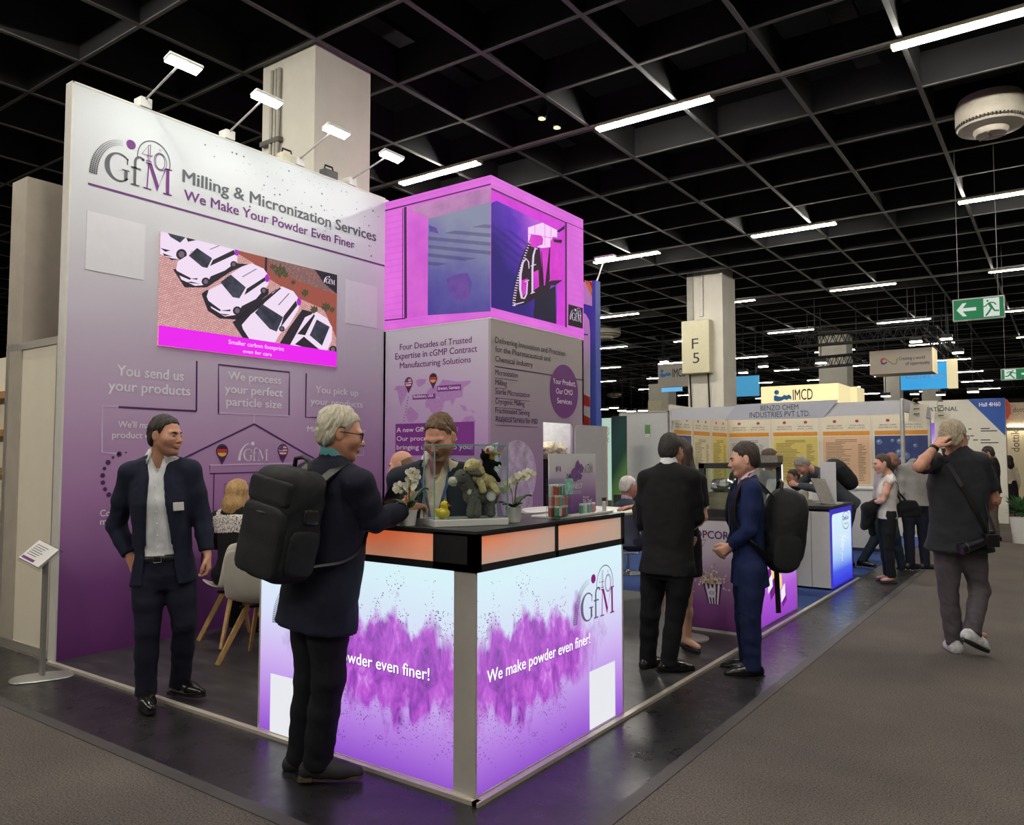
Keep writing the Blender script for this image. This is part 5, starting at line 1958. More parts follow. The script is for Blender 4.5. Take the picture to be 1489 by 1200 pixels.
m_ = M()
PL(m_, [(150, 182), (530, 84), (530, 620), (155, 668)], 0, 0.002)
PL(m_, [(160, 190), (250, 232), (250, 655), (160, 668)], 1, 0.003)
PL(m_, [(160, 188), (530, 92), (530, 162), (250, 236)], 2, 0.003)
pb(m_, 'picture_frame', [PINK, led('led_side', (206, 86, 206), (222, 104, 216), 0.95), led('led_ceiling', (160, 104, 164), (198, 140, 190), 0.9)], cube)
m_ = M()
PL(m_, [(249, 235), (530, 160), (530, 638), (247, 656)], 0, 0.004)
pb(m_, 'picture_backdrop', blue_back('led_blue_grey', 'x', (70, 52, 150), (96, 92, 162), (140, 144, 172), 0.25), cube)
m_ = M()
PL(m_, [(143, 185), (155, 182), (157, 668), (145, 670)], 0, 0.005)
PL(m_, [(60, 197), (530, 79), (530, 85), (60, 203)], 0, 0.005)
PL(m_, [(60, 676), (150, 667), (150, 672), (60, 681)], 0, 0.005)
PL(m_, [(136, 190), (139, 190), (139, 668), (136, 668)], 0, 0.005)
pb(m_, 'picture_outline', LINE, cube)
m_ = M()
PL(m_, [(330, 500), (360, 480), (420, 470), (440, 510), (430, 580), (390, 600), (340, 560)], 0, 0.0055)
PL(m_, [(252, 262), (285, 275), (295, 300), (255, 290)], 0, 0.0055)
pb(m_, 'picture_glow', led('led_mauve', (82, 66, 156), (122, 76, 158), 0.9, 9), cube)

m_ = M()
PR(m_, [(70, 20), (700, 318), (700, 1172), (70, 1012)], 0, 0.002)
pb(m_, 'side_picture_frame', [PINK2], cube)
m_ = M()
PR(m_, [(70, 150), (125, 126), (640, 372), (640, 395), (622, 1150), (70, 1010)], 0, 0.003)
pb(m_, 'side_picture_backdrop', blue_back('led_blue', 'y', (38, 22, 120), (92, 40, 190), (196, 92, 226), 0.55), cube)
m_ = M()
PR(m_, [(70, 12), (705, 305), (705, 316), (70, 28)], 0, 0.004)
PR(m_, [(693, 305), (708, 308), (708, 1180), (693, 1176)], 0, 0.004)
PR(m_, [(705, 302), (860, 370), (860, 376), (705, 308)], 0, 0.004)
PR(m_, [(622, 380), (690, 330), (690, 360), (640, 390)], 1, 0.0042)
PR(m_, [(440, 940), (615, 830), (618, 1150), (430, 1096)], 1, 0.0036)
pb(m_, 'side_picture_outline', [LINE, emat('led_shade', (26, 16, 52), 0.8)], cube)
m_ = M()
PR(m_, [(385, 348), (505, 308), (628, 372), (622, 505), (500, 520), (385, 490)], 0, 0.004)
pb(m_, 'picture_window', led('led_window', (240, 196, 244), (250, 214, 248), 1.0), cube)
m_ = M()
for pts in ([(440, 330), (444, 329), (444, 480), (440, 480)], [(522, 316), (526, 318), (526, 500), (522, 500)], [(390, 400), (620, 440), (620, 445), (390, 405)], [(574, 345), (578, 347), (574, 500), (570, 500)]):
 PR(m_, pts, 0, 0.0045)
pb(m_, 'window_bars', PINK, cube)
# big letters: dark sides first, then bright faces
m_ = M()
PR(m_, [(395, 470), (440, 520), (460, 520), (560, 520), (660, 470), (668, 790), (575, 830), (560, 870), (420, 950), (350, 990), (260, 1000), (285, 900), (310, 740), (345, 600)], 0, 0.005)
PR(m_, [(245, 1000), (268, 850), (300, 700), (345, 560), (395, 455), (408, 470), (360, 575), (318, 720), (290, 860), (275, 1000)], 0, 0.005)
pb(m_, 'letter_sides', emat('led_letter_dark', (38, 8, 34), 0.9), cube)
m_ = M()
for k in range(26):
 t_ = k / 25
 x = 250 + (385 - 250) * t_ ** 1.5 + 3
 y = 990 - (990 - 470) * t_
 PR(m_, [(x, y), (x + 26 - 10 * t_, y + 4), (x + 26 - 10 * t_, y + 12), (x, y + 9)], 0, 0.0062)
PR(m_, [(265, 985), (350, 965), (350, 972), (265, 996)], 0, 0.0062)

def ribbon(m_, pts, ws, mi, off):
 v, f = stroke(pts, ws)
 uv = [zb(*q) for q in v]
 m_.add([TR_.p3(q[0], q[1], off) for q in uv], f, mi)

ribbon(m_, [(392, 690), (388, 635), (368, 608), (340, 640), (320, 740), (318, 860), (332, 935), (352, 938), (372, 900), (378, 800)], [8, 10, 12, 16, 20, 20, 18, 14, 12, 10], 0, 0.0065)
ribbon(m_, [(355, 800), (392, 786)], 8, 0, 0.0065)
ribbon(m_, [(462, 530), (445, 520), (428, 580), (420, 700), (420, 890)], [10, 14, 16, 16, 16], 0, 0.0065)
ribbon(m_, [(405, 670), (450, 655)], 8, 0, 0.0065)
ribbon(m_, [(404, 898), (440, 885)], 8, 0, 0.0065)
pb(m_, 'letter_faces', emat('led_letter_white', (226, 206, 236), 0.95), cube)
m_ = M()
PR(m_, [(480, 520), (560, 515), (555, 560), (525, 830), (515, 830)], 0, 0.006)
PR(m_, [(570, 470), (590, 425), (665, 440), (665, 785), (575, 790), (560, 800)], 0, 0.0064)
PR(m_, [(398, 440), (410, 405), (490, 415), (510, 440), (505, 490), (440, 515), (405, 505), (395, 470)], 0, 0.006)
PR(m_, [(325, 790), (380, 770), (380, 880), (340, 920)], 0, 0.006)
PR(m_, [(430, 720), (470, 700), (475, 840), (432, 870)], 0, 0.006)
pb(m_, 'letter_glow', led('led_letter_pink', (206, 34, 196), (226, 60, 214), 0.95, 6), cube)
m_ = M()
PR(m_, [(592, 445), (668, 452), (660, 480), (600, 470)], 0, 0.007)
PR(m_, [(553, 800), (665, 790), (610, 830), (560, 830)], 0, 0.007)
PR(m_, [(490, 535), (498, 560), (515, 820), (505, 800)], 0, 0.007)
PR(m_, [(560, 560), (565, 780), (530, 830), (545, 700)], 0, 0.007)
pb(m_, 'letter_edges', emat('led_letter_dark', (38, 8, 34), 0.9), cube)
m_ = M()
PR(m_, [(720, 985), (840, 1018), (840, 1190), (718, 1160)], 0, 0.004)
pb(m_, 'logo_tile', DARK, cube)
m_ = M()
a = zb(730, 1110)
brand_logo(m_, TR_, a[0], a[1], zb(828, 1125)[0] - a[0], 0.006, 0, 0, mono=0, anniversary=True)
pb(m_, 'tile_logo', emat('led_letter_white', (226, 206, 236), 0.95), cube)

# ================================================================== the lit counter
CX, CY = -2.20, 2.80          # its outer corner
CL, CD = -3.74, 4.215         # far ends of the two arms
CTOP = 1.205

def powder_mat(name, horiz, origin, sign):
 """back-lit print: pale top to violet bottom, a burst of violet powder with flying grains"""
 t = NT(name)
 sp = t.n('ShaderNodeSeparateXYZ')
 co = t.n('ShaderNodeTexCoord').outputs['Object']
 t.l(co, sp.inputs[0])
 s_ = t.math('MULTIPLY', t.math('SUBTRACT', sp.outputs[horiz], origin), sign)
 z = sp.outputs[2]
 cv = t.n('ShaderNodeCombineXYZ')
 t.l(s_, cv.inputs[0])
 t.l(z, cv.inputs[1])
 vec = cv.outputs[0]
 base = t.ramp(z, [(0.02, lin((142, 74, 204))), (0.2, lin((178, 122, 224))), (0.45, lin((206, 178, 240))), (0.68, lin((214, 220, 246))), (0.95, lin((214, 240, 248)))])
 # cloud
 cv2 = t.n('ShaderNodeCombineXYZ')
 t.l(t.math('MULTIPLY', s_, 1.7), cv2.inputs[0])
 t.l(t.math('MULTIPLY', z, 0.8), cv2.inputs[1])
 n1 = t.noise(3.4, 5, 0.62, cv2.outputs[0], 0.5)
 n2 = t.noise(9.0, 6, 0.68, cv2.outputs[0], 1.2)
 ex = t.math('DIVIDE', t.math('SUBTRACT', s_, 0.46), 0.60)
 top = t.math('ADD', 0.19, t.math('MULTIPLY', t.math('SUBTRACT', t.noise(5.5, 3, 0.55, cv2.outputs[0]), 0.42), 0.55))
 ez = t.math('DIVIDE', t.math('SUBTRACT', z, 0.52), t.math('MAXIMUM', top, 0.06))
 r = t.math('SQRT', t.math('ADD', t.math('MULTIPLY', ex, ex), t.math('MULTIPLY', ez, ez)))
 d = t.math('ADD', r, t.math('MULTIPLY', t.math('SUBTRACT', n1, 0.5), 0.9))
 d = t.math('ADD', d, t.math('MULTIPLY', t.math('SUBTRACT', n2, 0.5), 0.35))
 mask = t.math('SUBTRACT', 1.0, t.math('DIVIDE', t.math('SUBTRACT', d, 0.80), 0.38), clamp=True)
 cmap = t.ramp(t.math('ADD', t.math('MULTIPLY', n1, 0.45), t.math('MULTIPLY', n2, 0.6)), [(0.36, lin((96, 34, 128))), (0.46, lin((150, 52, 184))), (0.56, lin((186, 76, 210))), (0.64, lin((206, 120, 228))), (0.74, lin((230, 190, 246)))])
 c = t.mix(t.math('MULTIPLY', mask, 0.92), base, cmap)
 # grains
 vo = t.n('ShaderNodeTexVoronoi')
 vo.inputs['Scale'].default_value = 70
 t.l(vec, vo.inputs['Vector'])
 g = t.math('LESS_THAN', vo.outputs['Distance'], t.math('MULTIPLY', t.noise(7, 2, 0.5, vec), 0.42))
 ring = t.math('MULTIPLY', t.math('LESS_THAN', d, 1.62), t.math('GREATER_THAN', d, 0.9))
 ring = t.math('MULTIPLY', ring, t.math('GREATER_THAN', t.noise(3.6, 2, 0.5, vec), 0.43))
 ring = t.math('MULTIPLY', ring, t.math('LESS_THAN', s_, 0.78))
 c = t.mix(t.math('MULTIPLY', t.math('MULTIPLY', g, ring), 0.92), c, lin((96, 34, 120)))
 t.l(c, t.b.inputs['Emission Color'])
 t.b.inputs['Emission Strength'].default_value = 1.0
 t.b.inputs['Base Color'].default_value = (0.05, 0.05, 0.05, 1)
 t.b.inputs['Specular IOR Level'].default_value = 0.1
 MATS[name] = t.m
 return t.m

ctr = thing('reception_counter', 'glowing purple-printed corner counter with dark top and orange-lit band', 'counter', (CX - 0.4, CY + 0.4, 0))
loc = np.array(ctr.location)
m_ = M()
m_.box((CX - 0.03, CY, 0.028), (CX, CD, 1.018))
pb(m_, 'front_light_panel', powder_mat('powder_front', 1, CY - loc[1], 1), ctr)
m_ = M()
m_.box((CL, CY, 0.028), (CX - 0.125, CY + 0.03, 1.018))
pb(m_, 'side_light_panel', powder_mat('powder_side', 0, CX - 0.12 - loc[0], -1), ctr)
prof = mat('profile_warm', (206, 200, 190), 0.4, 0.2, var=0.04)
m_ = M()
m_.box((CX - 0.123, CY - 0.004, 0.024), (CX - 0.004, CY + 0.05, 1.018))
pb(m_, 'corner_post', prof, ctr)
m_ = M()
m_.box((CX - 0.004, CY - 0.004, 0.024), (CX + 0.004, CY + 0.008, 1.018)).box((CX - 0.02, CD, 0.024), (CX + 0.004, CD + 0.014, 1.018)).box((CL - 0.012, CY - 0.003, 0.024), (CL, CY + 0.04, 1.018))
m_.box((CX - 0.03, CY, 0.0), (CX + 0.006, CD + 0.012, 0.026)).box((CL - 0.01, CY - 0.006, 0.0), (CX, CY + 0.03, 0.026))
pb(m_, 'frame', prof, ctr)
m_ = M()
m_.box((CX - 0.36, CY + 0.36, 0.02), (CX - 0.34, CD, 1.02)).box((CL, CY + 0.34, 0.02), (CX - 0.34, CY + 0.36, 1.02)).box((CX - 0.36, CD - 0.02, 0.02), (CX - 0.03, CD, 1.02)).box((CL, CY + 0.03, 0.02), (CL + 0.02, CY + 0.36, 1.02))
pb(m_, 'inner_wall', mat('counter_inner', (190, 188, 186), 0.6), ctr)
blk = mat('black_decor', (34, 34, 36), 0.42, var=0.2, vscale=60, stretch=(1, 1, 0.1))
m_ = M()
B0, B1 = 1.018, 1.192
m_.box((CX - 0.04, CY - 0.012, B0), (CX + 0.012, CD + 0.02, B0 + 0.034)).box((CX - 0.04, CY - 0.012, B1 - 0.012), (CX + 0.012, CD + 0.02, B1))
m_.box((CL - 0.012, CY - 0.012, B0), (CX, CY + 0.03, B0 + 0.034)).box((CL - 0.012, CY - 0.012, B1 - 0.012), (CX, CY + 0.03, B1))
yb = gx(807.5, 780, CX)[1]
for y0, y1 in ((CY - 0.012, CY + 0.028), (yb - 0.012, yb + 0.012), (CD - 0.012, CD + 0.02)):
 m_.box((CX - 0.04, y0, B0), (CX + 0.012, y1, B1))
xa = gy(632, 800, CY)[0]
m_.box((xa, CY - 0.012, B0), (CX + 0.012, CY + 0.03, B1))
for x in (xa - 0.62, CL + 0.006):
 m_.box((x - 0.018, CY - 0.012, B0), (x + 0.018, CY + 0.03, B1))
pb(m_, 'band_frame', blk, ctr)
m_ = M()
m_.box((CX - 0.42, CY - 0.014, B1), (CX + 0.014, CD + 0.022, CTOP)).box((CL - 0.014, CY - 0.014, B1), (CX - 0.42, CY + 0.40, CTOP))
pb(m_, 'worktop', mat('black_worktop', (46, 47, 48), 0.3, var=0.15, vscale=40), ctr)

def band_mat(name, lo, hi, axis):
 t = NT(name)
 sp = t.n('ShaderNodeSeparateXYZ')
 t.l(t.n('ShaderNodeTexCoord').outputs['Generated'], sp.inputs[0])
 a = sp.outputs[1 if axis == 'y' else 0]
 f = t.math('MULTIPLY', sp.outputs[2], t.math('SUBTRACT', 1.0, a) if axis == 'y' else t.math('SUBTRACT', 1.15, t.math('MULTIPLY', a, 0.8)))
 f = t.math('ADD', f, t.math('MULTIPLY', t.math('SUBTRACT', t.noise(7, 3, 0.5), 0.5), 0.3))
 c = t.ramp(f, [(0.0, lin(lo)), (0.9, lin(hi))])
 t.l(c, t.b.inputs['Emission Color'])
 t.l(c, t.b.inputs['Base Color'])
 t.b.inputs['Emission Strength'].default_value = 0.55
 t.b.inputs['Roughness'].default_value = 0.35
 return t.m

for nm, lo, hi, mt in (('lit_band_panel', (CX - 0.02, CY + 0.028, B0 + 0.034), (CX + 0.004, yb - 0.012, B1 - 0.012), band_mat('band_front', (196, 166, 152), (236, 132, 86), 'y')),
                       ('lit_band_panel', (CX - 0.02, yb + 0.012, B0 + 0.034), (CX + 0.004, CD - 0.012, B1 - 0.012), band_mat('band_front_far', (196, 170, 154), (240, 150, 112), 'y')),
                       ('lit_band_panel', (xa - 0.602, CY - 0.004, B0 + 0.034), (xa, CY + 0.02, B1 - 0.012), band_mat('band_side', (214, 150, 120), (255, 104, 40), 'x')),
                       ('lit_band_panel', (CL + 0.024, CY - 0.004, B0 + 0.034), (xa - 0.638, CY + 0.02, B1 - 0.012), band_mat('band_side_far', (220, 140, 106), (255, 110, 44), 'x'))):
 m_ = M()
 m_.box(lo, hi)
 pb(m_, nm, mt, ctr)
CP, CS = Plane('x', CX), Plane('y', CY)
EG, EP = emat('lit_grey', (104, 110, 122), 0.8), emat('lit_purple', (140, 26, 122), 0.85)
EW = emat('lit_white', (255, 252, 255), 1.15)
m_ = M()
brand_logo(m_, CP, 3.648, 0.632, 0.47, 0.003, 0, 1)
pb(m_, 'front_logo', [EG, EP], ctr)
m_ = M()
brand_logo(m_, CS, -3.637, 0.622, 0.47, 0.003, 0, 1)
pb(m_, 'side_logo', [EG, EP], ctr)
EV = emat('lit_shadow', (128, 70, 160), 0.9)
m_ = M()
put_text_uv(m_, CP, 'We make powder even finer!', 2.886, 0.502, 0.945, 0.058, 0.0025, 1, bold=0.035)
put_text_uv(m_, CP, 'We make powder even finer!', 2.883, 0.506, 0.945, 0.058, 0.004, 0, bold=0.012)
pb(m_, 'front_slogan', [EW, EV], ctr)
m_ = M()
put_text_uv(m_, CS, 'We make powder even finer!', -3.468, 0.490, 1.0, 0.058, 0.0025, 1, bold=0.035)
put_text_uv(m_, CS, 'We make powder even finer!', -3.471, 0.494, 1.0, 0.058, 0.004, 0, bold=0.012)
pb(m_, 'side_slogan', [EW, EV], ctr)
for pl, u, v, w, h in ((CP, 3.825, 0.032, 0.295, 0.315), (CS, -3.643, 0.025, 0.30, 0.315)):
 m_ = M()
 m_.box(pl.p3(u, v, 0), pl.p3(u + w, v + h, 0.003))
 pb(m_, 'white_square', emat('lit_card', (236, 238, 244), 0.95), ctr)

# ---- glass show case with plush animals
f0, f1 = gz(630.6, 767.6, CTOP), gz(739.8, 763.7, CTOP)
ax = (f1 - f0) / np.linalg.norm(f1 - f0)
ay = np.array([-ax[1], ax[0], 0])
case_w, case_d, case_h = float(np.linalg.norm(f1 - f0)), 0.20, 0.40
cc = (f0 + f1) / 2 + ay * case_d / 2
ang = math.atan2(ax[1], ax[0])
case = thing('glass_showcase', 'clear glass showcase with a white base holding plush animals on the counter corner', 'showcase', (cc[0], cc[1], CTOP), rz=ang)
hw_, hd = case_w / 2, case_d / 2
M().box((-hw_, -hd, 0), (hw_, hd, 0.035)).build('base', mat('case_white', (226, 224, 216), 0.4, var=0.03), case, bevel=0.004)
gm = glass('case_glass', (238, 246, 243), 0.10)
M().box((-hw_ + 0.004, -hd + 0.004, 0.0352), (hw_ - 0.004, hd - 0.004, case_h - 0.006)).build('glass_box', gm, case)
ge = mat('glass_edge', (120, 170, 160), 0.15, var=0.05)
m_ = M()
for x in (-1, 1):
 for y in (-1, 1):
  m_.bar((x * (hw_ - 0.004), y * (hd - 0.004), 0.035), (x * (hw_ - 0.004), y * (hd - 0.004), case_h), 0.005, 0.005)
for s_ in (-1, 1):
 m_.bar((-hw_, s_ * (hd - 0.004), case_h - 0.003), (hw_, s_ * (hd - 0.004), case_h - 0.003), 0.006, 0.006)
 m_.bar((s_ * (hw_ - 0.004), -hd, case_h - 0.003), (s_ * (hw_ - 0.004), hd, case_h - 0.003), 0.006, 0.006)
m_.build('glass_edges', ge, case)

def cp(x, y, z):
 """show-case coordinates -> world"""
 return np.array([cc[0], cc[1], CTOP + 0.036]) + ax * x + ay * y + np.array([0, 0, z])

CRM = np.stack([ax, ay, np.array([0, 0, 1.0])], 1)

def plush_mat(name, col):
 return mat(name, col, 0.98, var=0.25, vscale=90, bump=0.8, bscale=260, spec=0.1)

def plush(label, cat_, parts, base, name):
 t = thing(name, label, cat_, base)
 for pn, pm, prims in parts:
  S = Soft(0.005)
  for p in prims:
   if p[0] == 'e':
    S.ell(cp(*p[1]), p[2], CRM, p[3] if len(p) > 3 else 0.012)
   else:
    S.rc(cp(*p[1]), cp(*p[2]), p[3], p[4], p[5] if len(p) > 5 else 0.012)
  soft(pn, S, pm, t, base, disp=lambda V: 0.0018 * wob(V, 230))
 return t

GRY, CRE, BLK = plush_mat('plush_grey', (112, 108, 104)), plush_mat('plush_cream', (222, 200, 152)), plush_mat('plush_black', (22, 21, 22))
WHT = plush_mat('plush_white', (226, 220, 204))
eye = mat('bead_eye', (20, 16, 14), 0.15, var=0)
# donkey: side view, head to the left, standing
plush('grey plush donkey standing at the bottom of the stack in the showcase', 'plush toy', [
 ('body', GRY, [('r', (0.035, 0, 0.105), (0.125, 0.0, 0.100), 0.045, 0.048), ('r', (0.030, 0.0, 0.12), (-0.005, -0.01, 0.185), 0.036, 0.036), ('e', (-0.02, -0.015, 0.205), (0.042, 0.034, 0.036)), ('r', (-0.03, -0.015, 0.20), (-0.062, -0.02, 0.180), 0.028, 0.022)]),
 ('leg', GRY, [('r', (0.03, -0.03, 0.09), (0.015, -0.035, 0.02), 0.024, 0.022)]),
 ('leg', GRY, [('r', (0.05, -0.025, 0.08), (0.045, -0.045, 0.018), 0.024, 0.022)]),
 ('leg', GRY, [('r', (0.12, -0.02, 0.09), (0.125, -0.035, 0.02), 0.026, 0.022)]),
 ('leg', GRY, [('r', (0.13, 0.03, 0.09), (0.14, 0.03, 0.02), 0.026, 0.022)]),
 ('muzzle', WHT, [('e', (-0.072, -0.022, 0.180), (0.026, 0.024, 0.024)), ('e', (0.012, -0.030, 0.130), (0.014, 0.012, 0.024))]),
 ('ear', GRY, [('r', (0.005, -0.035, 0.225), (0.055, -0.050, 0.215), 0.012, 0.016)]),
 ('eye', eye, [('e', (-0.028, -0.050, 0.213), (0.006, 0.006, 0.006))]),
], cp(0.07, 0, 0), 'plush_donkey')
plush('cream plush dog lying on the back of the grey plush donkey', 'plush toy', [
 ('body', CRE, [('r', (0.055, -0.01, 0.205), (0.125, 0.0, 0.175), 0.036, 0.042), ('e', (0.030, -0.02, 0.255), (0.042, 0.036, 0.038)), ('e', (0.000, -0.035, 0.245), (0.022, 0.020, 0.017))]),
 ('leg', CRE, [('r', (0.06, -0.035, 0.195), (0.075, -0.052, 0.135), 0.018, 0.018)]),
 ('leg', CRE, [('r', (0.125, -0.02, 0.17), (0.150, -0.045, 0.125), 0.022, 0.018)]),
 ('ear', plush_mat('plush_tan', (206, 178, 128)), [('r', (0.055, -0.035, 0.275), (0.070, -0.045, 0.225), 0.013, 0.017)]),
 ('nose', eye, [('e', (-0.016, -0.045, 0.248), (0.008, 0.006, 0.006)), ('e', (0.012, -0.055, 0.265), (0.005, 0.005, 0.005))]),
], cp(0.09, 0, 0.16), 'plush_dog')
plush('black plush cat sitting on the cream plush dog in the showcase', 'plush toy', [
 ('body', BLK, [('r', (0.115, 0, 0.225), (0.120, 0.0, 0.275), 0.032, 0.028), ('e', (0.098, -0.01, 0.305), (0.024, 0.022, 0.023)), ('r', (0.14, -0.02, 0.22), (0.165, -0.03, 0.185), 0.016, 0.012), ('r', (0.13, -0.01, 0.27), (0.175, -0.015, 0.265), 0.014, 0.012)]),
 ('ear', BLK, [('r', (0.090, -0.01, 0.322), (0.084, -0.01, 0.338), 0.010, 0.004)]),
 ('paw', WHT, [('e', (0.168, -0.032, 0.252), (0.009, 0.009, 0.009))]),
], cp(0.12, 0, 0.20), 'plush_cat')
plush('small plush rooster with red comb on top of the plush stack', 'plush toy', [
 ('body', plush_mat('plush_ochre', (186, 132, 62)), [('r', (0.125, -0.005, 0.292), (0.135, 0.0, 0.310), 0.020, 0.020)]),
 ('head', WHT, [('e', (0.125, -0.012, 0.335), (0.027, 0.022, 0.024))]),
 ('comb', mat('felt_red', (190, 40, 36), 0.9), [('e', (0.105, -0.030, 0.335), (0.010, 0.008, 0.010)), ('e', (0.118, -0.012, 0.360), (0.014, 0.006, 0.009))]),
 ('wing', plush_mat('plush_yellow', (210, 168, 60)), [('r', (0.150, -0.012, 0.318), (0.180, -0.015, 0.318), 0.009, 0.006), ('e', (0.098, -0.034, 0.322), (0.012, 0.007, 0.005))]),
 ('eye', eye, [('e', (0.114, -0.034, 0.345), (0.004, 0.004, 0.004))]),
], cp(0.125, 0, 0.29), 'plush_rooster')
m_ = M()
m_.add([(0.024 * math.cos(i * 0.3), -0.0, 0.024 * math.sin(i * 0.3)) for i in range(21)] + [(0.024 * math.cos(i * 0.3), 0.003, 0.024 * math.sin(i * 0.3)) for i in range(21)], [tuple(range(21)), tuple(range(21, 42))[::-1]] + [(i, (i + 1) % 21, 21 + (i + 1) % 21, 21 + i) for i in range(21)])
tg = thing('round_tag', 'round white paper tag hanging on the grey plush donkey', 'tag', cp(0.115, -0.062, 0.105), rz=ang)
m_.build('card', mat('tag_white', (232, 230, 224), 0.6), tg)
m_ = M()
v, f = stroke(ell2(0, 0, 0.020, 0.020, 0, 345, 24), 0.002, True)
m_.add([(q[0], -0.001, q[1]) for q in v], f)
m_.build('ring_print', GREY, tg)
DK = cp(-0.125, -0.03, 0)
dk = thing('rubber_duck', 'yellow rubber duck in the near corner of the glass showcase', 'rubber duck', DK)
YEL = mat('duck_yellow', (244, 208, 40), 0.3, var=0.05)
S = Soft(0.004)
S.ell(cp(-0.125, -0.03, 0.026), (0.034, 0.026, 0.026), CRM, 0.01)
S.ell(cp(-0.118, -0.03, 0.066), (0.021, 0.020, 0.021), CRM, 0.01)
S.rc(cp(-0.150, -0.03, 0.034), cp(-0.166, -0.03, 0.046), 0.014, 0.006, 0.012)
soft('duck_body', S, YEL, dk, DK)
S = Soft(0.003)
S.ell(cp(-0.098, -0.040, 0.062), (0.012, 0.009, 0.005), CRM, 0.004)
soft('beak', S, mat('duck_orange', (226, 92, 40), 0.35), dk, DK)
m_ = M()
m_.ball(cp(-0.108, -0.048, 0.074) - DK, 0.0036, 8)
m_.build('eye', eye, dk, smooth=60)
S = Soft(0.004)
S.ell(cp(-0.132, -0.052, 0.030), (0.018, 0.008, 0.013), CRM, 0.004)
soft('wing', S, mat('duck_pale', (240, 220, 110), 0.3), dk, DK)

# ---- orchids
def orchid(px, py, label, spray, flip=1, leafy=1.0):
 p = gz(px, py, CTOP)
 p = p + (p - CC) * 0.012
 p[2] = CTOP
 t = thing('orchid', label, 'potted orchid', p)
 M().lathe([(0.030, 0.0), (0.033, 0.002), (0.043, 0.074), (0.045, 0.080), (0.041, 0.080), (0.038, 0.066)], n=28).build('pot', mat('pot_white', (232, 230, 224), 0.35, var=0.03), t, smooth=40)
 M().lathe([(0.0, 0.070), (0.038, 0.068)], n=20).build('bark_soil', mat('bark', (70, 52, 38), 0.95, var=0.4, vscale=90, bump=0.8), t)
 for i, (an, ln, bend) in enumerate(((0.25, 0.13, 0.11), (2.8, 0.11, 0.05), (0.9, 0.13, 0.09), (3.9, 0.10, 0.04), (5.3, 0.10, 0.05))):
  m_ = M()
  d = CR * math.cos(an) + np.cross(np.array([0, 0, 1.0]), CR) * math.sin(an)
  n_ = 9
  w = np.cross(d, [0, 0, 1.0])
  rows = []
  for k in range(n_):
   q = k / (n_ - 1)
   c = d * ln * q * 0.75 + np.array([0, 0, 0.072 + bend * math.sin(q * 1.9) * leafy])
   ww = 0.022 * math.sin(math.pi * min(0.98, q * 0.92 + 0.06)) ** 0.7
   rows.append([c - w * ww + np.array([0, 0, 0.006]), c - np.array([0, 0, 0.001]), c + w * ww + np.array([0, 0, 0.006])])
  vs_ = [v for r in rows for v in r]
  fs = []
  for k in range(n_ - 1):
   for j in range(2):
    a = k * 3 + j
    fs.append((a, a + 1, a + 4, a + 3))
  m_.add(vs_, fs)
  o = m_.build('leaf', mat('orchid_leaf', (52, 84, 44), 0.4, var=0.2, vscale=20), t, smooth=60)
  md = o.modifiers.new('thick', 'SOLIDIFY')
  md.thickness = 0.0025
 stem = mat('orchid_stem', (84, 92, 52), 0.6)
 m_ = M()
 ends = []
 for sx, top, lean in spray['stems']:
  pts = [np.array([0, 0, 0.07]) + CR * sx * 0.3]
  for k in range(1, 7):
   q = k / 6
   pts.append(CR * (sx * (0.3 + 0.7 * q) + lean * q ** 3) + np.array([0, 0, 0.07 + (top - 0.07) * math.sin(q * 1.45) / math.sin(1.45)]))
  m_.tube(pts, 0.0022, 6)
  ends.append(pts)
 m_.build('stem', stem, t, smooth=60)
 fw = -np.array([CF[0], CF[1], 0.15])
 fw /= np.linalg.norm(fw)
 pet, lipm = mat('petal_white', (246, 240, 222), 0.5, var=0.05), mat('orchid_lip', (226, 200, 90), 0.5)
 up0 = np.array([0, 0, 1.0])
 for i, (fx, fz, fy) in enumerate(spray['flowers']):
  c = CR * fx + up0 * fz - fw * fy
  rr = 0.028
  m_ = M()
  f_ = fw + CR * 0.35 * math.sin(i * 2.1) + up0 * 0.25 * math.cos(i * 1.3)
  f_ /= np.linalg.norm(f_)
  r_ = np.cross(up0, f_)
  r_ /= np.linalg.norm(r_)
  u_ = np.cross(f_, r_)
  for k, (a, sc_) in enumerate(((90, 0.9), (15, 1.1), (165, 1.1), (218, 0.85), (322, 0.85))):
   a = math.radians(a)
   d = r_ * math.cos(a) + u_ * math.sin(a)
   w = np.cross(f_, d)
   pts = [c]
   for q, ww in ((0.35, 0.38), (0.7, 0.46), (0.95, 0.28), (1.05, 0.0), (0.95, -0.28), (0.7, -0.46), (0.35, -0.38)):
    pts.append(c + (d * q + w * ww) * rr * sc_ + f_ * (0.004 - 0.006 * q * q))
   m_.add(pts, [(0, j, j + 1) for j in range(1, 7)])
  o = m_.build('flower', pet, t, smooth=60)
  l = M()
  l.ball(c + f_ * 0.004 - u_ * 0.002, (0.0042, 0.0042, 0.0042), 8)
  lo = l.build('lip', lipm, t, smooth=60)
  lo.parent = o
 return t

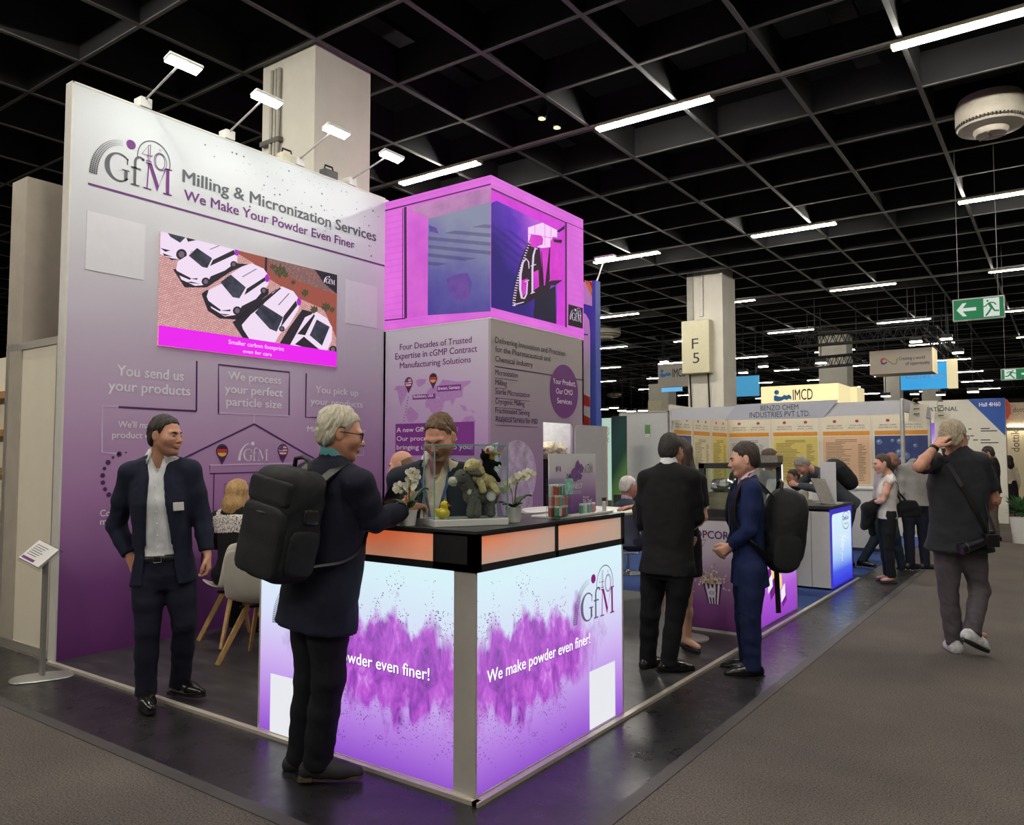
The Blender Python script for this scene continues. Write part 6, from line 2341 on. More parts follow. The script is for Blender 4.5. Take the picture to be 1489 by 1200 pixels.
rf = np.random.default_rng(3)
fl1 = [(-0.060 + 0.016 * i + 0.004 * rf.normal(), 0.185 + 0.010 * (i % 2) + 0.004 * rf.normal(), 0.01 * rf.random()) for i in range(5)] + [(0.012 + 0.004 * rf.normal() + 0.006 * (i % 2), 0.190 + 0.017 * i, 0.01 * rf.random()) for i in range(5)] + [(0.03, 0.235, 0), (0.026, 0.26, 0)]
orchid(594, 766, 'white orchid in a small white pot left of the glass showcase', dict(stems=[(-0.012, 0.19, -0.03), (0.008, 0.27, 0.015), (0.0, 0.20, 0.0)], flowers=fl1))
fl2 = [(-0.040 + 0.019 * i + 0.003 * rf.normal(), 0.178 + 0.013 * i + 0.010 * (i % 2) - 0.004 * i * (i > 4), 0.01 * rf.random()) for i in range(6)] + [(-0.03 + 0.02 * i, 0.20 + 0.012 * i, 0.01) for i in range(4)] + [(0.073, 0.255, 0), (0.088, 0.247, 0), (-0.045, 0.165, 0)]
orchid(747, 761, 'white orchid in a small white pot right of the glass showcase', dict(stems=[(-0.010, 0.19, -0.02), (0.02, 0.21, 0.0), (0.01, 0.24, 0.05)], flowers=fl2), leafy=0.6)

# ---- sign stand with little mint boxes
b0, b1 = gz(797, 755, CTOP), gz(868, 746, CTOP)
tr = thing('sign_tray', 'low white tray on the right end of the counter', 'tray', ((CX - 0.14), (3.60 + 4.18) / 2, CTOP))
M().box((-0.09, -0.30, 0.0), (0.10, 0.30, 0.014)).build('tray_plate', mat('case_white', (226, 224, 216), 0.4), tr, bevel=0.003)
TXP = CX - 0.10
brd = thing('counter_sign', 'upright white-and-purple sign board about mints on the counter', 'sign', (TXP, 3.83, CTOP + 0.014))
SB = Plane('x', TXP + 0.004)
q0, q1 = SB.uv(799, 745), SB.uv(866, 660)
bw, bh = q1[0] - q0[0], q1[1] - (CTOP + 0.014)
M().box((-0.004, q0[0] - 3.83, 0.0), (0.004, q1[0] - 3.83, bh)).build('board', print_grad('sign_print', [(0.0, (104, 60, 122)), (0.25, (140, 100, 156)), (0.5, (186, 160, 194)), (0.75, (214, 206, 214)), (1.0, (222, 220, 220))], 0.4), brd)
zs = lambda x, y: (700 + x / 6.474, 600 + y / 6.472)
m_ = M()
for cx_, cy_, rx, ry in ((905, 500, 22, 48), (935, 530, 28, 42), (880, 560, 34, 44), (850, 600, 30, 30), (910, 600, 40, 34), (880, 625, 26, 26)):
 m_.poly([SB.px(*zs(cx_ + rx * (1 + 0.22 * math.sin(5 * k)) * math.cos(k * 0.35), cy_ + ry * (1 + 0.2 * math.cos(4 * k)) * math.sin(k * 0.35)), off=0.001 + 0.0001 * (cx_ % 7)) for k in range(18)])
pb(m_, 'powder_print', mat('ink_violet_cloud', (124, 84, 146), 0.5, var=0.3, vscale=40), brd)
m_ = M()
put_text(m_, SB, 'FI', zs(703, 560), zs(743, 556), zs(703, 510), off=0.002, bold=0.01)
put_text(m_, SB, 'ZA', zs(795, 618), zs(838, 630), zs(795, 572), off=0.002, bold=0.01)
pb(m_, 'lettering_dark', PURD, brd)
m_ = M()
put_text(m_, SB, 'NEST', zs(862, 715), zs(950, 715), zs(862, 668), off=0.002, bold=0.01)
put_text(m_, SB, 'Win your', zs(952, 803), zs(1012, 803), zs(952, 785), off=0.002, bold=0.02)
put_text(m_, SB, 'Tic Tac!', zs(952, 845), zs(1038, 845), zs(952, 812), off=0.002, bold=0.03)
for y in (742, 760):
 a, b = SB.uv(*zs(850, y)), SB.uv(*zs(940, y))
 m_.box(SB.p3(a[0], a[1] - 0.002, 0.0), SB.p3(b[0], a[1], 0.002))
pb(m_, 'lettering_white', mat('ink_white', (236, 230, 238), 0.6), brd)
m_ = M()
a = SB.uv(*zs(965, 568))
brand_logo(m_, SB, a[0], a[1], SB.uv(*zs(1045, 570))[0] - a[0], 0.002, 0, 1)
pb(m_, 'sign_logo', [GREY, PURD], brd)
# clear dispenser and mint boxes
MY = gx(812, 740, CX - 0.055)[1]
dp = thing('mint_dispenser', 'tall clear acrylic dispenser full of mint boxes in front of the sign', 'dispenser', (CX - 0.055, MY, CTOP + 0.0142))
dw, dd, dh = 0.062, 0.040, 0.205
M().box((-dd, -dw, 0), (dd, dw, dh)).build('acrylic_box', glass('acrylic', (244, 248, 248), 0.12), dp)
m_ = M()
m_.box((0.042, 0.0, dh - 0.085), (0.044, dw + 0.02, dh))
m_.build('mint_picture', mat('mint_green_card', (150, 206, 186), 0.4, var=0.35, vscale=40), dp)
mcol = [('red', (200, 84, 80)), ('orange', (226, 150, 110)), ('green', (96, 164, 126)), ('teal', (128, 186, 178)), ('white', (220, 222, 216)), ('pink', (222, 160, 166))]

def mint_box(loc_, col, lab, rz=0.0, tip=0.0, group=None):
 t = thing('mint_box', lab, 'mint box', loc_, group, rz)
 t.rotation_euler = (tip, 0, rz)
 M().box((-0.008, -0.013, 0), (0.008, 0.013, 0.045)).build('case', mat('mint_' + col[0], col[1], 0.25, var=0.1), t, bevel=0.003)
 M().box((-0.0075, -0.0125, 0.045), (0.0075, 0.0125, 0.057)).build('lid', mat('mint_lid', (236, 238, 234), 0.3), t, bevel=0.003)

k = 0
for lay_ in range(3):
 for iy in range(4):
  for ix in range(2):
   col = mcol[(k * 7 + lay_ * 3 + ix) % 6]
   mint_box((CX - 0.055 + (-0.018 + 0.036 * ix), MY - 0.045 + 0.030 * iy, CTOP + 0.017 + 0.048 * 1.2 * lay_ * 0.58 * 1.72), col, '%s mint box among those piled in the clear dispenser' % col[0], 0, 0, '%s mint boxes in the clear dispenser' % col[0])
   k += 1
for i, (y, c, lb) in enumerate(((3.845, mcol[2], 'green mint box standing alone just right of the clear dispenser'), (3.89, mcol[4], 'white mint box standing in the middle of the tray'), (3.935, mcol[3], 'teal mint box standing in the middle of the tray'), (3.985, mcol[5], 'pink mint box standing right on the tray'), (4.115, mcol[4], 'white mint box standing at the far end of the tray'))):
 mint_box((CX - 0.06, y, CTOP + 0.0145), c, lb)

# ---- round white table behind the counter
tb = thing('high_table', 'round white high table behind the right end of the counter', 'table', (-3.05, 5.0, 0))
pA, pB = gz(767, 744, 1.10), gz(905, 738, 1.10)
tb.location = ((pA[0] + pB[0]) / 2 + 0.02, (pA[1] + pB[1]) / 2 + 0.0, 0)
rt_ = np.linalg.norm(pA - pB) / 2
M().lathe([(0.01, 1.07), (rt_ - 0.01, 1.07), (rt_, 1.08), (rt_, 1.095), (rt_ - 0.006, 1.10), (0.01, 1.10)], n=48).build('tabletop', mat('table_white', (226, 224, 218), 0.35, var=0.03), tb, smooth=40)
M().lathe([(0.03, 0.02), (0.03, 1.07)], n=20).build('column', mat('chrome', (180, 180, 180), 0.15, 0.9, var=0.03), tb, smooth=60)
M().lathe([(0.26, 0.006), (0.26, 0.014), (0.04, 0.03), (0.03, 0.05)], n=36).build('base_plate', mat('steel_grey', (150, 150, 150), 0.3, 0.7), tb, smooth=40)

# second table foot beside the popcorn stand
p = gz(1003, 930)
bt = thing('table_base', 'pale round table foot on the floor beside the popcorn panel', 'table base', (p[0], p[1], 0))
M().lathe([(0.16, 0.007), (0.16, 0.02), (0.03, 0.03), (0.025, 0.06)], n=30).build('foot_plate', mat('plate_pale', (190, 186, 178), 0.4), bt, smooth=40)
M().lathe([(0.022, 0.05), (0.022, 0.7)], n=16).build('foot_post', mat('chrome', (180, 180, 180), 0.15, 0.9), bt, smooth=50)

# ---- shell chairs
def shell_chair(x, y, face, label, seat_group=None):
 t = thing('shell_chair', label, 'chair', (x, y, 0.006))
 a = math.radians(face)
 fwd = np.array([math.cos(a), math.sin(a), 0])
 rgt = np.array([math.sin(a), -math.cos(a), 0])
 up = np.array([0, 0, 1.0])
 sec = [(0.225, 0.445, 0.175), (0.215, 0.462, 0.215), (0.12, 0.448, 0.232), (0.0, 0.432, 0.235), (-0.12, 0.436, 0.232), (-0.19, 0.475, 0.228), (-0.222, 0.56, 0.222), (-0.242, 0.68, 0.212), (-0.262, 0.80, 0.195), (-0.272, 0.84, 0.178), (-0.275, 0.853, 0.155)]
 vs_, n_ = [], 13
 for i, (yy, zz, hw) in enumerate(sec):
  back = i >= 5
  for j in range(n_):
   q = -1 + 2 * j / (n_ - 1)
   lift = 0.045 * abs(q) ** 2.4
   wv = np.sign(q) * abs(q) ** 0.9 * hw
   if back:
    c = fwd * (yy + lift * 1.3) + up * (zz - 0.02 * q * q * (i > 7))
   else:
    c = fwd * yy + up * (zz + lift)
   vs_.append(c + rgt * wv)
 fs = []
 for i in range(len(sec) - 1):
  for j in range(n_ - 1):
   k_ = i * n_ + j
   fs.append((k_, k_ + 1, k_ + n_ + 1, k_ + n_))
 m_ = M()
 m_.add(vs_, fs)
 o = m_.build('seat_shell', mat('shell_white', (222, 216, 200), 0.42, var=0.03), t, smooth=60)
 md = o.modifiers.new('thick', 'SOLIDIFY')
 md.thickness = 0.012
 md = o.modifiers.new('sub', 'SUBSURF')
 md.levels = md.render_levels = 2
 wood = mat('beech_wood', (204, 162, 104), 0.5, var=0.15, vscale=8, stretch=(6, 6, 0.6))
 for sx in (-1, 1):
  for sy in (-1, 1):
   m_ = M()
   m_.bar(rgt * sx * 0.07 + fwd * sy * 0.06 + up * 0.425, rgt * sx * 0.225 + fwd * sy * 0.215, 0.046, 0.028, up=tuple(np.cross(up, rgt * sx + fwd * sy)), w2=0.034, h2=0.024)
   m_.build('leg', wood, t, bevel=0.004)
 M().bar(rgt * -0.12 + fwd * -0.10 + up * 0.405, rgt * 0.12 + fwd * 0.10 + up * 0.405, 0.03, 0.02).bar(rgt * -0.12 + fwd * 0.10 + up * 0.405, rgt * 0.12 + fwd * -0.10 + up * 0.405, 0.03, 0.02).build('under_frame', mat('frame_black', (26, 26, 26), 0.5), t)
 return t

shell_chair(-5.02, 3.76, 112, 'white shell chair with wooden legs beside the backpack, seen from behind')
shell_chair(-5.70, 4.02, 170, 'white shell chair with wooden legs under the seated blonde woman')

# ---- brochure stand
bs = thing('brochure_stand', 'silver floor stand with a slanted clear tray of leaflets by the tall wall', 'brochure stand', (-5.86, 2.58, 0))
alu = mat('brushed_alu', (176, 174, 168), 0.35, 0.6, var=0.06, vscale=30, stretch=(8, 8, 0.4))
S = Soft(0.008)
ua = np.array([0.40, 0.92, 0])
S.ell((-5.86, 2.58, 0.0), (0.20, 0.13, 0.022), np.stack([ua, np.array([-0.92, 0.40, 0]), np.array([0, 0, 1.0])], 1), 0.004, pw=3.0)
S.half((-5.86, 2.58, 0.003), (0, 0, -1), 0.4)
soft('base', S, alu, bs, bs.location)
M().box((-0.025, -0.012, 0.01), (0.025, 0.012, 0.86)).build('post', alu, bs, bevel=0.004)
tl_ = [gd(25, 815, 5.40), gd(58, 832, 5.34), None, gd(60, 786, 5.52)]
tl_[2] = tl_[1] + tl_[3] - tl_[0]
q = [np.array(p) - np.array(bs.location) for p in tl_]
nn = np.cross(q[1] - q[0], q[3] - q[0])
nn /= np.linalg.norm(nn)
M().prism(q, nn * 0.006).build('slanted_tray', glass('acrylic', (244, 248, 248), 0.12), bs)
lf = thing('leaflets', 'stack of white leaflets with a purple stripe on the brochure stand', 'leaflets', np.mean(tl_, 0) + nn * 0.008)
qq = [np.mean(q, 0) + (p - np.mean(q, 0)) * 0.86 for p in q]
off = np.mean(q, 0)
M().prism([p - off for p in qq], nn * 0.022).build('paper_stack', mat('paper', (226, 222, 216), 0.7, var=0.03), lf)
A, B, D = qq[0] - off + nn * 0.0232, qq[1] - qq[0], qq[3] - qq[0]
m_ = M()
m_.poly([A + B * 0.06 + D * 0.06, A + B * 0.66 + D * 0.06, A + B * 0.66 + D * 0.18, A + B * 0.06 + D * 0.18], 0)
for k in range(6):
 v_ = 0.30 + 0.10 * k
 m_.poly([A + B * 0.10 + D * v_, A + B * (0.55 + 0.06 * (k % 3)) + D * v_, A + B * (0.55 + 0.06 * (k % 3)) + D * (v_ + 0.03), A + B * 0.10 + D * (v_ + 0.03)], 1)
m_.build('print', [PUR, GREY], lf)

# ================================================================== neighbours on the near side
SHL = mat('shell_panel', (240, 230, 206), 0.55, var=0.03, vscale=3)
AL = mat('shell_profile', (178, 172, 160), 0.35, 0.45, var=0.04)
sw = thing('shell_wall', 'cream exhibition wall panel in a metal frame left of the tall printed wall', 'wall panel', (-6.80, 2.86, 0))
M().box((-0.42, -0.008, 0.06), (0.42, 0.008, 2.42)).build('panel', SHL, sw)
M().box((-0.48, -0.022, 0), (-0.42, 0.022, 2.48)).box((-0.455, -0.028, 0), (-0.445, -0.020, 2.48)).build('post', AL, sw)
M().box((0.42, -0.022, 0), (0.47, 0.022, 2.48)).box((0.44, -0.028, 0), (0.45, -0.020, 2.48)).build('post', AL, sw)
M().box((-0.42, -0.02, 2.42), (0.42, 0.02, 2.48)).box((-0.42, -0.02, 0), (0.42, 0.02, 0.06)).build('rail', AL, sw)
uw = thing('upper_wall', 'grey fabric wall rising behind the cream panel wall on the left', 'wall panel', (-7.0, 4.4, 0))
M().box((-0.28, -1.56, 0), (0.0, 1.6, 3.88)).build('panel', mat('fabric_beige', (178, 168, 152), 0.85, var=0.06, vscale=6, bump=0.2), uw)
sl = thing('slatted_shelf', 'cream back wall with wooden shelf boards at the far left edge', 'shelf', (-8.6, 3.6, 0))
M().box((-0.9, 0.0, 0), (0.9, 0.05, 2.6)).build('back_board', SHL, sl)
for z in (0.9, 1.35, 1.75, 2.15):
 M().box((-0.9, -0.10, z), (0.9, 0.0, z + 0.07)).build('board', mat('board_wood', (176, 128, 80), 0.5, var=0.15), sl)

# blue and white banner wall behind the tower
bl = thing('banner_wall', 'tall white-and-blue banner with red and yellow corner behind the pink cube', 'banner', (-5.4, 8.36, 0))
BP = Plane('y', 8.36)
x1 = BP.uv(861, 410)[0]
M().box((-0.6, 0, 0), (x1 + 5.4, 0.12, 3.72)).build('board', mat('banner_white', (226, 228, 230), 0.5, var=0.02), bl)
eb = BP.uv(866, 410)[0]
M().box((x1 + 5.4, -0.004, 0), (eb + 5.4, 0.12, 3.72)).build('blue_edge', mat('banner_blue', (66, 86, 176), 0.5, var=0.04), bl)
m_ = M()
z850 = lambda x, y: BP.px(840 + x / 5.0, 400 + y / 5.0, off=0.003)
m_.poly([z850(30, 205), z850(125, 232), z850(125, 1100), z850(92, 1100), z850(92, 420), z850(85, 330), z850(60, 285), z850(30, 270)], 0)
m_.poly([z850(48, 36), z850(82, 46), z850(125, 150), z850(125, 205)], 1)
m_.poly([z850(82, 46), z850(125, 60), z850(125, 150)], 2)
for k in range(2):
 y = 860 + 150 * k
 m_.poly([z850(30, y), z850(90, y + 30), z850(90, y + 100), z850(30, y + 85)], 2)
m_.poly([z850(40, 425), z850(75, 430), z850(75, 440), z850(40, 436)], 0)
pb(m_, 'banner_print', [mat('banner_blue', (66, 86, 176), 0.5), mat('banner_yellow', (232, 186, 50), 0.5), mat('banner_red', (206, 62, 46), 0.5)], bl)

lb_ = gy(880, 377, 8.95)
t = thing('arm_floodlight', 'single bright arm floodlight right of the pink video cube on the blue banner', 'floodlight', lb_)
M().box((-0.14, -0.05, 0.012), (0.14, 0.05, 0.04)).build('head', mat('lamp_white', (214, 212, 205), 0.45), t)
M().box((-0.125, -0.042, 0.0), (0.125, 0.042, 0.012)).build('lamp_panel', emat('flood_panel', (250, 250, 246), 30.0, black=False), t)
M().tube([(0, 0, 0.03), (eb - 0.02 - lb_[0], 8.42 - lb_[1], 3.71 - lb_[2])], 0.010, 6).build('arm', mat('lamp_silver', (190, 188, 182), 0.35, 0.4), t)
# popcorn counter
PY, PX_ = 6.63, -2.24
pc = thing('popcorn_counter', 'purple counter with a printed popcorn bucket on its end panel', 'counter', (-2.5, 7.3, 0))
m_ = M()
m_.box((-2.84, PY, 0.03), (-2.345, PY + 0.03, 0.985))
pb(m_, 'end_panel', print_grad('popcorn_print', [(0.0, (112, 56, 118)), (0.2, (128, 72, 136)), (0.45, (168, 130, 172)), (0.7, (202, 188, 204)), (1.0, (214, 208, 212))], 0.4), pc)
m_ = M()
m_.box((-2.345, PY - 0.004, 0.0), (PX_, PY + 0.05, 0.99)).box((-2.86, PY, 0), (-2.84, PY + 0.04, 0.99)).box((PX_ - 0.02, 8.03, 0), (PX_ + 0.003, 8.05, 0.99)).box((-2.84, PY, 0), (-2.345, PY + 0.03, 0.03))
pb(m_, 'frame', prof, pc)
m_ = M()
m_.box((PX_ - 0.03, PY + 0.05, 0.03), (PX_, 8.03, 0.985))

def glow_panel(name, stops, axis=2):
 t = NT(name)
 sp = t.n('ShaderNodeSeparateXYZ')
 t.l(t.n('ShaderNodeTexCoord').outputs['Generated'], sp.inputs[0])
 c = t.ramp(sp.outputs[axis], [(p, lin(q)) for p, q in stops])
 t.l(c, t.b.inputs['Emission Color'])
 t.b.inputs['Base Color'].default_value = (0.04, 0.04, 0.04, 1)
 t.b.inputs['Emission Strength'].default_value = 1.0
 t.b.inputs['Roughness'].default_value = 0.3
 return t.m

pb(m_, 'light_panel', glow_panel('popcorn_glow', [(0.0, (140, 44, 186)), (0.3, (174, 84, 212)), (0.65, (206, 170, 240)), (1.0, (226, 226, 252))]), pc)
m_ = M()
m_.box((-2.86, PY - 0.01, 0.985), (PX_ + 0.01, 8.05, 1.01))
pb(m_, 'worktop', mat('worktop_grey', (64, 62, 64), 0.35), pc)
PP = Plane('y', PY)
zq = lambda x, y: (880 + x / 4.963, 730 + y / 4.965)
m_ = M()
put_text(m_, PP, 'POPCORN', zq(612, 268), zq(945, 262), zq(612, 213), bold=0.02)
lines(m_, PP, [[zq(660, 275), zq(730, 275), zq(700, 322), zq(655, 322)]], 0.006)
pb(m_, 'lettering', PURD, pc)
m_ = M()
T0, T1, B0_, B1_ = PP.uv(*zq(703, 585)), PP.uv(*zq(845, 590)), PP.uv(*zq(745, 735)), PP.uv(*zq(825, 740))
zt, zb_ = (T0[1] + T1[1]) / 2, (B0_[1] + B1_[1]) / 2
for k in range(9):
 a0, a1 = k / 9, (k + 1) / 9
 m_.poly([PP.p3(T0[0] + (T1[0] - T0[0]) * a0, zt, 0.003), PP.p3(T0[0] + (T1[0] - T0[0]) * a1, zt, 0.003), PP.p3(B0_[0] + (B1_[0] - B0_[0]) * a1, zb_, 0.003), PP.p3(B0_[0] + (B1_[0] - B0_[0]) * a0, zb_, 0.003)][::-1], k % 2)
ctrd = PP.uv(*zq(770, 655))
m_.add([PP.p3(ctrd[0] + 0.038 * q[0], ctrd[1] + 0.045 * q[1], 0.0045) for q in disc2(0, 0, 1, 1, 24)], [tuple(range(24))], 1)
put_text_uv(m_, PP, '420', ctrd[0], ctrd[1] - 0.016, 0.048, 0.032, 0.006, 0, centre=True)
pb(m_, 'bucket_print', [PURD, mat('ink_white', (236, 230, 238), 0.6)], pc)
m_ = M()
rp = np.random.default_rng(5)
for k in range(150):
 if k < 105:
  fx, fy = rp.normal(0, 0.33), abs(rp.normal(0, 0.45))
  px, py = 775 + 75 * max(-1.15, min(1.15, fx * 2.2)), 590 - 85 * min(1.2, fy) * (1 - 0.45 * abs(fx))
 else:
  px, py = 640 + 260 * rp.random(), 430 + 230 * rp.random()
  if 690 < px < 860 and py > 560:
   continue
 c = PP.uv(*zq(px, py))
 r = 0.008 + 0.006 * rp.random()
 off = 0.006 + 0.0001 * k
 m_.poly([PP.p3(c[0] + r * (0.75 + 0.35 * math.sin(3 * j + k)) * math.cos(j * 0.785), c[1] + r * (0.75 + 0.35 * math.cos(2 * j + k)) * math.sin(j * 0.785), off) for j in range(8)], k % 3)
pb(m_, 'popcorn_print', [mat('pop_cream', (226, 212, 176), 0.7), mat('pop_white', (232, 226, 212), 0.7), mat('pop_shade', (186, 152, 108), 0.7)], pc)
PR2 = Plane('x', PX_)
m_ = M()
zr = lambda x, y: (1040 + x / 5.214, 630 + y / 5.217)
for pts, mi_ in (([(395, 1040), (430, 1010), (470, 1120), (440, 1195), (395, 1190)], 0), ([(425, 1010), (458, 1000), (470, 1060), (440, 1110)], 1), ([(470, 1080), (490, 1060), (505, 1130), (480, 1195), (465, 1150)], 1)):
 m_.poly([PR2.px(*zr(*p), off=0.002) for p in pts], mi_)
for (x, y), mi_ in (((1213, 500), 1), ((1258, 590), 1), ((1188, 590), 2), ((1282, 655), 2), ((1205, 640), 0), ((1290, 690), 0)):
 c = PR2.uv(*zq(x, y))
 rx, ry = 0.09, 0.085
 m_.add([PR2.p3(c[0] + rx * q[0] + 0.04 * q[1], c[1] + ry * q[1], 0.003 + 0.0004 * mi_) for q in ((-1, 0.3), (0.2, 1), (1, -0.4), (-0.2, -1))], [(3, 2, 1, 0)], mi_)
pb(m_, 'panel_print', [emat('glow_violet', (122, 24, 140), 0.9), emat('glow_cream', (246, 210, 140), 1.0), emat('glow_white', (240, 236, 250), 1.0)], pc)
# popcorn case on it
pk = thing('popcorn_case', 'black framed glass case with foil packs on the popcorn counter', 'glass case', (-2.49, 7.10, 1.0105))
x0, x1, y0, y1, h = -0.17, 0.17, -0.44, 0.70, 0.47
dark = mat('case_black', (40, 38, 40), 0.45)
m_ = M()
for x in (x0, x1):
 for y in (y0, y1):
  m_.box((x - 0.025, y - 0.025, 0.05), (x + 0.025, y + 0.025, h))
m_.box((x0 - 0.025, y0 - 0.025, 0), (x1 + 0.025, y1 + 0.025, 0.06))
m_.box((x0 - 0.025, y0 - 0.025, h - 0.045), (x1 + 0.025, y0 + 0.02, h)).box((x0 - 0.025, y1 - 0.02, h - 0.045), (x1 + 0.025, y1 + 0.025, h)).box((x0 - 0.025, y0, h - 0.045), (x0 + 0.02, y1, h)).box((x1 - 0.02, y0, h - 0.045), (x1 + 0.025, y1, h))
m_.build('case_frame', dark, pk)
M().box((x0 - 0.03, y1 - 0.15, h), (x1 + 0.03, y1 + 0.03, h + 0.07)).build('lamp_hood', mat('hood_steel', (150, 146, 138), 0.4, 0.6, var=0.25, vscale=40), pk)
M().box((x1 + 0.0255, y1 - 0.012, 0.08), (x1 + 0.0300, y1 + 0.012, h - 0.02)).build('light_strip', emat('strip_white', (240, 246, 250), 1.4), pk)
m_ = M()
m_.box((x0, y0, 0.06), (x1, y0 + 0.003, h - 0.045))
m_.box((x1 - 0.003, y0 + 0.02, 0.06), (x1, y1 - 0.02, h - 0.045))
m_.build('glass_panes', glass('case_glass', (238, 246, 243), 0.10), pk)
foil = mat('foil', (206, 204, 200), 0.16, 0.95, var=0.1)
for i, (x, y, s_, lb) in enumerate(((-0.06, -0.22, 0.12, 'shiny foil bundle at the near end inside the black popcorn case'), (0.03, 0.08, 0.13, 'shiny foil bundle further back inside the black popcorn case'))):
 t = thing('foil_bundle', lb, 'foil', (-2.49 + x, 7.10 + y, 1.072))
 S = Soft(0.01)
 S.ell((0, 0, 0.20), (0.10, 0.16, 0.055), None, 0.02)
 soft('foil_sheet', S, foil, t, disp=lambda V: 0.02 * wob(V, 55) + 0.012 * wob(V, 120), smooth=False, relax=0)
 M().box((-0.09, -0.13, 0.0), (0.09, 0.12, 0.15)).build('carton', mat('carton_%d' % i, (176, 150, 128) if i == 0 else (120, 108, 104), 0.6), t)

# chemist stand counter with blue glow
CHX, CHY = -2.235, 9.43
ch = thing('chemistry_counter', 'white counter with black top and blue-lit end panel', 'counter', (-2.8, 9.98, 0))
wm = mat('counter_white', (216, 214, 210), 0.5, var=0.03)
m_ = M()
m_.box((-3.5, CHY, 0.03), (CHX - 0.01, 10.50, 0.90))
pb(m_, 'cabinet', wm, ch)
m_ = M()
m_.box((-2.455, CHY - 0.003, 0.03), (-2.449, CHY, 0.90))
pb(m_, 'joint', mat('joint_grey', (120, 118, 116), 0.6), ch)
m_ = M()
m_.box((-3.55, CHY - 0.04, 0.93), (CHX + 0.02, 10.54, 0.965))
pb(m_, 'worktop', mat('black_worktop', (46, 47, 48), 0.3), ch)
m_ = M()
m_.box((CHX - 0.01, CHY, 0.02), (CHX, 10.50, 0.93))
pb(m_, 'blue_frame', emat('blue_glow', (66, 54, 200), 0.85), ch)
CH = Plane('x', CHX)
m_ = M()
y0, y1, z0, z1, r = CHY + 0.06, 10.42, 0.05, 0.865, 0.06
pts = []
for cx_, cz_, a0 in ((y1 - r, z1 - r, 0), (y0 + r, z1 - r, 90), (y0 + r, z0 + r, 180), (y1 - r, z0 + r, 270)):
 for k in range(7):
  a = math.radians(a0 + 15 * k)
  pts.append((cx_ + r * math.cos(a), cz_ + r * math.sin(a)))
m_.prism([CH.p3(p[0], p[1], 0.001) for p in pts], (0.006, 0, 0))
pb(m_, 'light_panel', glow_panel('blue_glow_panel', [(0.0, (40, 44, 224)), (0.18, (70, 92, 232)), (0.36, (160, 196, 244)), (0.6, (206, 228, 248)), (1.0, (214, 240, 250))]), ch)
m_ = M()
c = CH.uv(1229, 755)
v, f = stroke(ell2(c[0], c[1] - 0.01, 0.20, 0.105, 20, 340, 30), 0.008)
m_.add([CH.p3(q[0], q[1], 0.009) for q in v], f)
put_text_uv(m_, CH, 'ChemCon', c[0] - 0.02, c[1] - 0.005, 0.30, 0.055, 0.009, bold=0.02, centre=True)
put_text_uv(m_, CH, 'fine chemistry', c[0], c[1] - 0.06, 0.24, 0.025, 0.009, centre=True)
pb(m_, 'logo', emat('glow_ink', (54, 58, 96), 0.8), ch)
m_ = M()
for k in range(22):
 c = (9.93 + 0.10 * rp.normal() * (1 if k > 10 else 0.25), 0.30 + 0.03 * k * (0.45 if k > 10 else 1.0))
 s_ = 0.010
 m_.add([CH.p3(c[0] + s_ * q[0], c[1] + s_ * q[1], 0.009) for q in disc2(0, 0, 1, 1, 8)], [tuple(range(8))])
pb(m_, 'molecule_print', EW, ch)
ds = thing('display_card', 'upright white card stand on the white counter with blue glow', 'display stand', (-2.50, 9.98, 0.966))
dA, dB = gy(1194, 725, 9.98), gy(1215, 672, 9.98)
M().box((dA[0] + 2.50, -0.012, 0.0), (dB[0] + 2.50, 0.012, dB[2] - 0.966)).build('card', mat('card_grey', (214, 214, 216), 0.4, var=0.04), ds)
M().box((dA[0] + 2.44, -0.09, 0.0), (dB[0] + 2.56, 0.09, 0.012)).build('foot', mat('card_foot', (200, 198, 194), 0.4), ds)
tb2 = thing('tablet', 'slim silver tablet leaning back on the white counter by the card stand', 'tablet', (-2.39, 9.80, 0.966))
M().bar((0.06, -0.06, 0.01), (-0.09, 0.08, 0.30), 0.20, 0.012, up=(0.7, -0.5, 0.5)).build('tablet_body', mat('tablet_silver', (168, 162, 154), 0.3, 0.5, var=0.15, vscale=30), tb2)
M().box((-0.02, -0.09, 0), (0.12, 0.02, 0.012)).build('tablet_foot', mat('tablet_silver', (168, 162, 154), 0.3, 0.5), tb2)
# black stools near the white table
def stool(px, py, label, rz):
 p = gz(px, py)
 t = thing('bar_stool', label, 'bar stool', (p[0], p[1], 0.006), rz=rz)
 chm = mat('chrome', (180, 180, 180), 0.15, 0.9)
 lea = mat('leather_black', (24, 24, 26), 0.45)
 M().lathe([(0.21, 0.0), (0.21, 0.012), (0.05, 0.03), (0.03, 0.06)], n=32).build('base', chm, t, smooth=40)
 M().lathe([(0.026, 0.05), (0.026, 0.46), (0.018, 0.46), (0.018, 0.66)], n=16).build('post', chm, t, smooth=40)
 M().box((-0.20, -0.19, 0.66), (0.20, 0.19, 0.72)).build('seat', lea, t, bevel=0.02)
 M().bar((0, 0.19, 0.70), (0, 0.22, 1.02), 0.40, 0.035, up=(0, 1, 0)).build('backrest', lea, t, bevel=0.012)
 m_ = M()
 v = [(0.17 * math.cos(i * 0.35), 0.17 * math.sin(i * 0.35), 0.28) for i in range(19)]
 m_.tube(v, 0.010, 6)
 m_.build('foot_ring', chm, t, smooth=60)

stool(913, 835, 'black stool with chrome post behind the right end of the lit counter', 0.4)

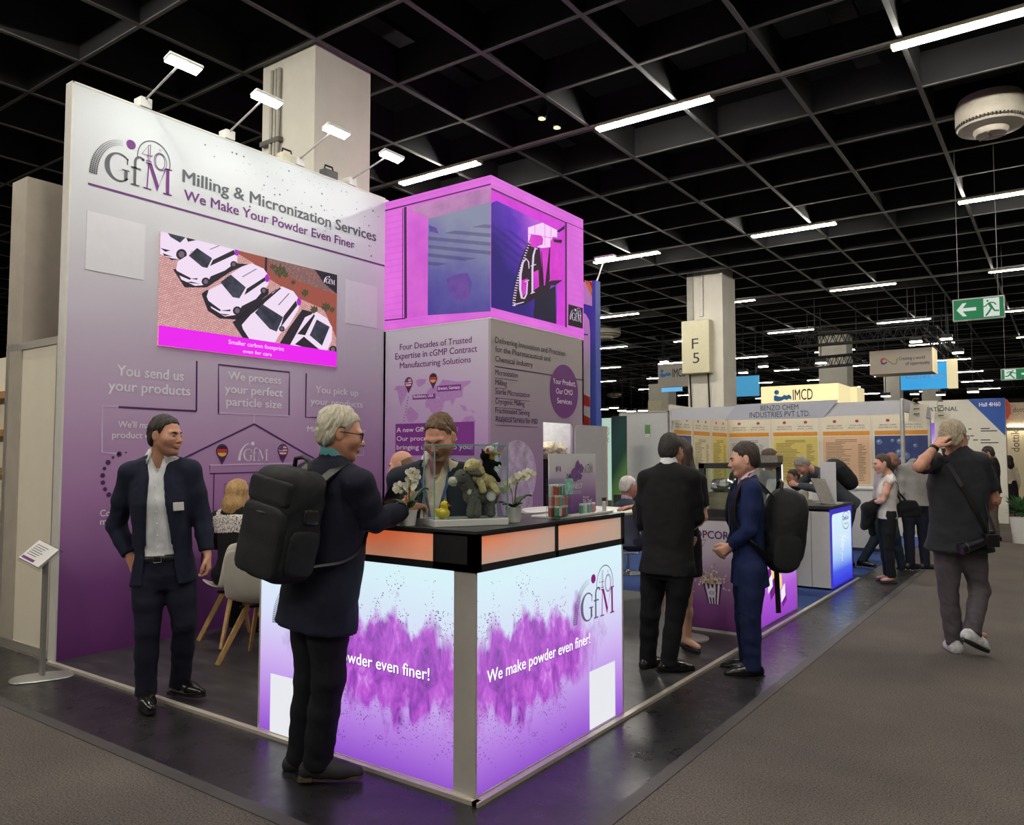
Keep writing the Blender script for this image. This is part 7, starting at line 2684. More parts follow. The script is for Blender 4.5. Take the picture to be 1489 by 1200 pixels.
# ================================================================== stands farther down the aisle
# shell-scheme stand with the name board
BY, BB, BXL, BXR = 13.54, 16.5, -6.01, -2.10
bz = thing('shell_scheme_stand', 'cream shell-scheme stand with the grey BENZO CHEM name board', 'exhibition stand', (-4.0, 15.0, 0))
CREAM = mat('stand_cream', (226, 218, 198), 0.6, var=0.03, vscale=2)
m_ = M()
m_.box((BXL, BB, 0), (BXR, BB + 0.05, 2.5))
pb(m_, 'back_wall', CREAM, bz)
m_ = M()
m_.box((BXL - 0.05, BY, 0), (BXL, BB, 2.5))
pb(m_, 'side_wall', CREAM, bz)
for x, y in ((BXL, BY), (BXR, BY), (BXR, BB)):
 m_ = M()
 m_.tube([(x, y, 0), (x, y, 2.42)], 0.032, 10)
 pb(m_, 'post', mat('post_alu', (206, 204, 198), 0.35, 0.4), bz)
m_ = M()
m_.box((BXL, BY - 0.02, 2.20), (BXR, BY + 0.02, 2.42)).box((BXR - 0.02, BY, 2.25), (BXR + 0.02, BB, 2.45))
pb(m_, 'fascia', mat('fascia_white', (206, 206, 210), 0.5, var=0.02), bz)
NB = Plane('y', BY - 0.06)
m_ = M()
a, b = NB.uv(1062, 612), NB.uv(1217, 583)
z0, z1 = NB.uv(1140, 609)[1], NB.uv(1140, 586)[1]
pts = [(a[0] - 0.1, z0), (b[0] - 0.22, z0), (b[0] + 0.02, z1 + 0.02), (a[0] + 0.1, z1 - 0.0)]
m_.prism([NB.p3(p[0], p[1], 0) for p in pts], (0, 0.03, 0))
pb(m_, 'name_board', mat('board_grey', (190, 192, 202), 0.45, var=0.02), bz)
m_ = M()
put_text(m_, NB, 'BENZO CHEM', (1106, 598), (1161, 594.8), (1106, 590.5), off=0.004)
put_text(m_, NB, 'INDUSTRIES PVT LTD.', (1090, 608.5), (1178, 604.5), (1090, 600.5), off=0.004)
pb(m_, 'lettering', mat('ink_slate', (60, 64, 76), 0.6), bz)

def poster(pl, px0, px1, body, label, text_lines=True, off=0.012, title=None, molecules=False):
 u0, u1 = pl.uv(px0, 660)[0], pl.uv(px1, 660)[0]
 w = u1 - u0
 zt, zb0 = 2.32, 0.95
 t = thing('poster', label, 'poster', pl.p3((u0 + u1) / 2, zb0, 0.002))
 m_ = M()
 m_.box(pl.p3(u0, zb0, 0.002), pl.p3(u1, zt, off))
 pb(m_, 'sheet', mat('poster_cream', (232, 222, 196), 0.6, var=0.03), t)
 m_ = M()
 m_.box(pl.p3(u0 + 0.02 * w, zb0 + 0.04, off), pl.p3(u1 - 0.02 * w, 1.93, off + 0.002))
 pb(m_, 'text_field', body, t)
 m_ = M()
 m_.box(pl.p3(u0 + 0.02 * w, 1.95, off), pl.p3(u1 - 0.02 * w, 2.03, off + 0.002))
 pb(m_, 'orange_stripe', mat('poster_orange', (226, 150, 50), 0.6, var=0.05), t)
 m_ = M()
 for k, (x, s1, s2) in enumerate(((0.27, 'BENZO CHEM', 'INDUSTRIES PVT. LTD.'), (0.73, 'INDUSTRIAL CHEMICALS', 'PVT. LTD.'))):
  put_text_uv(m_, pl, s1, u0 + x * w, 2.13, 0.30 * w, 0.028, off + 0.002, centre=True)
  put_text_uv(m_, pl, s2, u0 + x * w, 2.08, 0.34 * w, 0.028, off + 0.002, centre=True)
  c = (u0 + x * w, 2.23)
  m_.add([pl.p3(c[0] + 0.035 * q[0], c[1] + 0.03 * q[1], off + 0.002) for q in disc2(0, 0, 1, 1, 10)], [tuple(range(10))], 1)
 pb(m_, 'header', [mat('ink_slate', (60, 64, 76), 0.6), mat('ink_brick', (166, 66, 56), 0.6)], t)
 if text_lines:
  m_ = M()
  rl = np.random.default_rng(int(px0))
  for k in range(26):
   z = 1.86 - 0.032 * k
   x0 = 0.08
   ln = (0.30 + 0.25 * rl.random()) if k > 2 else 0.4
   if k in (0, 1):
    x0, ln = 0.28, 0.44
   m_.box(pl.p3(u0 + x0 * w, z - 0.005, off + 0.002), pl.p3(u0 + (x0 + ln) * w, z + 0.005, off + 0.003), 0)
   if k > 2:
    m_.box(pl.p3(u0 + 0.74 * w, z - 0.005, off + 0.002), pl.p3(u0 + (0.82 + 0.1 * rl.random()) * w, z + 0.005, off + 0.003), 0)
  pb(m_, 'text_rows', mat('ink_umber', (96, 84, 60), 0.6), t)
 if molecules:
  m_ = M()
  rl = np.random.default_rng(8)
  for k in range(30):
   c = (u0 + w * (0.06 + 0.88 * rl.random()), 1.0 + 0.85 * rl.random())
   r = 0.02 + 0.05 * rl.random()
   m_.add([pl.p3(c[0] + r * q[0], c[1] + r * q[1], off + 0.003 + 0.0004 * k) for q in disc2(0, 0, 1, 1, 18)], [tuple(range(18))], 0)
   m_.add([pl.p3(c[0] - 0.25 * r + 0.4 * r * q[0], c[1] + 0.3 * r + 0.35 * r * q[1], off + 0.0032 + 0.0004 * k) for q in disc2(0, 0, 1, 1, 12)], [tuple(range(12))], 1)
  pb(m_, 'molecule_picture', [mat('mol_blue', (104, 126, 168), 0.4, var=0.2), mat('mol_pale', (176, 190, 214), 0.4)], t)

SWP, BWP = Plane('x', BXL), Plane('y', BB)
YB, PB_, GB, BB_, OB = mat('poster_yellow', (228, 206, 112), 0.6, var=0.04), mat('poster_peach', (232, 190, 152), 0.6, var=0.04), mat('poster_grey', (206, 202, 198), 0.6, var=0.03), mat('poster_blue', (50, 66, 120), 0.5, var=0.25, vscale=5), mat('poster_pale', (226, 214, 172), 0.6, var=0.03)
poster(SWP, 979, 1005, BB_, 'narrow cream-headed poster with blue field, at the near end of the side wall', False)
poster(SWP, 1008, 1032, OB, 'narrow cream poster with red and black lines on the side wall')
poster(SWP, 1035, 1057, YB, 'narrow poster with a bright yellow field at the inner corner of the side wall')
poster(BWP, 1060, 1120, GB, 'poster with a grey field behind the man in the blue suit')
poster(BWP, 1124, 1191, YB, 'poster with a wide yellow list, first after the grey one on the back wall')
poster(BWP, 1196, 1267, PB_, 'poster with a peach-coloured list behind the bending man')
poster(BWP, 1271, 1352, BB_, 'poster with blue molecule picture behind the metal post', False, molecules=True)
# front cupboard of that stand and flags
cp_ = thing('stand_cupboard', 'low white cupboard at the front of the cream stand', 'cupboard', (-2.75, 13.85, 0))
M().box((-0.75, -0.28, 0.06), (0.45, 0.25, 1.0)).build('cabinet', wm, cp_, bevel=0.005)
M().box((-0.76, -0.29, 0.0), (0.46, 0.26, 0.06)).build('plinth', mat('plinth_blue', (34, 40, 70), 0.6), cp_)
M().box((-0.78, -0.31, 1.0), (0.48, 0.28, 1.03)).build('worktop', mat('case_white', (226, 224, 216), 0.4), cp_)
tbz = thing('meeting_table', 'dark meeting table with papers inside the cream stand', 'table', (-4.6, 14.3, 0))
M().box((-0.9, -0.4, 0.72), (0.9, 0.4, 0.75)).build('tabletop', mat('table_dark', (70, 66, 62), 0.4), tbz)
for sx in (-1, 1):
 for sy in (-1, 1):
  M().box((sx * 0.84 - 0.02, sy * 0.34 - 0.02, 0), (sx * 0.84 + 0.02, sy * 0.34 + 0.02, 0.72)).build('leg', AL, tbz)
for i, (px0, px1, py0, py1, lb) in enumerate(((1323, 1345, 612, 586, 'small cream hanging sign card just right of the metal post'), (1359, 1380, 614, 598, 'small cream hanging sign card above the photographer'))):
 pl = Plane('y', 13.9 + 0.9 * i)
 a, b = pl.uv(px0, py0), pl.uv(px1, py1)
 t = thing('hanging_card', lb, 'sign', (a[0], pl.c, a[1]))
 M().bar((0, 0, (b[1] - a[1]) / 2), (b[0] - a[0], 0.10, (b[1] - a[1]) / 2 - 0.03), 0.02, b[1] - a[1]).build('card', CREAM, t)
 M().tube([(0.05, 0, b[1] - a[1]), (0.05, 0, 2.45 - a[1] + 0.0)], 0.006, 5).build('hook', AL, t)
 m_ = M()
 for k in range(4):
  m_.box((0.06, -0.018, 0.10 + 0.08 * k), (b[0] - a[0] - 0.08, -0.013, 0.12 + 0.08 * k))
 m_.build('text_rows', mat('ink_umber', (96, 84, 60), 0.6), t)

# white wall left of it, green banner, lit stand far behind
wwl = thing('white_wall', 'plain white panel wall left of the cream stand with a small green sign', 'wall panel', (-6.55, 13.5, 0))
M().box((-0.50, 0, 0), (0.49, 0.05, 2.36)).build('panel', mat('panel_white', (206, 206, 202), 0.6, var=0.03), wwl)
M().box((-0.52, -0.01, 0), (-0.50, 0.06, 2.38)).box((0.49, -0.01, 0), (0.51, 0.06, 2.38)).box((-0.52, -0.01, 2.36), (0.51, 0.06, 2.39)).build('frame', AL, wwl)
a = Plane('y', 13.5).uv(942, 628)
gs = thing('wall_sign', 'small green notice on the white panel wall', 'sign', (a[0], 13.49, a[1] - 0.07))
M().box((-0.05, -0.006, 0.03), (0.05, 0.008, 0.20)).build('green_plate', mat('notice_green', (104, 158, 84), 0.5, var=0.1), gs)
M().box((-0.05, -0.0062, -0.03), (0.05, 0.008, 0.03)).build('white_plate', mat('notice_white', (220, 222, 214), 0.5), gs)

def roll_mat():
 t = NT('banner_green')
 sp = t.n('ShaderNodeSeparateXYZ')
 t.l(t.n('ShaderNodeTexCoord').outputs['Generated'], sp.inputs[0])
 f = t.math('ADD', sp.outputs[2], t.math('MULTIPLY', sp.outputs[0], -0.25))
 t.l(t.ramp(f, [(0.1, lin((120, 160, 60))), (0.35, lin((84, 130, 70))), (0.5, lin((20, 66, 52))), (0.7, lin((14, 66, 66))), (0.9, lin((10, 44, 42)))]), t.b.inputs['Base Color'])
 return t.m

gy_ = Plane('y', 12.9)
a, b = gy_.uv(889, 640)[0], gy_.uv(911, 640)[0]
gb = thing('green_banner', 'tall dark green banner with a lime streak beside the white panel wall', 'banner', ((a + b) / 2, 12.9, 0))
M().box((-(b - a) / 2, 0, 0.05), ((b - a) / 2, 0.02, 2.28)).build('cloth', roll_mat(), gb)
M().box((-(b - a) / 2, -0.08, 0.0), ((b - a) / 2, 0.1, 0.05)).build('foot', AL, gb)
fp = Plane('y', 24.0)
a, b, c = fp.uv(866, 600), fp.uv(875.5, 600), fp.uv(891, 622)
ls = thing('lit_stand', 'pale green lit stand tower far behind the blue banner', 'exhibition stand', (a[0], 24.0, 0))
M().box((-0.2, 0, 0), (b[0] - a[0], 0.3, 2.85)).build('grey_panel', mat('stand_grey', (120, 140, 140), 0.6, var=0.1), ls)
M().box((b[0] - a[0], -0.02, 0), (c[0] - a[0], 0.3, 2.85)).build('lit_panel', emat('mint_lit', (190, 222, 208), 0.8), ls)
m_ = M()
v, f = text_shape('APCIS', 0.0)
m_.add([(b[0] - a[0] + 0.28 - q[1] * 0.22, -0.024, 2.0 + q[0] * 0.2) for q in v], f)
m_.build('lettering', mat('ink_teal', (44, 96, 92), 0.6), ls)

# yellow light boxes and hanging signs
def light_box(label, y, quad, depth, col, strength, text=None, ink=(52, 54, 60), side=None, hang=None, extra=None, name='light_box', to_floor=False, lit=True):
 pl = Plane('y', y)
 (px0, py0), (px1, py1) = quad
 a, b = pl.uv(px0, py1), pl.uv(px1, py0)
 xm = (a[0] + b[0]) / 2
 z0, z1 = a[1], pl.uv((px0 + px1) / 2, py0)[1]
 t = thing(name, label, 'hanging sign' if hang else 'light box', (xm, y, 0 if to_floor else z0))
 zb_ = z0 if to_floor else 0.0
 h = z1 - z0
 w = b[0] - a[0]
 M().box((-w / 2, 0, zb_), (w / 2, depth, zb_ + h)).build('box', emat('sign_%d_%d_%d' % col, col, strength, black=False) if lit else mat('sign_%d_%d_%d' % col, col, 0.6, var=0.02), t)
 lp = Plane('y', -0.008)
 for (txt, px, py, pxe, hgt) in (text or []):
  m_ = M()
  p, q = pl.uv(px, py), pl.uv(pxe, py)
  put_text_uv(m_, lp, txt, p[0] - xm, p[1] - z0 + zb_, q[0] - p[0], hgt, 0.0, bold=0.012)
  m_.build('lettering', mat('ink_%d_%d_%d' % ink, ink, 0.6, var=0.02), t)
 if extra:
  extra(t, lambda px, py: (pl.uv(px, py)[0] - xm, pl.uv(px, py)[1] - z0 + zb_), w, h)
 if to_floor:
  M().box((-w / 2, 0.02, 0), (w / 2, depth, zb_)).build('stand_wall', CREAM, t)
 if hang:
  for q in (-0.4, 0.4):
   M().tube([(q * w, depth / 2, h), (q * w, depth / 2, GZ + 0.1 - z0)], 0.012, 5).build('wire', mat('wire_dark', (44, 44, 46), 0.5), t)
 return t

def wave_logo(t, P, w, h, px, py, s):
 c = P(px, py)
 blue_ = mat('wave_blue', (48, 128, 196), 0.5, var=0.03)
 m_ = M()
 lp = Plane('y', -0.009)
 m_.add([lp.p3(c[0] - 0.20 * s + 0.085 * s * q[0], c[1] + 0.16 * s + 0.085 * s * q[1]) for q in disc2(0, 0, 1, 1, 18)], [tuple(range(18))])
 up = [(-0.30, 0.03), (-0.24, 0.06), (-0.15, 0.02), (-0.02, 0.0), (0.06, 0.07), (0.14, 0.03), (0.22, 0.07), (0.30, 0.0), (0.30, -0.12), (0.22, -0.08), (0.14, -0.13), (0.06, -0.09), (-0.05, -0.15), (-0.18, -0.16), (-0.30, -0.13)]
 m_.add([lp.p3(c[0] + x * s, c[1] + z * s) for x, z in up], [tuple(range(len(up)))[::-1]])
 m_.build('wave_logo', blue_, t)

light_box('bright cream lit sign IMCD on top of the stand behind the name board', 22.0, ((1107, 560), (1219, 592)), 1.4, (238, 222, 168), 0.85, [('IMCD', 1153, 582, 1182, 0.30)], extra=lambda t, P, w, h: wave_logo(t, P, w, h, 1138, 577, 0.80), to_floor=True)
light_box('cream lit box with a white lit emblem right of the IMCD sign', 24.0, ((1222, 563), (1246, 592)), 1.0, (232, 214, 164), 0.75, name='light_box', to_floor=True, extra=lambda t, P, w, h: M().box((-w * 0.30, -0.01, P(1230, 585)[1]), (-w * 0.02, -0.002, P(1230, 566)[1])).build('lit_emblem', emat('emblem_white', (220, 232, 250), 1.2), t))
light_box('grey hanging sign IMCD with the blue wave, left of the F 5 column', 26.0, ((957, 528), (1012, 564)), 0.15, (186, 178, 166), 0.5, [('IMCD', 978, 548.5, 998, 0.30)], hang=True, lit=False, extra=lambda t, P, w, h: wave_logo(t, P, w, h, 968, 544, 0.70), name='hanging_sign')
light_box('blue hanging panel right of the F 5 column', 26.0, ((1064, 547), (1102, 577)), 0.15, (72, 150, 196), 0.6, hang=True, lit=True, name='hanging_sign')
light_box('small light blue panel hanging below the grey IMCD sign', 27.0, ((962, 562), (990, 570)), 0.15, (110, 180, 230), 0.8, hang=True, name='hanging_sign')

def loop_logo(t, P, w, h):
 m_ = M()
 lp = Plane('y', -0.009)
 c = P(1293, 525)
 n_ = 44
 pts = [(c[0] + 0.20 * math.sin(2 * math.pi * i / n_) * 1.0, c[1] + 0.085 * math.sin(4 * math.pi * i / n_) + 0.02 * math.cos(2 * math.pi * i / n_)) for i in range(n_)]
 v, f = stroke(pts, [0.025 + 0.035 * max(0, -math.sin(2 * math.pi * i / n_)) for i in range(n_)], True)
 for i, q in enumerate(f):
  ph = i / n_
  mi_ = 0 if 0.6 < ph < 0.78 else 1 if 0.78 <= ph < 0.95 else 2 if ph >= 0.95 or ph < 0.2 else 3
  m_.add([lp.p3(v[k][0], v[k][1]) for k in q], [(0, 1, 2, 3)], mi_)
 m_.build('loop_logo', [mat('loop_red', (196, 60, 54), 0.5), mat('loop_blue', (56, 64, 150), 0.5), mat('loop_gold', (214, 174, 60), 0.5), mat('loop_olive', (130, 130, 70), 0.5)], t)
 M().box((w / 2, 0.02, 0.0), (w / 2 + 0.02, 0.9, h)).build('end_face', emat('sign_end', (230, 214, 164), 0.7, black=False), t)

light_box('grey hanging box sign with a colourful loop, Creating a world of opportunity', 24.0, ((1265, 508), (1355, 545)), 0.9, (182, 172, 162), 0.5, [('Creating a world', 1307, 524, 1345, 0.09), ('of opportunity', 1317, 531, 1352, 0.09)], hang=True, lit=False, extra=loop_logo, name='hanging_sign')
light_box('sky blue hanging sign under the grey loop sign', 27.0, ((1310, 528), (1377, 567)), 0.25, (62, 158, 220), 0.85, [('Advancing ideas for a better future', 1316, 551.5, 1372, 0.10)], ink=(236, 240, 246), hang=True, name='hanging_sign')
light_box('narrow cream sign hanging at the right end of the sky blue sign', 26.0, ((1377.5, 522), (1390, 564)), 0.4, (226, 212, 168), 0.75, hang=True, name='hanging_sign')

# trusses with spotlights
def truss(p, q, label, n=10, s=0.3):
 p, q = np.array(p), np.array(q)
 t = thing('lighting_truss', label, 'truss', p)
 m_ = M()
 d = (q - p)
 L = np.linalg.norm(d)
 d = d / L
 r = np.cross(d, [0, 0, 1.0])
 cs = [r * s / 2 + np.array([0, 0, s / 2]), -r * s / 2 + np.array([0, 0, s / 2]), r * s / 2 - np.array([0, 0, s / 2]), -r * s / 2 - np.array([0, 0, s / 2])]
 for c in cs:
  m_.tube([c, c + d * L], 0.026, 6)
 for k in range(n):
  a, b = d * L * k / n, d * L * (k + 0.5) / n
  e = d * L * (k + 1) / n
  for c0, c1 in ((0, 2), (1, 3), (0, 1)):
   m_.tube([cs[c0] + a, cs[c1] + b], 0.012, 5)
   m_.tube([cs[c1] + b, cs[c0] + e], 0.012, 5)
 m_.build('truss_frame', mat('truss_black', (24, 24, 26), 0.5, 0.3), t)
 m_ = M()
 for k in (0.15, 0.85):
  m_.tube([d * L * k + np.array([0, 0, s / 2]), d * L * k + np.array([0, 0, GZ + 0.3 - p[2]])], 0.012, 5)
 m_.build('hanger', mat('wire_dark', (44, 44, 46), 0.5), t)
 return t

ty = 23.0
truss(gy(1158, 497, ty), gy(1352, 481, ty), 'black lattice truss above the grey loop sign', 14)
truss(gy(1352, 482, ty), gy(1384, 515, ty + 6.5), 'black lattice truss running back from the loop sign', 10)
truss(gy(1160, 530, 24.5), gy(1262, 521, 24.5), 'lower black lattice truss left of the loop sign', 9)
truss(gy(958, 516, 26.5), gy(998, 510, 26.5), 'short black truss above the grey IMCD sign', 5)

def beam_lamp(px, py, y, label, group=None, s=0.16, strength=14.0):
 p = gy(px, py, y)
 t = thing('stand_lamp', label, 'lamp', p, group)
 M().box((-s * 0.75, -s * 0.5, 0.03), (s * 0.75, s * 0.5, 0.14)).build('lamp_body', mat('lamp_black', (30, 30, 32), 0.5), t)
 M().box((-s * 0.68, -s * 0.48, 0.0), (s * 0.68, s * 0.44, 0.03)).build('lamp_face', emat('beam_face', (255, 246, 226), strength, black=False), t)
 M().tube([(0, 0, 0.14), (0, 0, GZ + 0.004 - p[2])], 0.012, 5).build('drop_rod', mat('wire_dark', (44, 44, 46), 0.5), t)

for px, py, y, lb in ((1332, 498, 23, 'bright lamp just above the grey loop sign'), (1376, 494, 24, 'bright lamp right of the grey loop sign, the higher one'), (1393, 514, 26, 'bright lamp right of the grey loop sign, the lower one'), (1194, 529, 24.4, 'lamp on the lower truss above the lit IMCD sign'), (1415, 571, 26, 'lamp above the wall marked Hall 4H60'), (1110, 534, 26, 'lamp above the blue hanging panel'), (966, 527, 26.4, 'lamp on the truss above the grey IMCD sign'), (1081, 543, 27, 'small lamp at the upper edge of the blue hanging panel'), (1288, 577, 30, 'small lamp left of the pale reddish column'), (1330, 574, 32, 'small lamp above the INTERNATIONAL wall, left one'), (1368, 575, 32, 'small lamp above the INTERNATIONAL wall, right one')):
 beam_lamp(px, py, y, lb, s=0.20 if y < 28 else 0.2)
for px, py in ((878, 596), (893, 594), (905, 598), (918, 599), (935, 598)):
 beam_lamp(px, py, 34, 'tiny lamp in the row of far stand lights behind the white panel wall', 'far stand lights', s=0.28)

# INTERNATIONAL wall
ip = Plane('y', 21.0)
a, b = ip.uv(1335, 600)[0], ip.uv(1461.5, 600)[0]
iw = thing('company_wall', 'white stand wall reading INTERNATIONAL with a blue corner marked Hall 4H60', 'exhibition wall', ((a + b) / 2, 21.0, 0))
M().box((-(b - a) / 2, 0, 0), ((b - a) / 2, 0.2, 2.86)).build('panel', mat('stand_white', (226, 220, 204), 0.6, var=0.03), iw)
m_ = M()
m_.poly([ip.px(1407, 580.5, off=0.004), ip.px(1462, 634, off=0.004), ip.px(1461.5, 578.5, off=0.004)][:])
pb(m_, 'blue_corner', mat('corner_blue', (28, 84, 170), 0.5, var=0.03), iw)
m_ = M()
put_text(m_, ip, 'INTERNATIONAL', (1318, 599.5), (1393, 597.5), (1318, 593.5), off=0.005, bold=0.012)
for x0, y0, x1 in ((1426, 623.5, 1439), (1426, 627, 1450), (1426, 640, 1440), (1426, 644, 1452), (1415, 640, 1422), (1408, 624, 1413), (1411, 634, 1416)):
 p, q = ip.uv(x0, y0), ip.uv(x1, y0)
 m_.box(ip.p3(p[0], p[1] - 0.012, 0), ip.p3(q[0], p[1] + 0.012, 0.005))
pb(m_, 'lettering', mat('ink_slate', (60, 64, 76), 0.6), iw)
m_ = M()
put_text(m_, ip, 'Hall 4H60', (1424, 592), (1455, 590), (1424, 586), off=0.007, bold=0.02)
pb(m_, 'hall_lettering', mat('ink_white', (236, 230, 238), 0.6), iw)
p, q = Plane('y', 19.0).uv(1353, 652), Plane('y', 19.0).uv(1358, 620)
t = thing('light_column', 'slim white-and-violet lit column above the photographer', 'light column', ((p[0] + q[0]) / 2, 19.0, 0))
M().box((-0.05, -0.05, 0), (0.05, 0.05, 2.25)).build('lit_tube', glow_panel('column_glow', [(0.0, (210, 220, 250)), (0.7, (230, 236, 255)), (0.9, (150, 90, 210)), (1.0, (120, 60, 190))]), t)

# dottikon stand
dpn = Plane('y', 30.0)
dk_ = thing('cream_stand', 'cream stand with the vertical word dottikon at the right edge', 'exhibition stand', (-1.0, 30.0, 0))
a = dpn.uv(1463, 600)[0]
M().box((a + 1.0, 0, 0), (3.0, 0.3, 2.35)).build('panel', mat('stand_cream_warm', (232, 214, 178), 0.6, var=0.03), dk_)
M().box((a + 1.0 - 0.15, -0.25, 2.5), (3.0, 0.3, 3.25)).build('header', mat('header_cream', (226, 204, 172), 0.6), dk_)
m_ = M()
put_text(m_, Plane('y', 29.75), 'dottikon', (1473, 600), (1506, 598), (1473, 593), off=0.01)
v, f = text_shape('dottikon')
p0, p1 = dpn.uv(1481.5, 657), dpn.uv(1481.5, 612)
sc_ = (p1[1] - p0[1]) / (v[:, 0].max() - v[:, 0].min())
m_.add([dpn.p3(p0[0] + 0.02 - q[1] * sc_ * 1.1, p0[1] + (q[0] - v[:, 0].min()) * sc_, 0.01) for q in v], f)
pb(m_, 'lettering', mat('ink_warm', (96, 84, 72), 0.6), dk_)
m_ = M()
c = dpn.uv(1462.5, 596)
m_.prism([(c[0] + 0.16 * math.cos(math.pi / 8 + k * math.pi / 4), 29.6, c[1] + 0.34 * math.sin(math.pi / 8 + k * math.pi / 4)) for k in range(8)], (0, 0.2, 0))
pb(m_, 'octagon', mat('octagon_red', (222, 84, 50), 0.5), dk_)
m_ = M()
for k in range(4):
 c = dpn.uv(1468 + 6.5 * k, 611)
 m_.box((c[0] - 0.05, 29.70, 2.46), (c[0] + 0.05, 29.8, 2.5))
pb(m_, 'downlights', emat('beam_face', (255, 246, 226), 14.0, black=False), dk_)
pt = thing('potted_plant', 'green potted plant at the foot of the dottikon stand', 'plant', gz(1487, 790) * np.array([1, 1, 0]) + np.array([0, 0, 0]))
M().lathe([(0.14, 0), (0.19, 0.45), (0.17, 0.45)], n=20).build('pot', mat('pot_white', (232, 230, 224), 0.35), pt, smooth=40)
m_ = M()
rp2 = np.random.default_rng(2)
for k in range(70):
 a_, l_ = rp2.random() * 6.28, 0.2 + 0.25 * rp2.random()
 d = np.array([math.cos(a_), math.sin(a_), 0])
 p0 = np.array([0, 0, 0.45])
 p2 = d * l_ * 0.7 + np.array([0, 0, 0.50 + 0.40 * rp2.random()])
 w = np.cross(d, [0, 0, 1]) * 0.035
 mm = (p0 + p2) / 2 + np.array([0, 0, 0.06])
 m_.add([p0, mm - w, p2, mm + w], [(0, 1, 2, 3)])
m_.build('foliage', mat('leaf_green', (58, 96, 50), 0.5, var=0.3), pt)
pl = Plane('y', 30.0)
a, b = pl.uv(943, 559), pl.uv(972, 600)
ft = thing('far_tower', 'pale square stand tower just below the grey IMCD hanging sign', 'exhibition tower', ((a[0] + b[0]) / 2, 30.0, 0))
M().box((-(b[0] - a[0]) / 2, 0, 0), ((b[0] - a[0]) / 2, 0.8, a[1])).build('tower_body', mat('tower_pale', (190, 186, 170), 0.7), ft)
M().box((-(b[0] - a[0]) / 2 - 0.02, -0.02, 0), ((b[0] - a[0]) / 2 - 0.3, 0.0, a[1] - 0.7)).build('tower_front', mat('tower_warm', (206, 196, 164), 0.7), ft)
# warm back walls of far stands so that the horizon is not empty
for i, (px0, px1, y, ht, col, lb) in enumerate(((1245, 1345, 31.0, 2.6, (150, 150, 156), 'grey stand wall far behind the cream stand'), (930, 1110, 29.0, 2.7, (150, 146, 138), 'far grey-beige stand wall behind the white panel wall'), (1462, 1560, 44.0, 3.2, (200, 184, 150), 'far warm stand wall beyond the dottikon stand'))):
 pl = Plane('y', y)
 a, b = pl.uv(px0, 650)[0], pl.uv(px1, 650)[0]
 t = thing('far_stand', lb, 'exhibition stand', ((a + b) / 2, y, 0))
 M().box((-(b - a) / 2, 0, 0), ((b - a) / 2, 0.3, ht)).build('panel', mat('far_%d' % i, col, 0.7), t)

# ================================================================== people
NAVY, NAVY2, BLKC = cloth('navy_wool', (30, 33, 52)), cloth('navy_trouser', (26, 28, 44)), cloth('black_wool', (28, 28, 30))
SHIRT = cloth('white_shirt', (226, 228, 228), bump=0.2)
BLUE_S = cloth('blue_wool', (30, 42, 84))
SHOE = mat('black_leather', (22, 20, 20), 0.22, var=0.2, vscale=30)
BRN, DBR, GRYH, BLD = hair_mat('hair_brown', (104, 78, 54)), hair_mat('hair_dark', (40, 32, 28)), hair_mat('hair_grey', (186, 180, 164)), hair_mat('hair_blonde', (188, 150, 98))
LAP = [(0.30, 0.0), (0.42, 0.035), (0.84, 0.080), (0.86, 0.050), (1.12, 0.035)]

def belt(p, m, buckle=True, t=0.105):
 S = Soft(0.008)
 k = p.k
 S.loft(p.hm, p.T, [((t - 0.016) * k, 0.163 * p.bd * k, 0.117 * p.bd * k, 0.001), ((t + 0.016) * k, 0.162 * p.bd * k, 0.116 * p.bd * k, 0.002)], 0.004)
 o = soft('belt', S, m, p.root, p.base, relax=0)
 if buckle:
  c = p.hm + p.T @ np.array([0.005, 0.121 * p.bd * k, t * k])
  v = M()
  r, u, f = p.T[:, 0], p.T[:, 2], p.T[:, 1]
  q = [c + r * x + u * z - p.base for x, z in ((-0.022, -0.019), (0.022, -0.019), (0.022, 0.019), (-0.022, 0.019))]
  v.tube(q + [q[0], q[1]], 0.0035, 6)
  b = v.build('buckle', mat('buckle_steel', (190, 186, 178), 0.2, 0.9), p.root)
  b.parent = o

def on_chest(p, x, t, off=0.0):
 """a point on the front of the clothes"""
 prof_t = [0.0, 0.22, 0.45, 0.70, 0.90, 1.03]
 dep = [0.128, 0.120, 0.124, 0.132, 0.106, 0.080]
 y = np.interp(t, prof_t, dep) * math.sqrt(max(0.05, 1 - (abs(x) / 0.19) ** 2.3))
 return p.hm + p.T @ np.array([x * p.k, (y + 0.004 + off) * p.k, t * p.L])

def shirt_buttons(p):
 m_ = M()
 for k in range(6):
  c = on_chest(p, 0.0, 0.28 + 0.115 * k, -0.006)
  m_.ball(c - p.base, 0.005, 8)
 m_.build('buttons', mat('button_white', (236, 236, 232), 0.3), p.root)
 m_ = M()
 pts = [on_chest(p, 0.014, 0.24 + 0.07 * k, -0.0085) - p.base for k in range(11)]
 m_.tube(pts, 0.0022, 5)
 m_.build('placket', SHIRT, p.root)

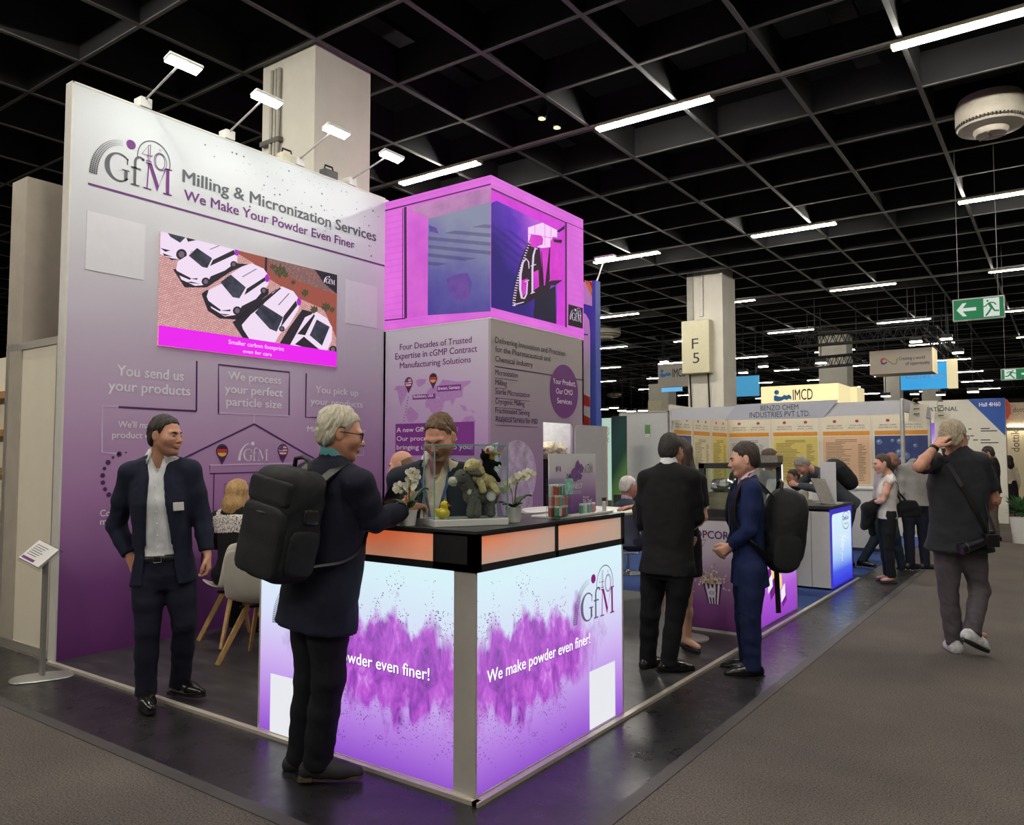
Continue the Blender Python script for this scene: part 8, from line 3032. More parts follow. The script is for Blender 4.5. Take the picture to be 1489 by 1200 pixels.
def collar_points(p, m):
 """two turned-down collar leaves"""
 for q in (-1, 1):
  nk = p.neck
  r, f, u = p.T[:, 0], p.T[:, 1], p.T[:, 2]
  a = nk + u * 0.052 * p.k - f * 0.02 * p.k + r * q * 0.064 * p.k
  b = nk + u * 0.030 * p.k + f * 0.052 * p.k + r * q * 0.030 * p.k
  c = nk - u * 0.040 * p.k + f * 0.078 * p.k + r * q * 0.058 * p.k
  d = nk + u * 0.000 * p.k + f * 0.020 * p.k + r * q * 0.086 * p.k
  e = nk + u * 0.008 * p.k - f * 0.04 * p.k + r * q * 0.080 * p.k
  g_ = nk + u * 0.05 * p.k - f * 0.05 * p.k + r * q * 0.050 * p.k
  m_ = M()
  m_.add([x - p.base for x in (a, b, c, d, e, g_)], [(0, 1, 2, 3), (0, 3, 4, 5)])
  o = m_.build('collar', m, p.root, smooth=60)
  md = o.modifiers.new('thick', 'SOLIDIFY')
  md.thickness = 0.005

def lanyard(p, m, t_end=0.45, badge=True, w=0.016):
 nk = p.neck
 r, f, u = p.T[:, 0], p.T[:, 1], p.T[:, 2]
 for q in (-1, 1):
  pts = [nk - f * 0.055 * p.k + u * 0.045 + r * q * 0.03, nk + r * q * 0.074 * p.k + u * 0.030 * p.k, on_chest(p, q * 0.070, 0.98, 0.012), on_chest(p, q * 0.045, 0.80, 0.010), on_chest(p, q * 0.008, t_end, 0.008)]
  p.strip('lanyard', pts, w, m, 0.003, out=[u, f + r * q, f, f])
 if badge:
  c = on_chest(p, 0.0, t_end - 0.10, 0.012)
  m_ = M()
  m_.bar(c + u * 0.055 - p.base, c - u * 0.055 - p.base, 0.075, 0.004, up=tuple(f))
  m_.build('badge', mat('badge_card', (206, 206, 210), 0.4), p.root)

# ---- A: man in the navy suit left of the counter
fa = (gz(209, 1030) + gz(266, 1014)) / 2
A = Person('man in a navy suit and open white shirt walking past the purple wall, looking aside', fa, -32, 1.81, head=(50, -3, 0), skin=(204, 150, 122),
           joints=dict(ankR=(212, 1004, -0.10), ankL=(262, 990, 0.08), kneR=(214, 918, -0.08), kneL=(268, 908, 0.0), hipR=(217, 835, -0.01), hipL=(261, 833, 0.04),
                       shoR=(189, 688, 0.0), shoL=(276, 684, 0.06), elbR=(169, 765, 0.05), wriR=(191, 812, -0.02), elbL=(294, 752, 0.08), wriL=(301, 808, 0.02), head=(241, 634, 0.02), footR=12, footL=40))
A.body(hands=dict(L=dict(curl=0.95, palm=-A.rt * -0.3 + A.fw * -0.4 + A.rt, thumb=0.9), R=dict(curl=0.3, palm=A.rt * -0.2 - A.fw)), stubble=(186, 137, 112), nose=1.1)
A.hair(DBR, top=0.012, recede=0.004, strand=0.004)
A.brows(DBR)
A.trousers(NAVY2, waist=0.11, hem=0.03)
belt(A, mat('belt_black', (20, 19, 19), 0.35))
A.top('shirt', SHIRT, hem=0.118, ease=0.955, collar=0.046, opening=[(0.98, 0.003), (1.04, 0.018), (1.14, 0.032), (1.5, 0.05)], arms=False, amp=0.006)
collar_points(A, SHIRT)
shirt_buttons(A)
A.top('jacket', NAVY, hem=-0.055, ease=1.06, opening=[(-0.6, 0.13), (-0.2, 0.115), (0.1, 0.088), (0.4, 0.078), (0.7, 0.062), (0.95, 0.050), (1.15, 0.075), (1.5, 0.09)], lapel=LAP, collar=0.018, cuff=0.028, amp=0.005)
A.shoes(SHOE, lift={'L': 4})
c = on_chest(A, -0.120, 0.66, 0.016) + A.T[:, 0] * -0.01
m_ = M()
m_.bar(c + A.T[:, 2] * 0.026 - A.base, c - A.T[:, 2] * 0.026 - A.base, 0.062, 0.006, up=tuple(A.T[:, 1] * 0.9 - A.T[:, 0] * 0.35))
nb = m_.build('name_badge', mat('badge_white', (222, 220, 214), 0.4, var=0.05), A.root, bevel=0.003)
ph = gd(294, 815, A.dep - 0.02)
t = thing('smartphone', 'dark smartphone in the lowered hand of the man in the navy suit', 'phone', ph)
M().bar((-0.005, 0.0, 0.05), (0.0, 0.0, -0.06), 0.065, 0.009, up=tuple(A.rt)).build('phone_body', mat('phone_black', (24, 24, 28), 0.15), t, bevel=0.003)

# ---- B: grey-haired man with the big backpack at the counter
B = Person('grey-haired man in dark suit and glasses wearing a big backpack at the counter', gz(455, 1133), 88, 1.80, head=(-36, -10, 0), skin=(206, 150, 122), build=1.08,
           joints=dict(hipR=(477, 866, -0.05), hipL=(453, 864, 0.07), kneR=(478, 985, -0.06), kneL=(452, 990, 0.10), ankR=(462, 1106, -0.04), ankL=(437, 1098, 0.12), shoR=(524, 704, -0.10), shoL=(447, 692, 0.16), elbR=(545, 758, -0.06), wriR=(592, 741, 0.10),
                       elbL=(505, 765, 0.30), wriL=(570, 741, 0.26), head=(496, 632, 0.04), footR=-48, footL=-44))
B.body(hands=dict(R=dict(curl=0.7, palm=np.array([0, 0, -1.0]), thumb=0.8), L=dict(curl=0.7, palm=np.array([0.3, 0, 1.0]), thumb=0.9)))
B.hair(hair_mat('hair_silver', (198, 190, 168), 0.3), top=0.016, side=0.010, strand=0.005, back=0.016, line=[(-0.14, -0.085), (-0.07, -0.080), (-0.035, -0.045), (-0.024, 0.030), (0.008, 0.036), (0.012, -0.006), (0.030, -0.004), (0.036, 0.040), (0.045, 0.056), (0.070, 0.076), (0.12, 0.088)])
B.brows(GRYH)
B.glasses(mat('frame_dark', (22, 20, 24), 0.3))
B.trousers(cloth('black_trouser', (26, 26, 32)), waist=0.11, ease=1.05, hem=0.03, slim=1.05)
B.top('shirt', cloth('teal_collar', (92, 150, 150)), hem=0.3, ease=0.9, collar=0.046, arms=False)
B.top('jacket', cloth('dark_navy_wool', (28, 30, 46)), hem=-0.15, ease=1.10, collar=0.036, opening=[(-0.6, 0.05), (0.1, 0.02), (0.5, 0.02), (0.95, 0.045), (1.5, 0.06)], cuff=0.02, flare=0.0, amp=0.006, belly=0.02)
B.shoes(mat('suede_dark', (36, 34, 38), 0.7, var=0.25, vscale=40), sole=mat('sole_brown', (92, 74, 58), 0.7))
ph = gd(570, 722, B.dep + 0.36)
t = thing('smartphone', 'black smartphone held up by the grey-haired man over the counter', 'phone', ph)
M().bar(-CR * 0.02 + np.array([0, 0, -0.045]), CR * 0.02 + np.array([0, 0, 0.045]), 0.07, 0.010, up=(CF[0], CF[1], 0.5)).build('phone_body', mat('phone_black', (24, 24, 28), 0.15), t, bevel=0.003)

def backpack(p, label, w, h, d, cz, tilt=0.10, lean=0.0, pockets=True, dx=0.0, col=(32, 33, 35), rounder=3.2, yoff=0.0, straps=True, tail=False, handle=True):
 """hung on the back of a person; cz = height of its centre along the torso axis from the hips (m)"""
 m = mat('pack_fabric_%d_%d_%d' % col, col, 0.75, var=0.25, vscale=16, bump=0.4, bscale=240, spec=0.3)
 m2 = mat('pack_trim', (14, 14, 15), 0.5, var=0.1)
 T = p.T.copy()
 ct, st = math.cos(tilt), math.sin(tilt)
 f = T[:, 1] * ct + T[:, 2] * st
 u = np.cross(T[:, 0], f)
 R_ = np.stack([T[:, 0] * math.cos(lean) + u * math.sin(lean), f, u * math.cos(lean) - T[:, 0] * math.sin(lean)], 1)
 c = p.hm + p.T @ np.array([dx, -0.125 * p.bd - d / 2 - yoff, cz])
 base = c - R_[:, 2] * h / 2
 t = thing('backpack', label, 'backpack', base)

 def P(x, y, z):
  return c + R_ @ np.array([x, y, z])
 hb = 0.009 if p.near else 0.014
 S = Soft(hb)
 S.ell(c, (w / 2, d / 2, h / 2), R_, 0.01, pw=rounder)
 soft('main_bag', S, m, t, base, disp=lambda V: 0.005 * wob(V, 14) + 0.002 * wob(V, 40), relax=2)
 if pockets == 'plain':
  S = Soft(hb)
  S.ell(P(0, -d * 0.34, 0.03 * h), (w * 0.40, d * 0.20, h * 0.42), R_, 0.01, pw=3.0)
  soft('front_panel', S, m, t, base, disp=lambda V: 0.004 * wob(V, 16), relax=2)
  S = Soft(hb)
  S.ell(P(-w * 0.47, 0.0, -h * 0.22), (0.02, d * 0.36, h * 0.22), R_, 0.01, pw=3.0)
  soft('side_pocket', S, m, t, base, relax=2)
 elif pockets:
  S = Soft(hb)
  S.ell(P(0, -d * 0.45, -h * 0.14), (w * 0.455, d * 0.115, h * 0.31), R_, 0.01, pw=7.0)
  soft('front_pocket', S, m, t, base, disp=lambda V: 0.0025 * wob(V, 20), relax=1)
  S = Soft(hb)
  S.ell(P(0, -d * 0.43, h * 0.285), (w * 0.455, d * 0.09, h * 0.115), R_, 0.01, pw=8.0)
  soft('upper_pocket', S, m, t, base, relax=1)
  S = Soft(hb)
  S.ell(P(w * 0.50, 0.0, -h * 0.20), (0.014, d * 0.34, h * 0.20), R_, 0.01, pw=5.0)
  soft('side_pocket', S, m, t, base, relax=1)
  S = Soft(hb)
  S.ell(P(w * 0.495, 0.02, h * 0.12), (0.010, d * 0.20, h * 0.07), R_, 0.01, pw=5.0)
  soft('side_pouch', S, mat('pack_shine', (34, 34, 36), 0.35), t, base, relax=1)
 m_ = M()
 for q in ((-1, 1) if pockets else ()):
  m_.tube([P(-w * 0.42, -d * 0.52 + 0.02, h * 0.08) - base, P(0, -d * 0.58, h * 0.10) - base, P(w * 0.42, -d * 0.52 + 0.02, h * 0.08) - base], 0.004, 6)
  break
 n_ = 15
 pts = []
 for k in range(n_):
  a = math.pi * k / (n_ - 1)
  pts.append(P(-w * 0.485 * math.copysign(abs(math.cos(a)) ** 0.55, math.cos(a)), -d * 0.12, -h * 0.25 + h * 0.73 * max(0.0, math.sin(a)) ** 0.55) - base)
 m_.tube(pts, 0.0045, 6)
 m_.build('zipper', m2, t, smooth=60)
 if pockets is True:
  m_ = M()
  m_.bar(P(-0.022, -d * 0.60, h * 0.10) - base, P(0.022, -d * 0.60, h * 0.10) - base, 0.006, 0.004)
  m_.build('metal_tag', mat('tag_steel', (170, 170, 172), 0.25, 0.8), t)
 if handle:
  m_ = M()
  m_.tube([P(-0.06, d * 0.20, h * 0.47) - base, P(-0.055, d * 0.18, h * 0.47 + 0.055) - base, P(0, d * 0.18, h * 0.47 + 0.070) - base, P(0.055, d * 0.18, h * 0.47 + 0.055) - base, P(0.06, d * 0.20, h * 0.47) - base], 0.011, 8)
  m_.build('grab_handle', m2, t, smooth=60)
 if straps:
  for q, sd in ((-1, 'L'), (1, 'R')):
   sh = p.J['sho' + sd]
   x = q * 0.105 * p.k
   pts = [P(x * 0.75, d * 0.42, h * 0.40), p.hm + p.T @ np.array([x, -0.075 * p.k, p.L * 1.02 + 0.045]), p.hm + p.T @ np.array([x, -0.01, p.L * 1.03 + 0.082 * p.k]), p.hm + p.T @ np.array([x * 1.05, 0.075 * p.k, p.L * 0.98 + 0.055]), p.hm + p.T @ np.array([x * 1.1, 0.130 * p.k, p.L * 0.80]), p.hm + p.T @ np.array([x * 1.35, 0.125 * p.k, p.L * 0.52]), p.hm + p.T @ np.array([q * 0.19 * p.k, 0.0, p.L * 0.34]), P(q * w * 0.42, d * 0.42, -h * 0.34)]
   # smooth the path
   for _ in range(2):
    n2 = [pts[0]]
    for i in range(len(pts) - 1):
     n2 += [pts[i] * 0.75 + pts[i + 1] * 0.25, pts[i] * 0.25 + pts[i + 1] * 0.75]
    pts = n2 + [pts[-1]]
   m_ = M()
   ctr_ = p.hm + p.T[:, 2] * p.L * 0.6
   for i in range(len(pts) - 1):
    up = pts[i] - ctr_
    up = up - p.T[:, 0] * (up @ p.T[:, 0]) * 0.6
    m_.bar(pts[i] - base, pts[i + 1] + (pts[i + 1] - pts[i]) * 0.08 - base, 0.055, 0.012, up=tuple(up / np.linalg.norm(up)))
   m_.build('strap', m2, t)
 if tail:
  m_ = M()
  a = P(w * 0.30, 0.0, -h * 0.46)
  m_.bar(a - base, a + np.array([0, 0, -0.34]) + CR * 0.01 - base, 0.035, 0.008, up=(CF[0], CF[1], 0))
  m_.build('hanging_strap', m2, t)
 return t

backpack(B, 'big black business backpack on the back of the grey-haired man at the counter', 0.34, 0.52, 0.23, 0.345, tilt=-0.04, lean=-0.05, rounder=5.0)

# ---- C: bearded man behind the counter looking down
C_ = Person('man in a dark suit with beige shirt and blue lanyard behind the counter, looking down', gd(632, 700, 4.45) * np.array([1, 1, 0]), -70, 1.80, head=(-4, -26, 0), skin=(206, 150, 124), build=1.06,
   joints=dict(head=(640, 637, -0.06), shoR=(580, 697, 0.04), shoL=(688, 692, 0.06), elbR=(578, 760, 0.0), wriR=(590, 741, -0.22), elbL=(700, 775, 0.05), wriL=(660, 800, -0.10)))
C_.body(hands=dict(R=dict(curl=0.8, dirv=-CR * 0.8 - CF * 0.5, palm=np.array([0, 0, -1.0])), L=dict(curl=0.4)), stubble=(192, 138, 112), nose=1.1)
C_.hair(BRN, top=0.014, recede=0.016, side=0.004, strand=0.004)
C_.brows(BRN)
# moustache and chin beard
S = Soft(0.004)
S.rc(C_.hp(-0.020, 0.099, -0.052), C_.hp(0, 0.107, -0.048), 0.0045, 0.005, 0.005)
S.rc(C_.hp(0.020, 0.099, -0.052), C_.hp(0, 0.105, -0.048), 0.0045, 0.005, 0.005)
S.ell(C_.hp(0, 0.083, -0.098), (0.019, 0.010, 0.014), C_.H, 0.006)
soft('beard', S, hair_mat('beard_brown', (112, 78, 56)), C_.root, C_.base, disp=lambda V: 0.0015 * wob(V, 200))
C_.trousers(NAVY2, waist=0.11)
C_.top('shirt', cloth('beige_shirt', (226, 206, 182), bump=0.2), hem=0.06, ease=1.0, collar=0.046, opening=[(0.96, 0.004), (1.04, 0.022), (1.14, 0.036), (1.5, 0.05)], arms=False, amp=0.005)
collar_points(C_, cloth('cream_collar', (226, 218, 204)))
C_.top('jacket', cloth('slate_wool', (38, 42, 52)), hem=-0.12, ease=1.08, opening=[(-0.6, 0.12), (0.2, 0.10), (0.6, 0.085), (0.95, 0.062), (1.15, 0.08), (1.5, 0.09)], lapel=LAP, collar=0.02)
lanyard(C_, mat('lanyard_blue', (54, 84, 140), 0.5, var=0.1), 0.42)
C_.shoes(SHOE)

# ---- D: bald man behind
D = Person('bald man in a dark jacket standing behind the counter staff, face in profile', gd(583, 700, 6.35) * np.array([1, 1, 0]), 208, 1.63, head=(0, -14, 0), skin=(212, 158, 132), joints=dict(head=(583, 677, 0)))
D.body(hands=None)
D.hair(hair_mat('hair_cropped', (120, 96, 78)), top=-0.012, side=0.0025, keep_top=False, strand=0.0012, back=0.004)
D.brows(BRN)
D.trousers(NAVY2, waist=0.11)
D.top('shirt', SHIRT, hem=0.3, ease=0.9, collar=0.04, arms=False)
D.top('jacket', cloth('charcoal_wool', (34, 34, 40)), hem=-0.12, ease=1.06, collar=0.02, opening=[(0.2, 0.04), (0.95, 0.045), (1.5, 0.06)])
D.shoes(SHOE)

# ---- E: blonde woman on the shell chair
eb_ = np.array([-5.70, 4.02, 0.0])
ea = 128
ef = np.array([math.cos(math.radians(ea)), math.sin(math.radians(ea)), 0])
er = np.array([ef[1], -ef[0], 0])
U3 = np.array([0, 0, 1.0])
ej = {}
for sd, q in (('L', -1), ('R', 1)):
 ej['hip' + sd] = ('w', eb_ + er * q * 0.10 - ef * 0.06 + U3 * 0.58)
 ej['kne' + sd] = ('w', eb_ + er * q * 0.11 + ef * 0.36 + U3 * 0.54)
 ej['ank' + sd] = ('w', eb_ + er * q * 0.11 + ef * 0.34 + U3 * 0.08)
 ej['sho' + sd] = ('w', eb_ + er * q * 0.155 - ef * 0.06 + U3 * 1.03)
 ej['elb' + sd] = ('w', eb_ + er * q * 0.20 + ef * 0.08 + U3 * 0.80)
 ej['wri' + sd] = ('w', eb_ + er * q * 0.10 + ef * 0.28 + U3 * 0.77)
ej['head'] = ('w', eb_ - ef * 0.02 + U3 * 1.225)
E_ = Person('blonde woman in black with a leopard-print collar, seated on a white shell chair', eb_, ea, 1.66, head=(-20, -12, 0), skin=(222, 176, 150), joints=ej, female=True)
E_.body(hands=None)

def long_hair(p, m, drop, width=0.10, wave=0.010, backy=-0.075, tail=False):
 S = Soft(0.007 if p.near else 0.011)
 S.ell(p.hp(0, -0.020, 0.036), np.array([0.088, 0.108, 0.096]) * p.hs, p.H, 0.01)
 top = p.hp(0, -0.055, 0.0)
 bot = p.hp(0, backy, 0.0) + np.array([0, 0, -drop])
 S.rc(top, top * 0.5 + bot * 0.5, 0.072, 0.078 * width / 0.10, 0.03)
 S.rc(top * 0.5 + bot * 0.5, bot, 0.078 * width / 0.10, 0.045 * width / 0.10, 0.03)
 for q in (-1, 1):
  S.rc(p.hp(q * 0.072, -0.01, 0.03), p.hp(q * 0.082, -0.02, -0.07) + np.array([0, 0, -drop * 0.45]), 0.026, 0.024, 0.03)
 S.ell(p.hp(0, 0.085, -0.03), np.array([0.066, 0.075, 0.098]) * p.hs, p.H, 0.01, 's')
 soft('hair', S, m, p.root, p.base, disp=lambda V: wave * 0.4 * wob(V, 60, (1, 1, 0.25)) + wave * 0.3 * wob(V, 130, (1, 1, 0.2)), relax=1)

long_hair(E_, BLD, 0.20, 0.11)
E_.trousers(BLKC, waist=0.12)
E_.top('top', BLKC, hem=-0.02, ease=1.04, sleeve='long')
lp_ = NT('leopard_print')
vo = lp_.n('ShaderNodeTexVoronoi')
vo.inputs['Scale'].default_value = 85
lp_.l(lp_.n('ShaderNodeTexCoord').outputs['Object'], vo.inputs['Vector'])
lp_.l(lp_.ramp(vo.outputs['Distance'], [(0.35, (0.02, 0.02, 0.02)), (0.42, (0.72, 0.66, 0.6))], 'LINEAR'), lp_.b.inputs['Base Color'])
S = Soft(0.009)
S.loft(E_.hm, E_.T, [(0.74 * E_.L, 0.172, 0.118, 0), (0.9 * E_.L, 0.172, 0.108, -0.004), (1.03 * E_.L, 0.150, 0.094, -0.012), (1.10 * E_.L, 0.08, 0.070, -0.016)], 0.02)
for sd in 'LR':
 S.rc(E_.neck - U3 * 0.03, E_.J['sho' + sd], 0.058, 0.062, 0.03)
soft('collar_print', S, lp_.m, E_.root, E_.base, relax=2)
E_.shoes(SHOE, style='flat')

# ---- F: man in the black suit seen from behind
F_ = Person('dark-haired man in a black suit seen from behind, standing by the white high table', (gz(943, 972) + gz(978, 978)) / 2, 100, 1.73, head=(-14, -12, 0), skin=(196, 142, 116), build=1.08,
   joints=dict(ankL=(942, 958, 0.06), ankR=(972, 962, -0.06), kneL=(945, 895, 0.04), kneR=(982, 893, -0.04), hipL=(952, 822, 0.06), hipR=(990, 822, -0.06), shoL=(940, 696, 0.07), shoR=(1005, 694, -0.07), elbL=(934, 760, 0.16), wriL=(926, 737, 0.42), elbR=(1014, 752, 0.0), wriR=(990, 770, 0.18), head=(976, 656, 0.03), footL=-20, footR=-50))
F_.body(hands=dict(L=dict(dirv=-CR * 0.9 - CF * 0.15 + np.array([0, 0, -0.05]), palm=np.array([0, 0, -1.0]), curl=0.22), R=dict(curl=0.6)))
F_.hair(hair_mat('hair_black', (38, 33, 30)), top=0.013, side=0.006, strand=0.003)
F_.brows(DBR)
F_.trousers(cloth('black_trousers', (25, 25, 28)), waist=0.11, ease=1.0)
F_.top('shirt', SHIRT, hem=0.3, ease=0.9, collar=0.052, arms=False)
F_.top('jacket', BLKC, hem=-0.055, ease=1.07, collar=0.026, flare=0.0, opening=[(-0.6, 0.06), (0.1, 0.03), (0.95, 0.045), (1.5, 0.06)], amp=0.006)
F_.shoes(SHOE)

# ---- G: woman in the black dress
G_ = Person('woman with long dark brown hair in a black dress facing the man in black', gz(990, 946), -95, 1.72, head=(-10, -6, 0), skin=(214, 168, 144), female=True,
   joints=dict(head=(987, 660, 0.0), shoR=(962, 700, 0.06), shoL=(1016, 700, 0.0), elbL=(1023, 752, -0.02), wriL=(1002, 772, -0.20), elbR=(955, 760, 0.05), wriR=(975, 775, -0.2), ankL=(999, 930, -0.04), ankR=(976, 926, 0.05), kneL=(997, 872, -0.03), kneR=(976, 868, 0.05), footL=70, footR=10))
G_.body(hands=None)
long_hair(G_, hair_mat('hair_deep_brown', (54, 38, 30)), 0.34, 0.13, backy=-0.05)
S = Soft(0.010)
S.rc(G_.hp(0.075, 0.01, 0.02), G_.hp(0.10, 0.03, -0.28), 0.035, 0.045, 0.03)
S.rc(G_.hp(-0.075, 0.01, 0.02), G_.hp(-0.10, 0.03, -0.28), 0.035, 0.045, 0.03)
soft('hair_front', S, hair_mat('hair_deep_brown', (54, 38, 30)), G_.root, G_.base, disp=lambda V: 0.004 * wob(V, 70, (1, 1, 0.2)))
DRESS = cloth('black_dress', (22, 22, 26))
G_.top('dress', DRESS, hem=-0.30, ease=1.02, sleeve='short', flare=0.0)
G_.shoes(mat('suede_black', (20, 19, 20), 0.6), style='flat')

# ---- H: young man in the blue suit with backpack
H_ = Person('young man in a blue suit with a black backpack, hands clasped, in profile', gz(1090, 978), 208, 1.68, head=(-4, -8, 0), skin=(216, 166, 142), build=0.98,
   joints=dict(head=(1082, 669, 0.0), shoL=(1093, 712, -0.16), shoR=(1078, 710, 0.18), elbL=(1090, 770, -0.17), wriL=(1062, 795, -0.06), elbR=(1076, 770, 0.20), wriR=(1061, 797, 0.08), hipL=(1093, 826, -0.08), hipR=(1086, 824, 0.10), kneL=(1091, 900, -0.09), kneR=(1083, 896, 0.08), ankL=(1094, 968, -0.08), ankR=(1088, 960, 0.10), footL=6, footR=-6))
H_.body(hands=dict(L=dict(dirv=-CR * 0.8 + np.array([0, 0, -0.5]) + CF * 0.2, palm=CF, curl=0.9, thumb=0.6), R=dict(dirv=-CR * 0.8 + np.array([0, 0, -0.5]) - CF * 0.2, palm=-CF, curl=0.8, thumb=0.6)), nose=1.35)
H_.hair(hair_mat('hair_dark_brown', (56, 46, 40)), top=0.016, side=0.004, strand=0.0035)
H_.brows(DBR)
H_.trousers(cloth('blue_trousers', (28, 38, 74)), waist=0.11, ease=1.06, hem=0.03)
H_.top('shirt', cloth('pink_shirt', (214, 186, 194), bump=0.2), hem=0.3, ease=0.92, collar=0.052, opening=[(0.95, 0.005), (1.05, 0.02), (1.5, 0.03)], arms=False)
H_.top('jacket', BLUE_S, hem=-0.13, ease=1.02, collar=0.020, opening=[(-0.6, 0.03), (0.3, 0.008), (0.6, 0.03), (0.95, 0.055), (1.5, 0.08)], lapel=LAP, cuff=0.015)
lanyard(H_, mat('lanyard_navy', (38, 44, 76), 0.5), 0.5, badge=False)
H_.shoes(SHOE)
backpack(H_, 'plain black backpack on the back of the young man in the blue suit', 0.34, 0.60, 0.27, 0.26, tilt=0.12, lean=0.0, pockets='plain', rounder=3.0, tail=True, yoff=-0.01)

# ---- I: photographer
I_ = Person('grey-haired photographer in a dark shirt and grey jeans walking away, hand on his head', (gz(1388, 950) + gz(1420, 946)) / 2, 112, 1.86, head=(-46, -2, 0), skin=(206, 152, 128), build=1.12,
   joints=dict(head=(1387, 637, 0.0), shoL=(1362, 672, 0.06), shoR=(1424, 672, -0.04), elbL=(1336, 679, -0.20), wriL=(1360, 650, -0.13), elbR=(1447, 728, 0.0), wriR=(1425, 748, 0.22), hipL=(1378, 786, 0.06), hipR=(1410, 786, -0.02), kneL=(1379, 860, 0.05), kneR=(1424, 858, 0.0), ankL=(1388, 934, 0.02), ankR=(1414, 920, -0.18), footL=0, footR=-52))
I_.body(hands=dict(L=dict(dirv=gd(1374, 634, I_.dep - 0.10) - I_.J['wriL'], palm=CR * 0.8 + CF * 0.5, curl=0.5), R=dict(curl=0.7)), nose=1.0)
I_.hair(hair_mat('hair_ash', (176, 162, 138), 0.3), top=0.018, side=0.010, strand=0.006, back=0.012)
I_.brows(GRYH)
I_.glasses(mat('frame_dark', (22, 20, 24), 0.3))
JEAN = cloth('grey_jeans', (84, 78, 82), bump=0.4, bscale=200)
I_.trousers(JEAN, waist=0.12, ease=1.0, hem=0.02, amp=0.007)
I_.top('shirt', cloth('charcoal_shirt', (44, 46, 50)), hem=-0.07, ease=1.10, sleeve='short', collar=0.03, amp=0.007, flare=0.012)
SNK = mat('sneaker_white', (206, 206, 204), 0.5, var=0.25, vscale=26)
I_.shoes(SNK, sole=mat('sneaker_sole', (34, 34, 36), 0.6), style='sneaker', lift={'R': -24}, trim=mat('lace_grey', (150, 150, 150), 0.6))
m_ = M()
w_ = I_.J['wriL']
d_ = (I_.J['wriL'] - I_.J['elbL']) / np.linalg.norm(I_.J['wriL'] - I_.J['elbL'])
m_.tube([w_ - d_ * 0.035 - I_.base, w_ - d_ * 0.010 - I_.base], 0.036, 14)
m_.build('wristwatch', mat('watch_black', (22, 22, 24), 0.4), I_.root, smooth=40)
cp0 = gd(1436, 786, I_.dep - 0.20)
t = thing('camera', 'black photo camera with a long lens hanging at the hip of the photographer', 'camera', cp0)
cb_ = mat('camera_black', (20, 20, 22), 0.4, var=0.15)
M().bar(CR * 0.075 + U3 * 0.0, -CR * 0.03 + U3 * 0.0, 0.075, 0.10, up=(0, 0, 1)).bar(CR * 0.045 + U3 * 0.05, -CR * 0.00 + U3 * 0.05, 0.05, 0.05).build('camera_body', cb_, t, bevel=0.01)
M().tube([-CR * 0.03 + U3 * -0.005, -CR * 0.10 + U3 * -0.03, -CR * 0.21 + U3 * -0.065], [0.036, 0.040, 0.046], 18).build('lens', cb_, t, smooth=40)
M().tube([-CR * 0.165 + U3 * -0.051, -CR * 0.175 + U3 * -0.054], 0.0475, 18).build('lens_ring', mat('ring_grey', (70, 70, 72), 0.4), t, smooth=40)
q = [CR * 0.07 + U3 * 0.04, gd(1436, 745, I_.dep - 0.14) - cp0, gd(1428, 715, I_.dep - 0.10) - cp0]
M().tube(q, 0.008, 6).build('strap', mat('pack_trim', (14, 14, 15), 0.5), t, smooth=60)
# sling strap across the back
u_, f_, r_ = I_.T[:, 2], I_.T[:, 1], I_.T[:, 0]
pts = [I_.hm + I_.T @ np.array([x, y, z * I_.L]) for x, y, z in ((-0.10, 0.02, 1.17), (-0.09, -0.115, 1.0), (0.0, -0.155, 0.72), (0.10, -0.158, 0.40), (0.17, -0.12, 0.12))]
I_.strip('sling_strap', pts, 0.03, mat('pack_trim', (14, 14, 15), 0.5), 0.006, out=[-f_] * 5)

# ---- J: woman in the white top
J_ = Person('ponytailed woman in a white sleeveless top and black trousers carrying a coat', gz(1292, 848), 205, 1.60, head=(8, -8, 0), skin=(222, 170, 148), near=False, female=True,
   joints=dict(head=(1282, 675, 0.0), shoL=(1293, 700, -0.13), shoR=(1288, 699, 0.14), elbL=(1284, 728, -0.15), wriL=(1270, 731, 0.0), elbR=(1280, 730, 0.16), wriR=(1268, 734, 0.12), footL=0, footR=-14))
J_.body(hands=None)
J_.hair(hair_mat('hair_chestnut', (74, 54, 42)), top=0.010, side=0.006)
S = Soft(0.009)
S.chain([J_.hp(0, -0.09, -0.01), J_.hp(0, -0.125, -0.04), J_.hp(0, -0.115, -0.13)], [0.028, 0.034, 0.018], 0.02)
soft('ponytail', S, hair_mat('hair_chestnut', (74, 54, 42)), J_.root, J_.base, disp=lambda V: 0.004 * wob(V, 60, (1, 1, 0.3)))
J_.brows(DBR)
J_.trousers(BLKC, waist=0.10, ease=0.98, slim=0.92, hem=0.0)
J_.top('top', cloth('white_top', (224, 218, 210)), hem=-0.03, ease=1.03, sleeve='cap')
J_.strip('lanyard', [J_.neck + J_.T[:, 0] * -0.07 + U3 * 0.01, J_.hm + J_.T @ np.array([-0.10, -0.10, J_.L * 0.95]), J_.hm + J_.T @ np.array([-0.10, -0.135, J_.L * 0.5])], 0.02, mat('ribbon_black', (26, 22, 30), 0.6), 0.005, out=[-J_.T[:, 1]] * 3)
J_.shoes(mat('flat_grey', (60, 58, 66), 0.4, var=0.4, vscale=60), style='flat')
t = thing('coat', 'black coat carried over the arm of the woman in the white top', 'coat', gd(1264, 775, J_.dep))
S = Soft(0.012)
o_ = np.array(t.location)
S.chain([gd(1276, 731, J_.dep - 0.02), gd(1262, 740, J_.dep), gd(1258, 765, J_.dep)], [0.05, 0.075, 0.055], 0.03)
S.chain([gd(1266, 742, J_.dep + 0.08), gd(1268, 775, J_.dep + 0.06)], [0.06, 0.04], 0.03)
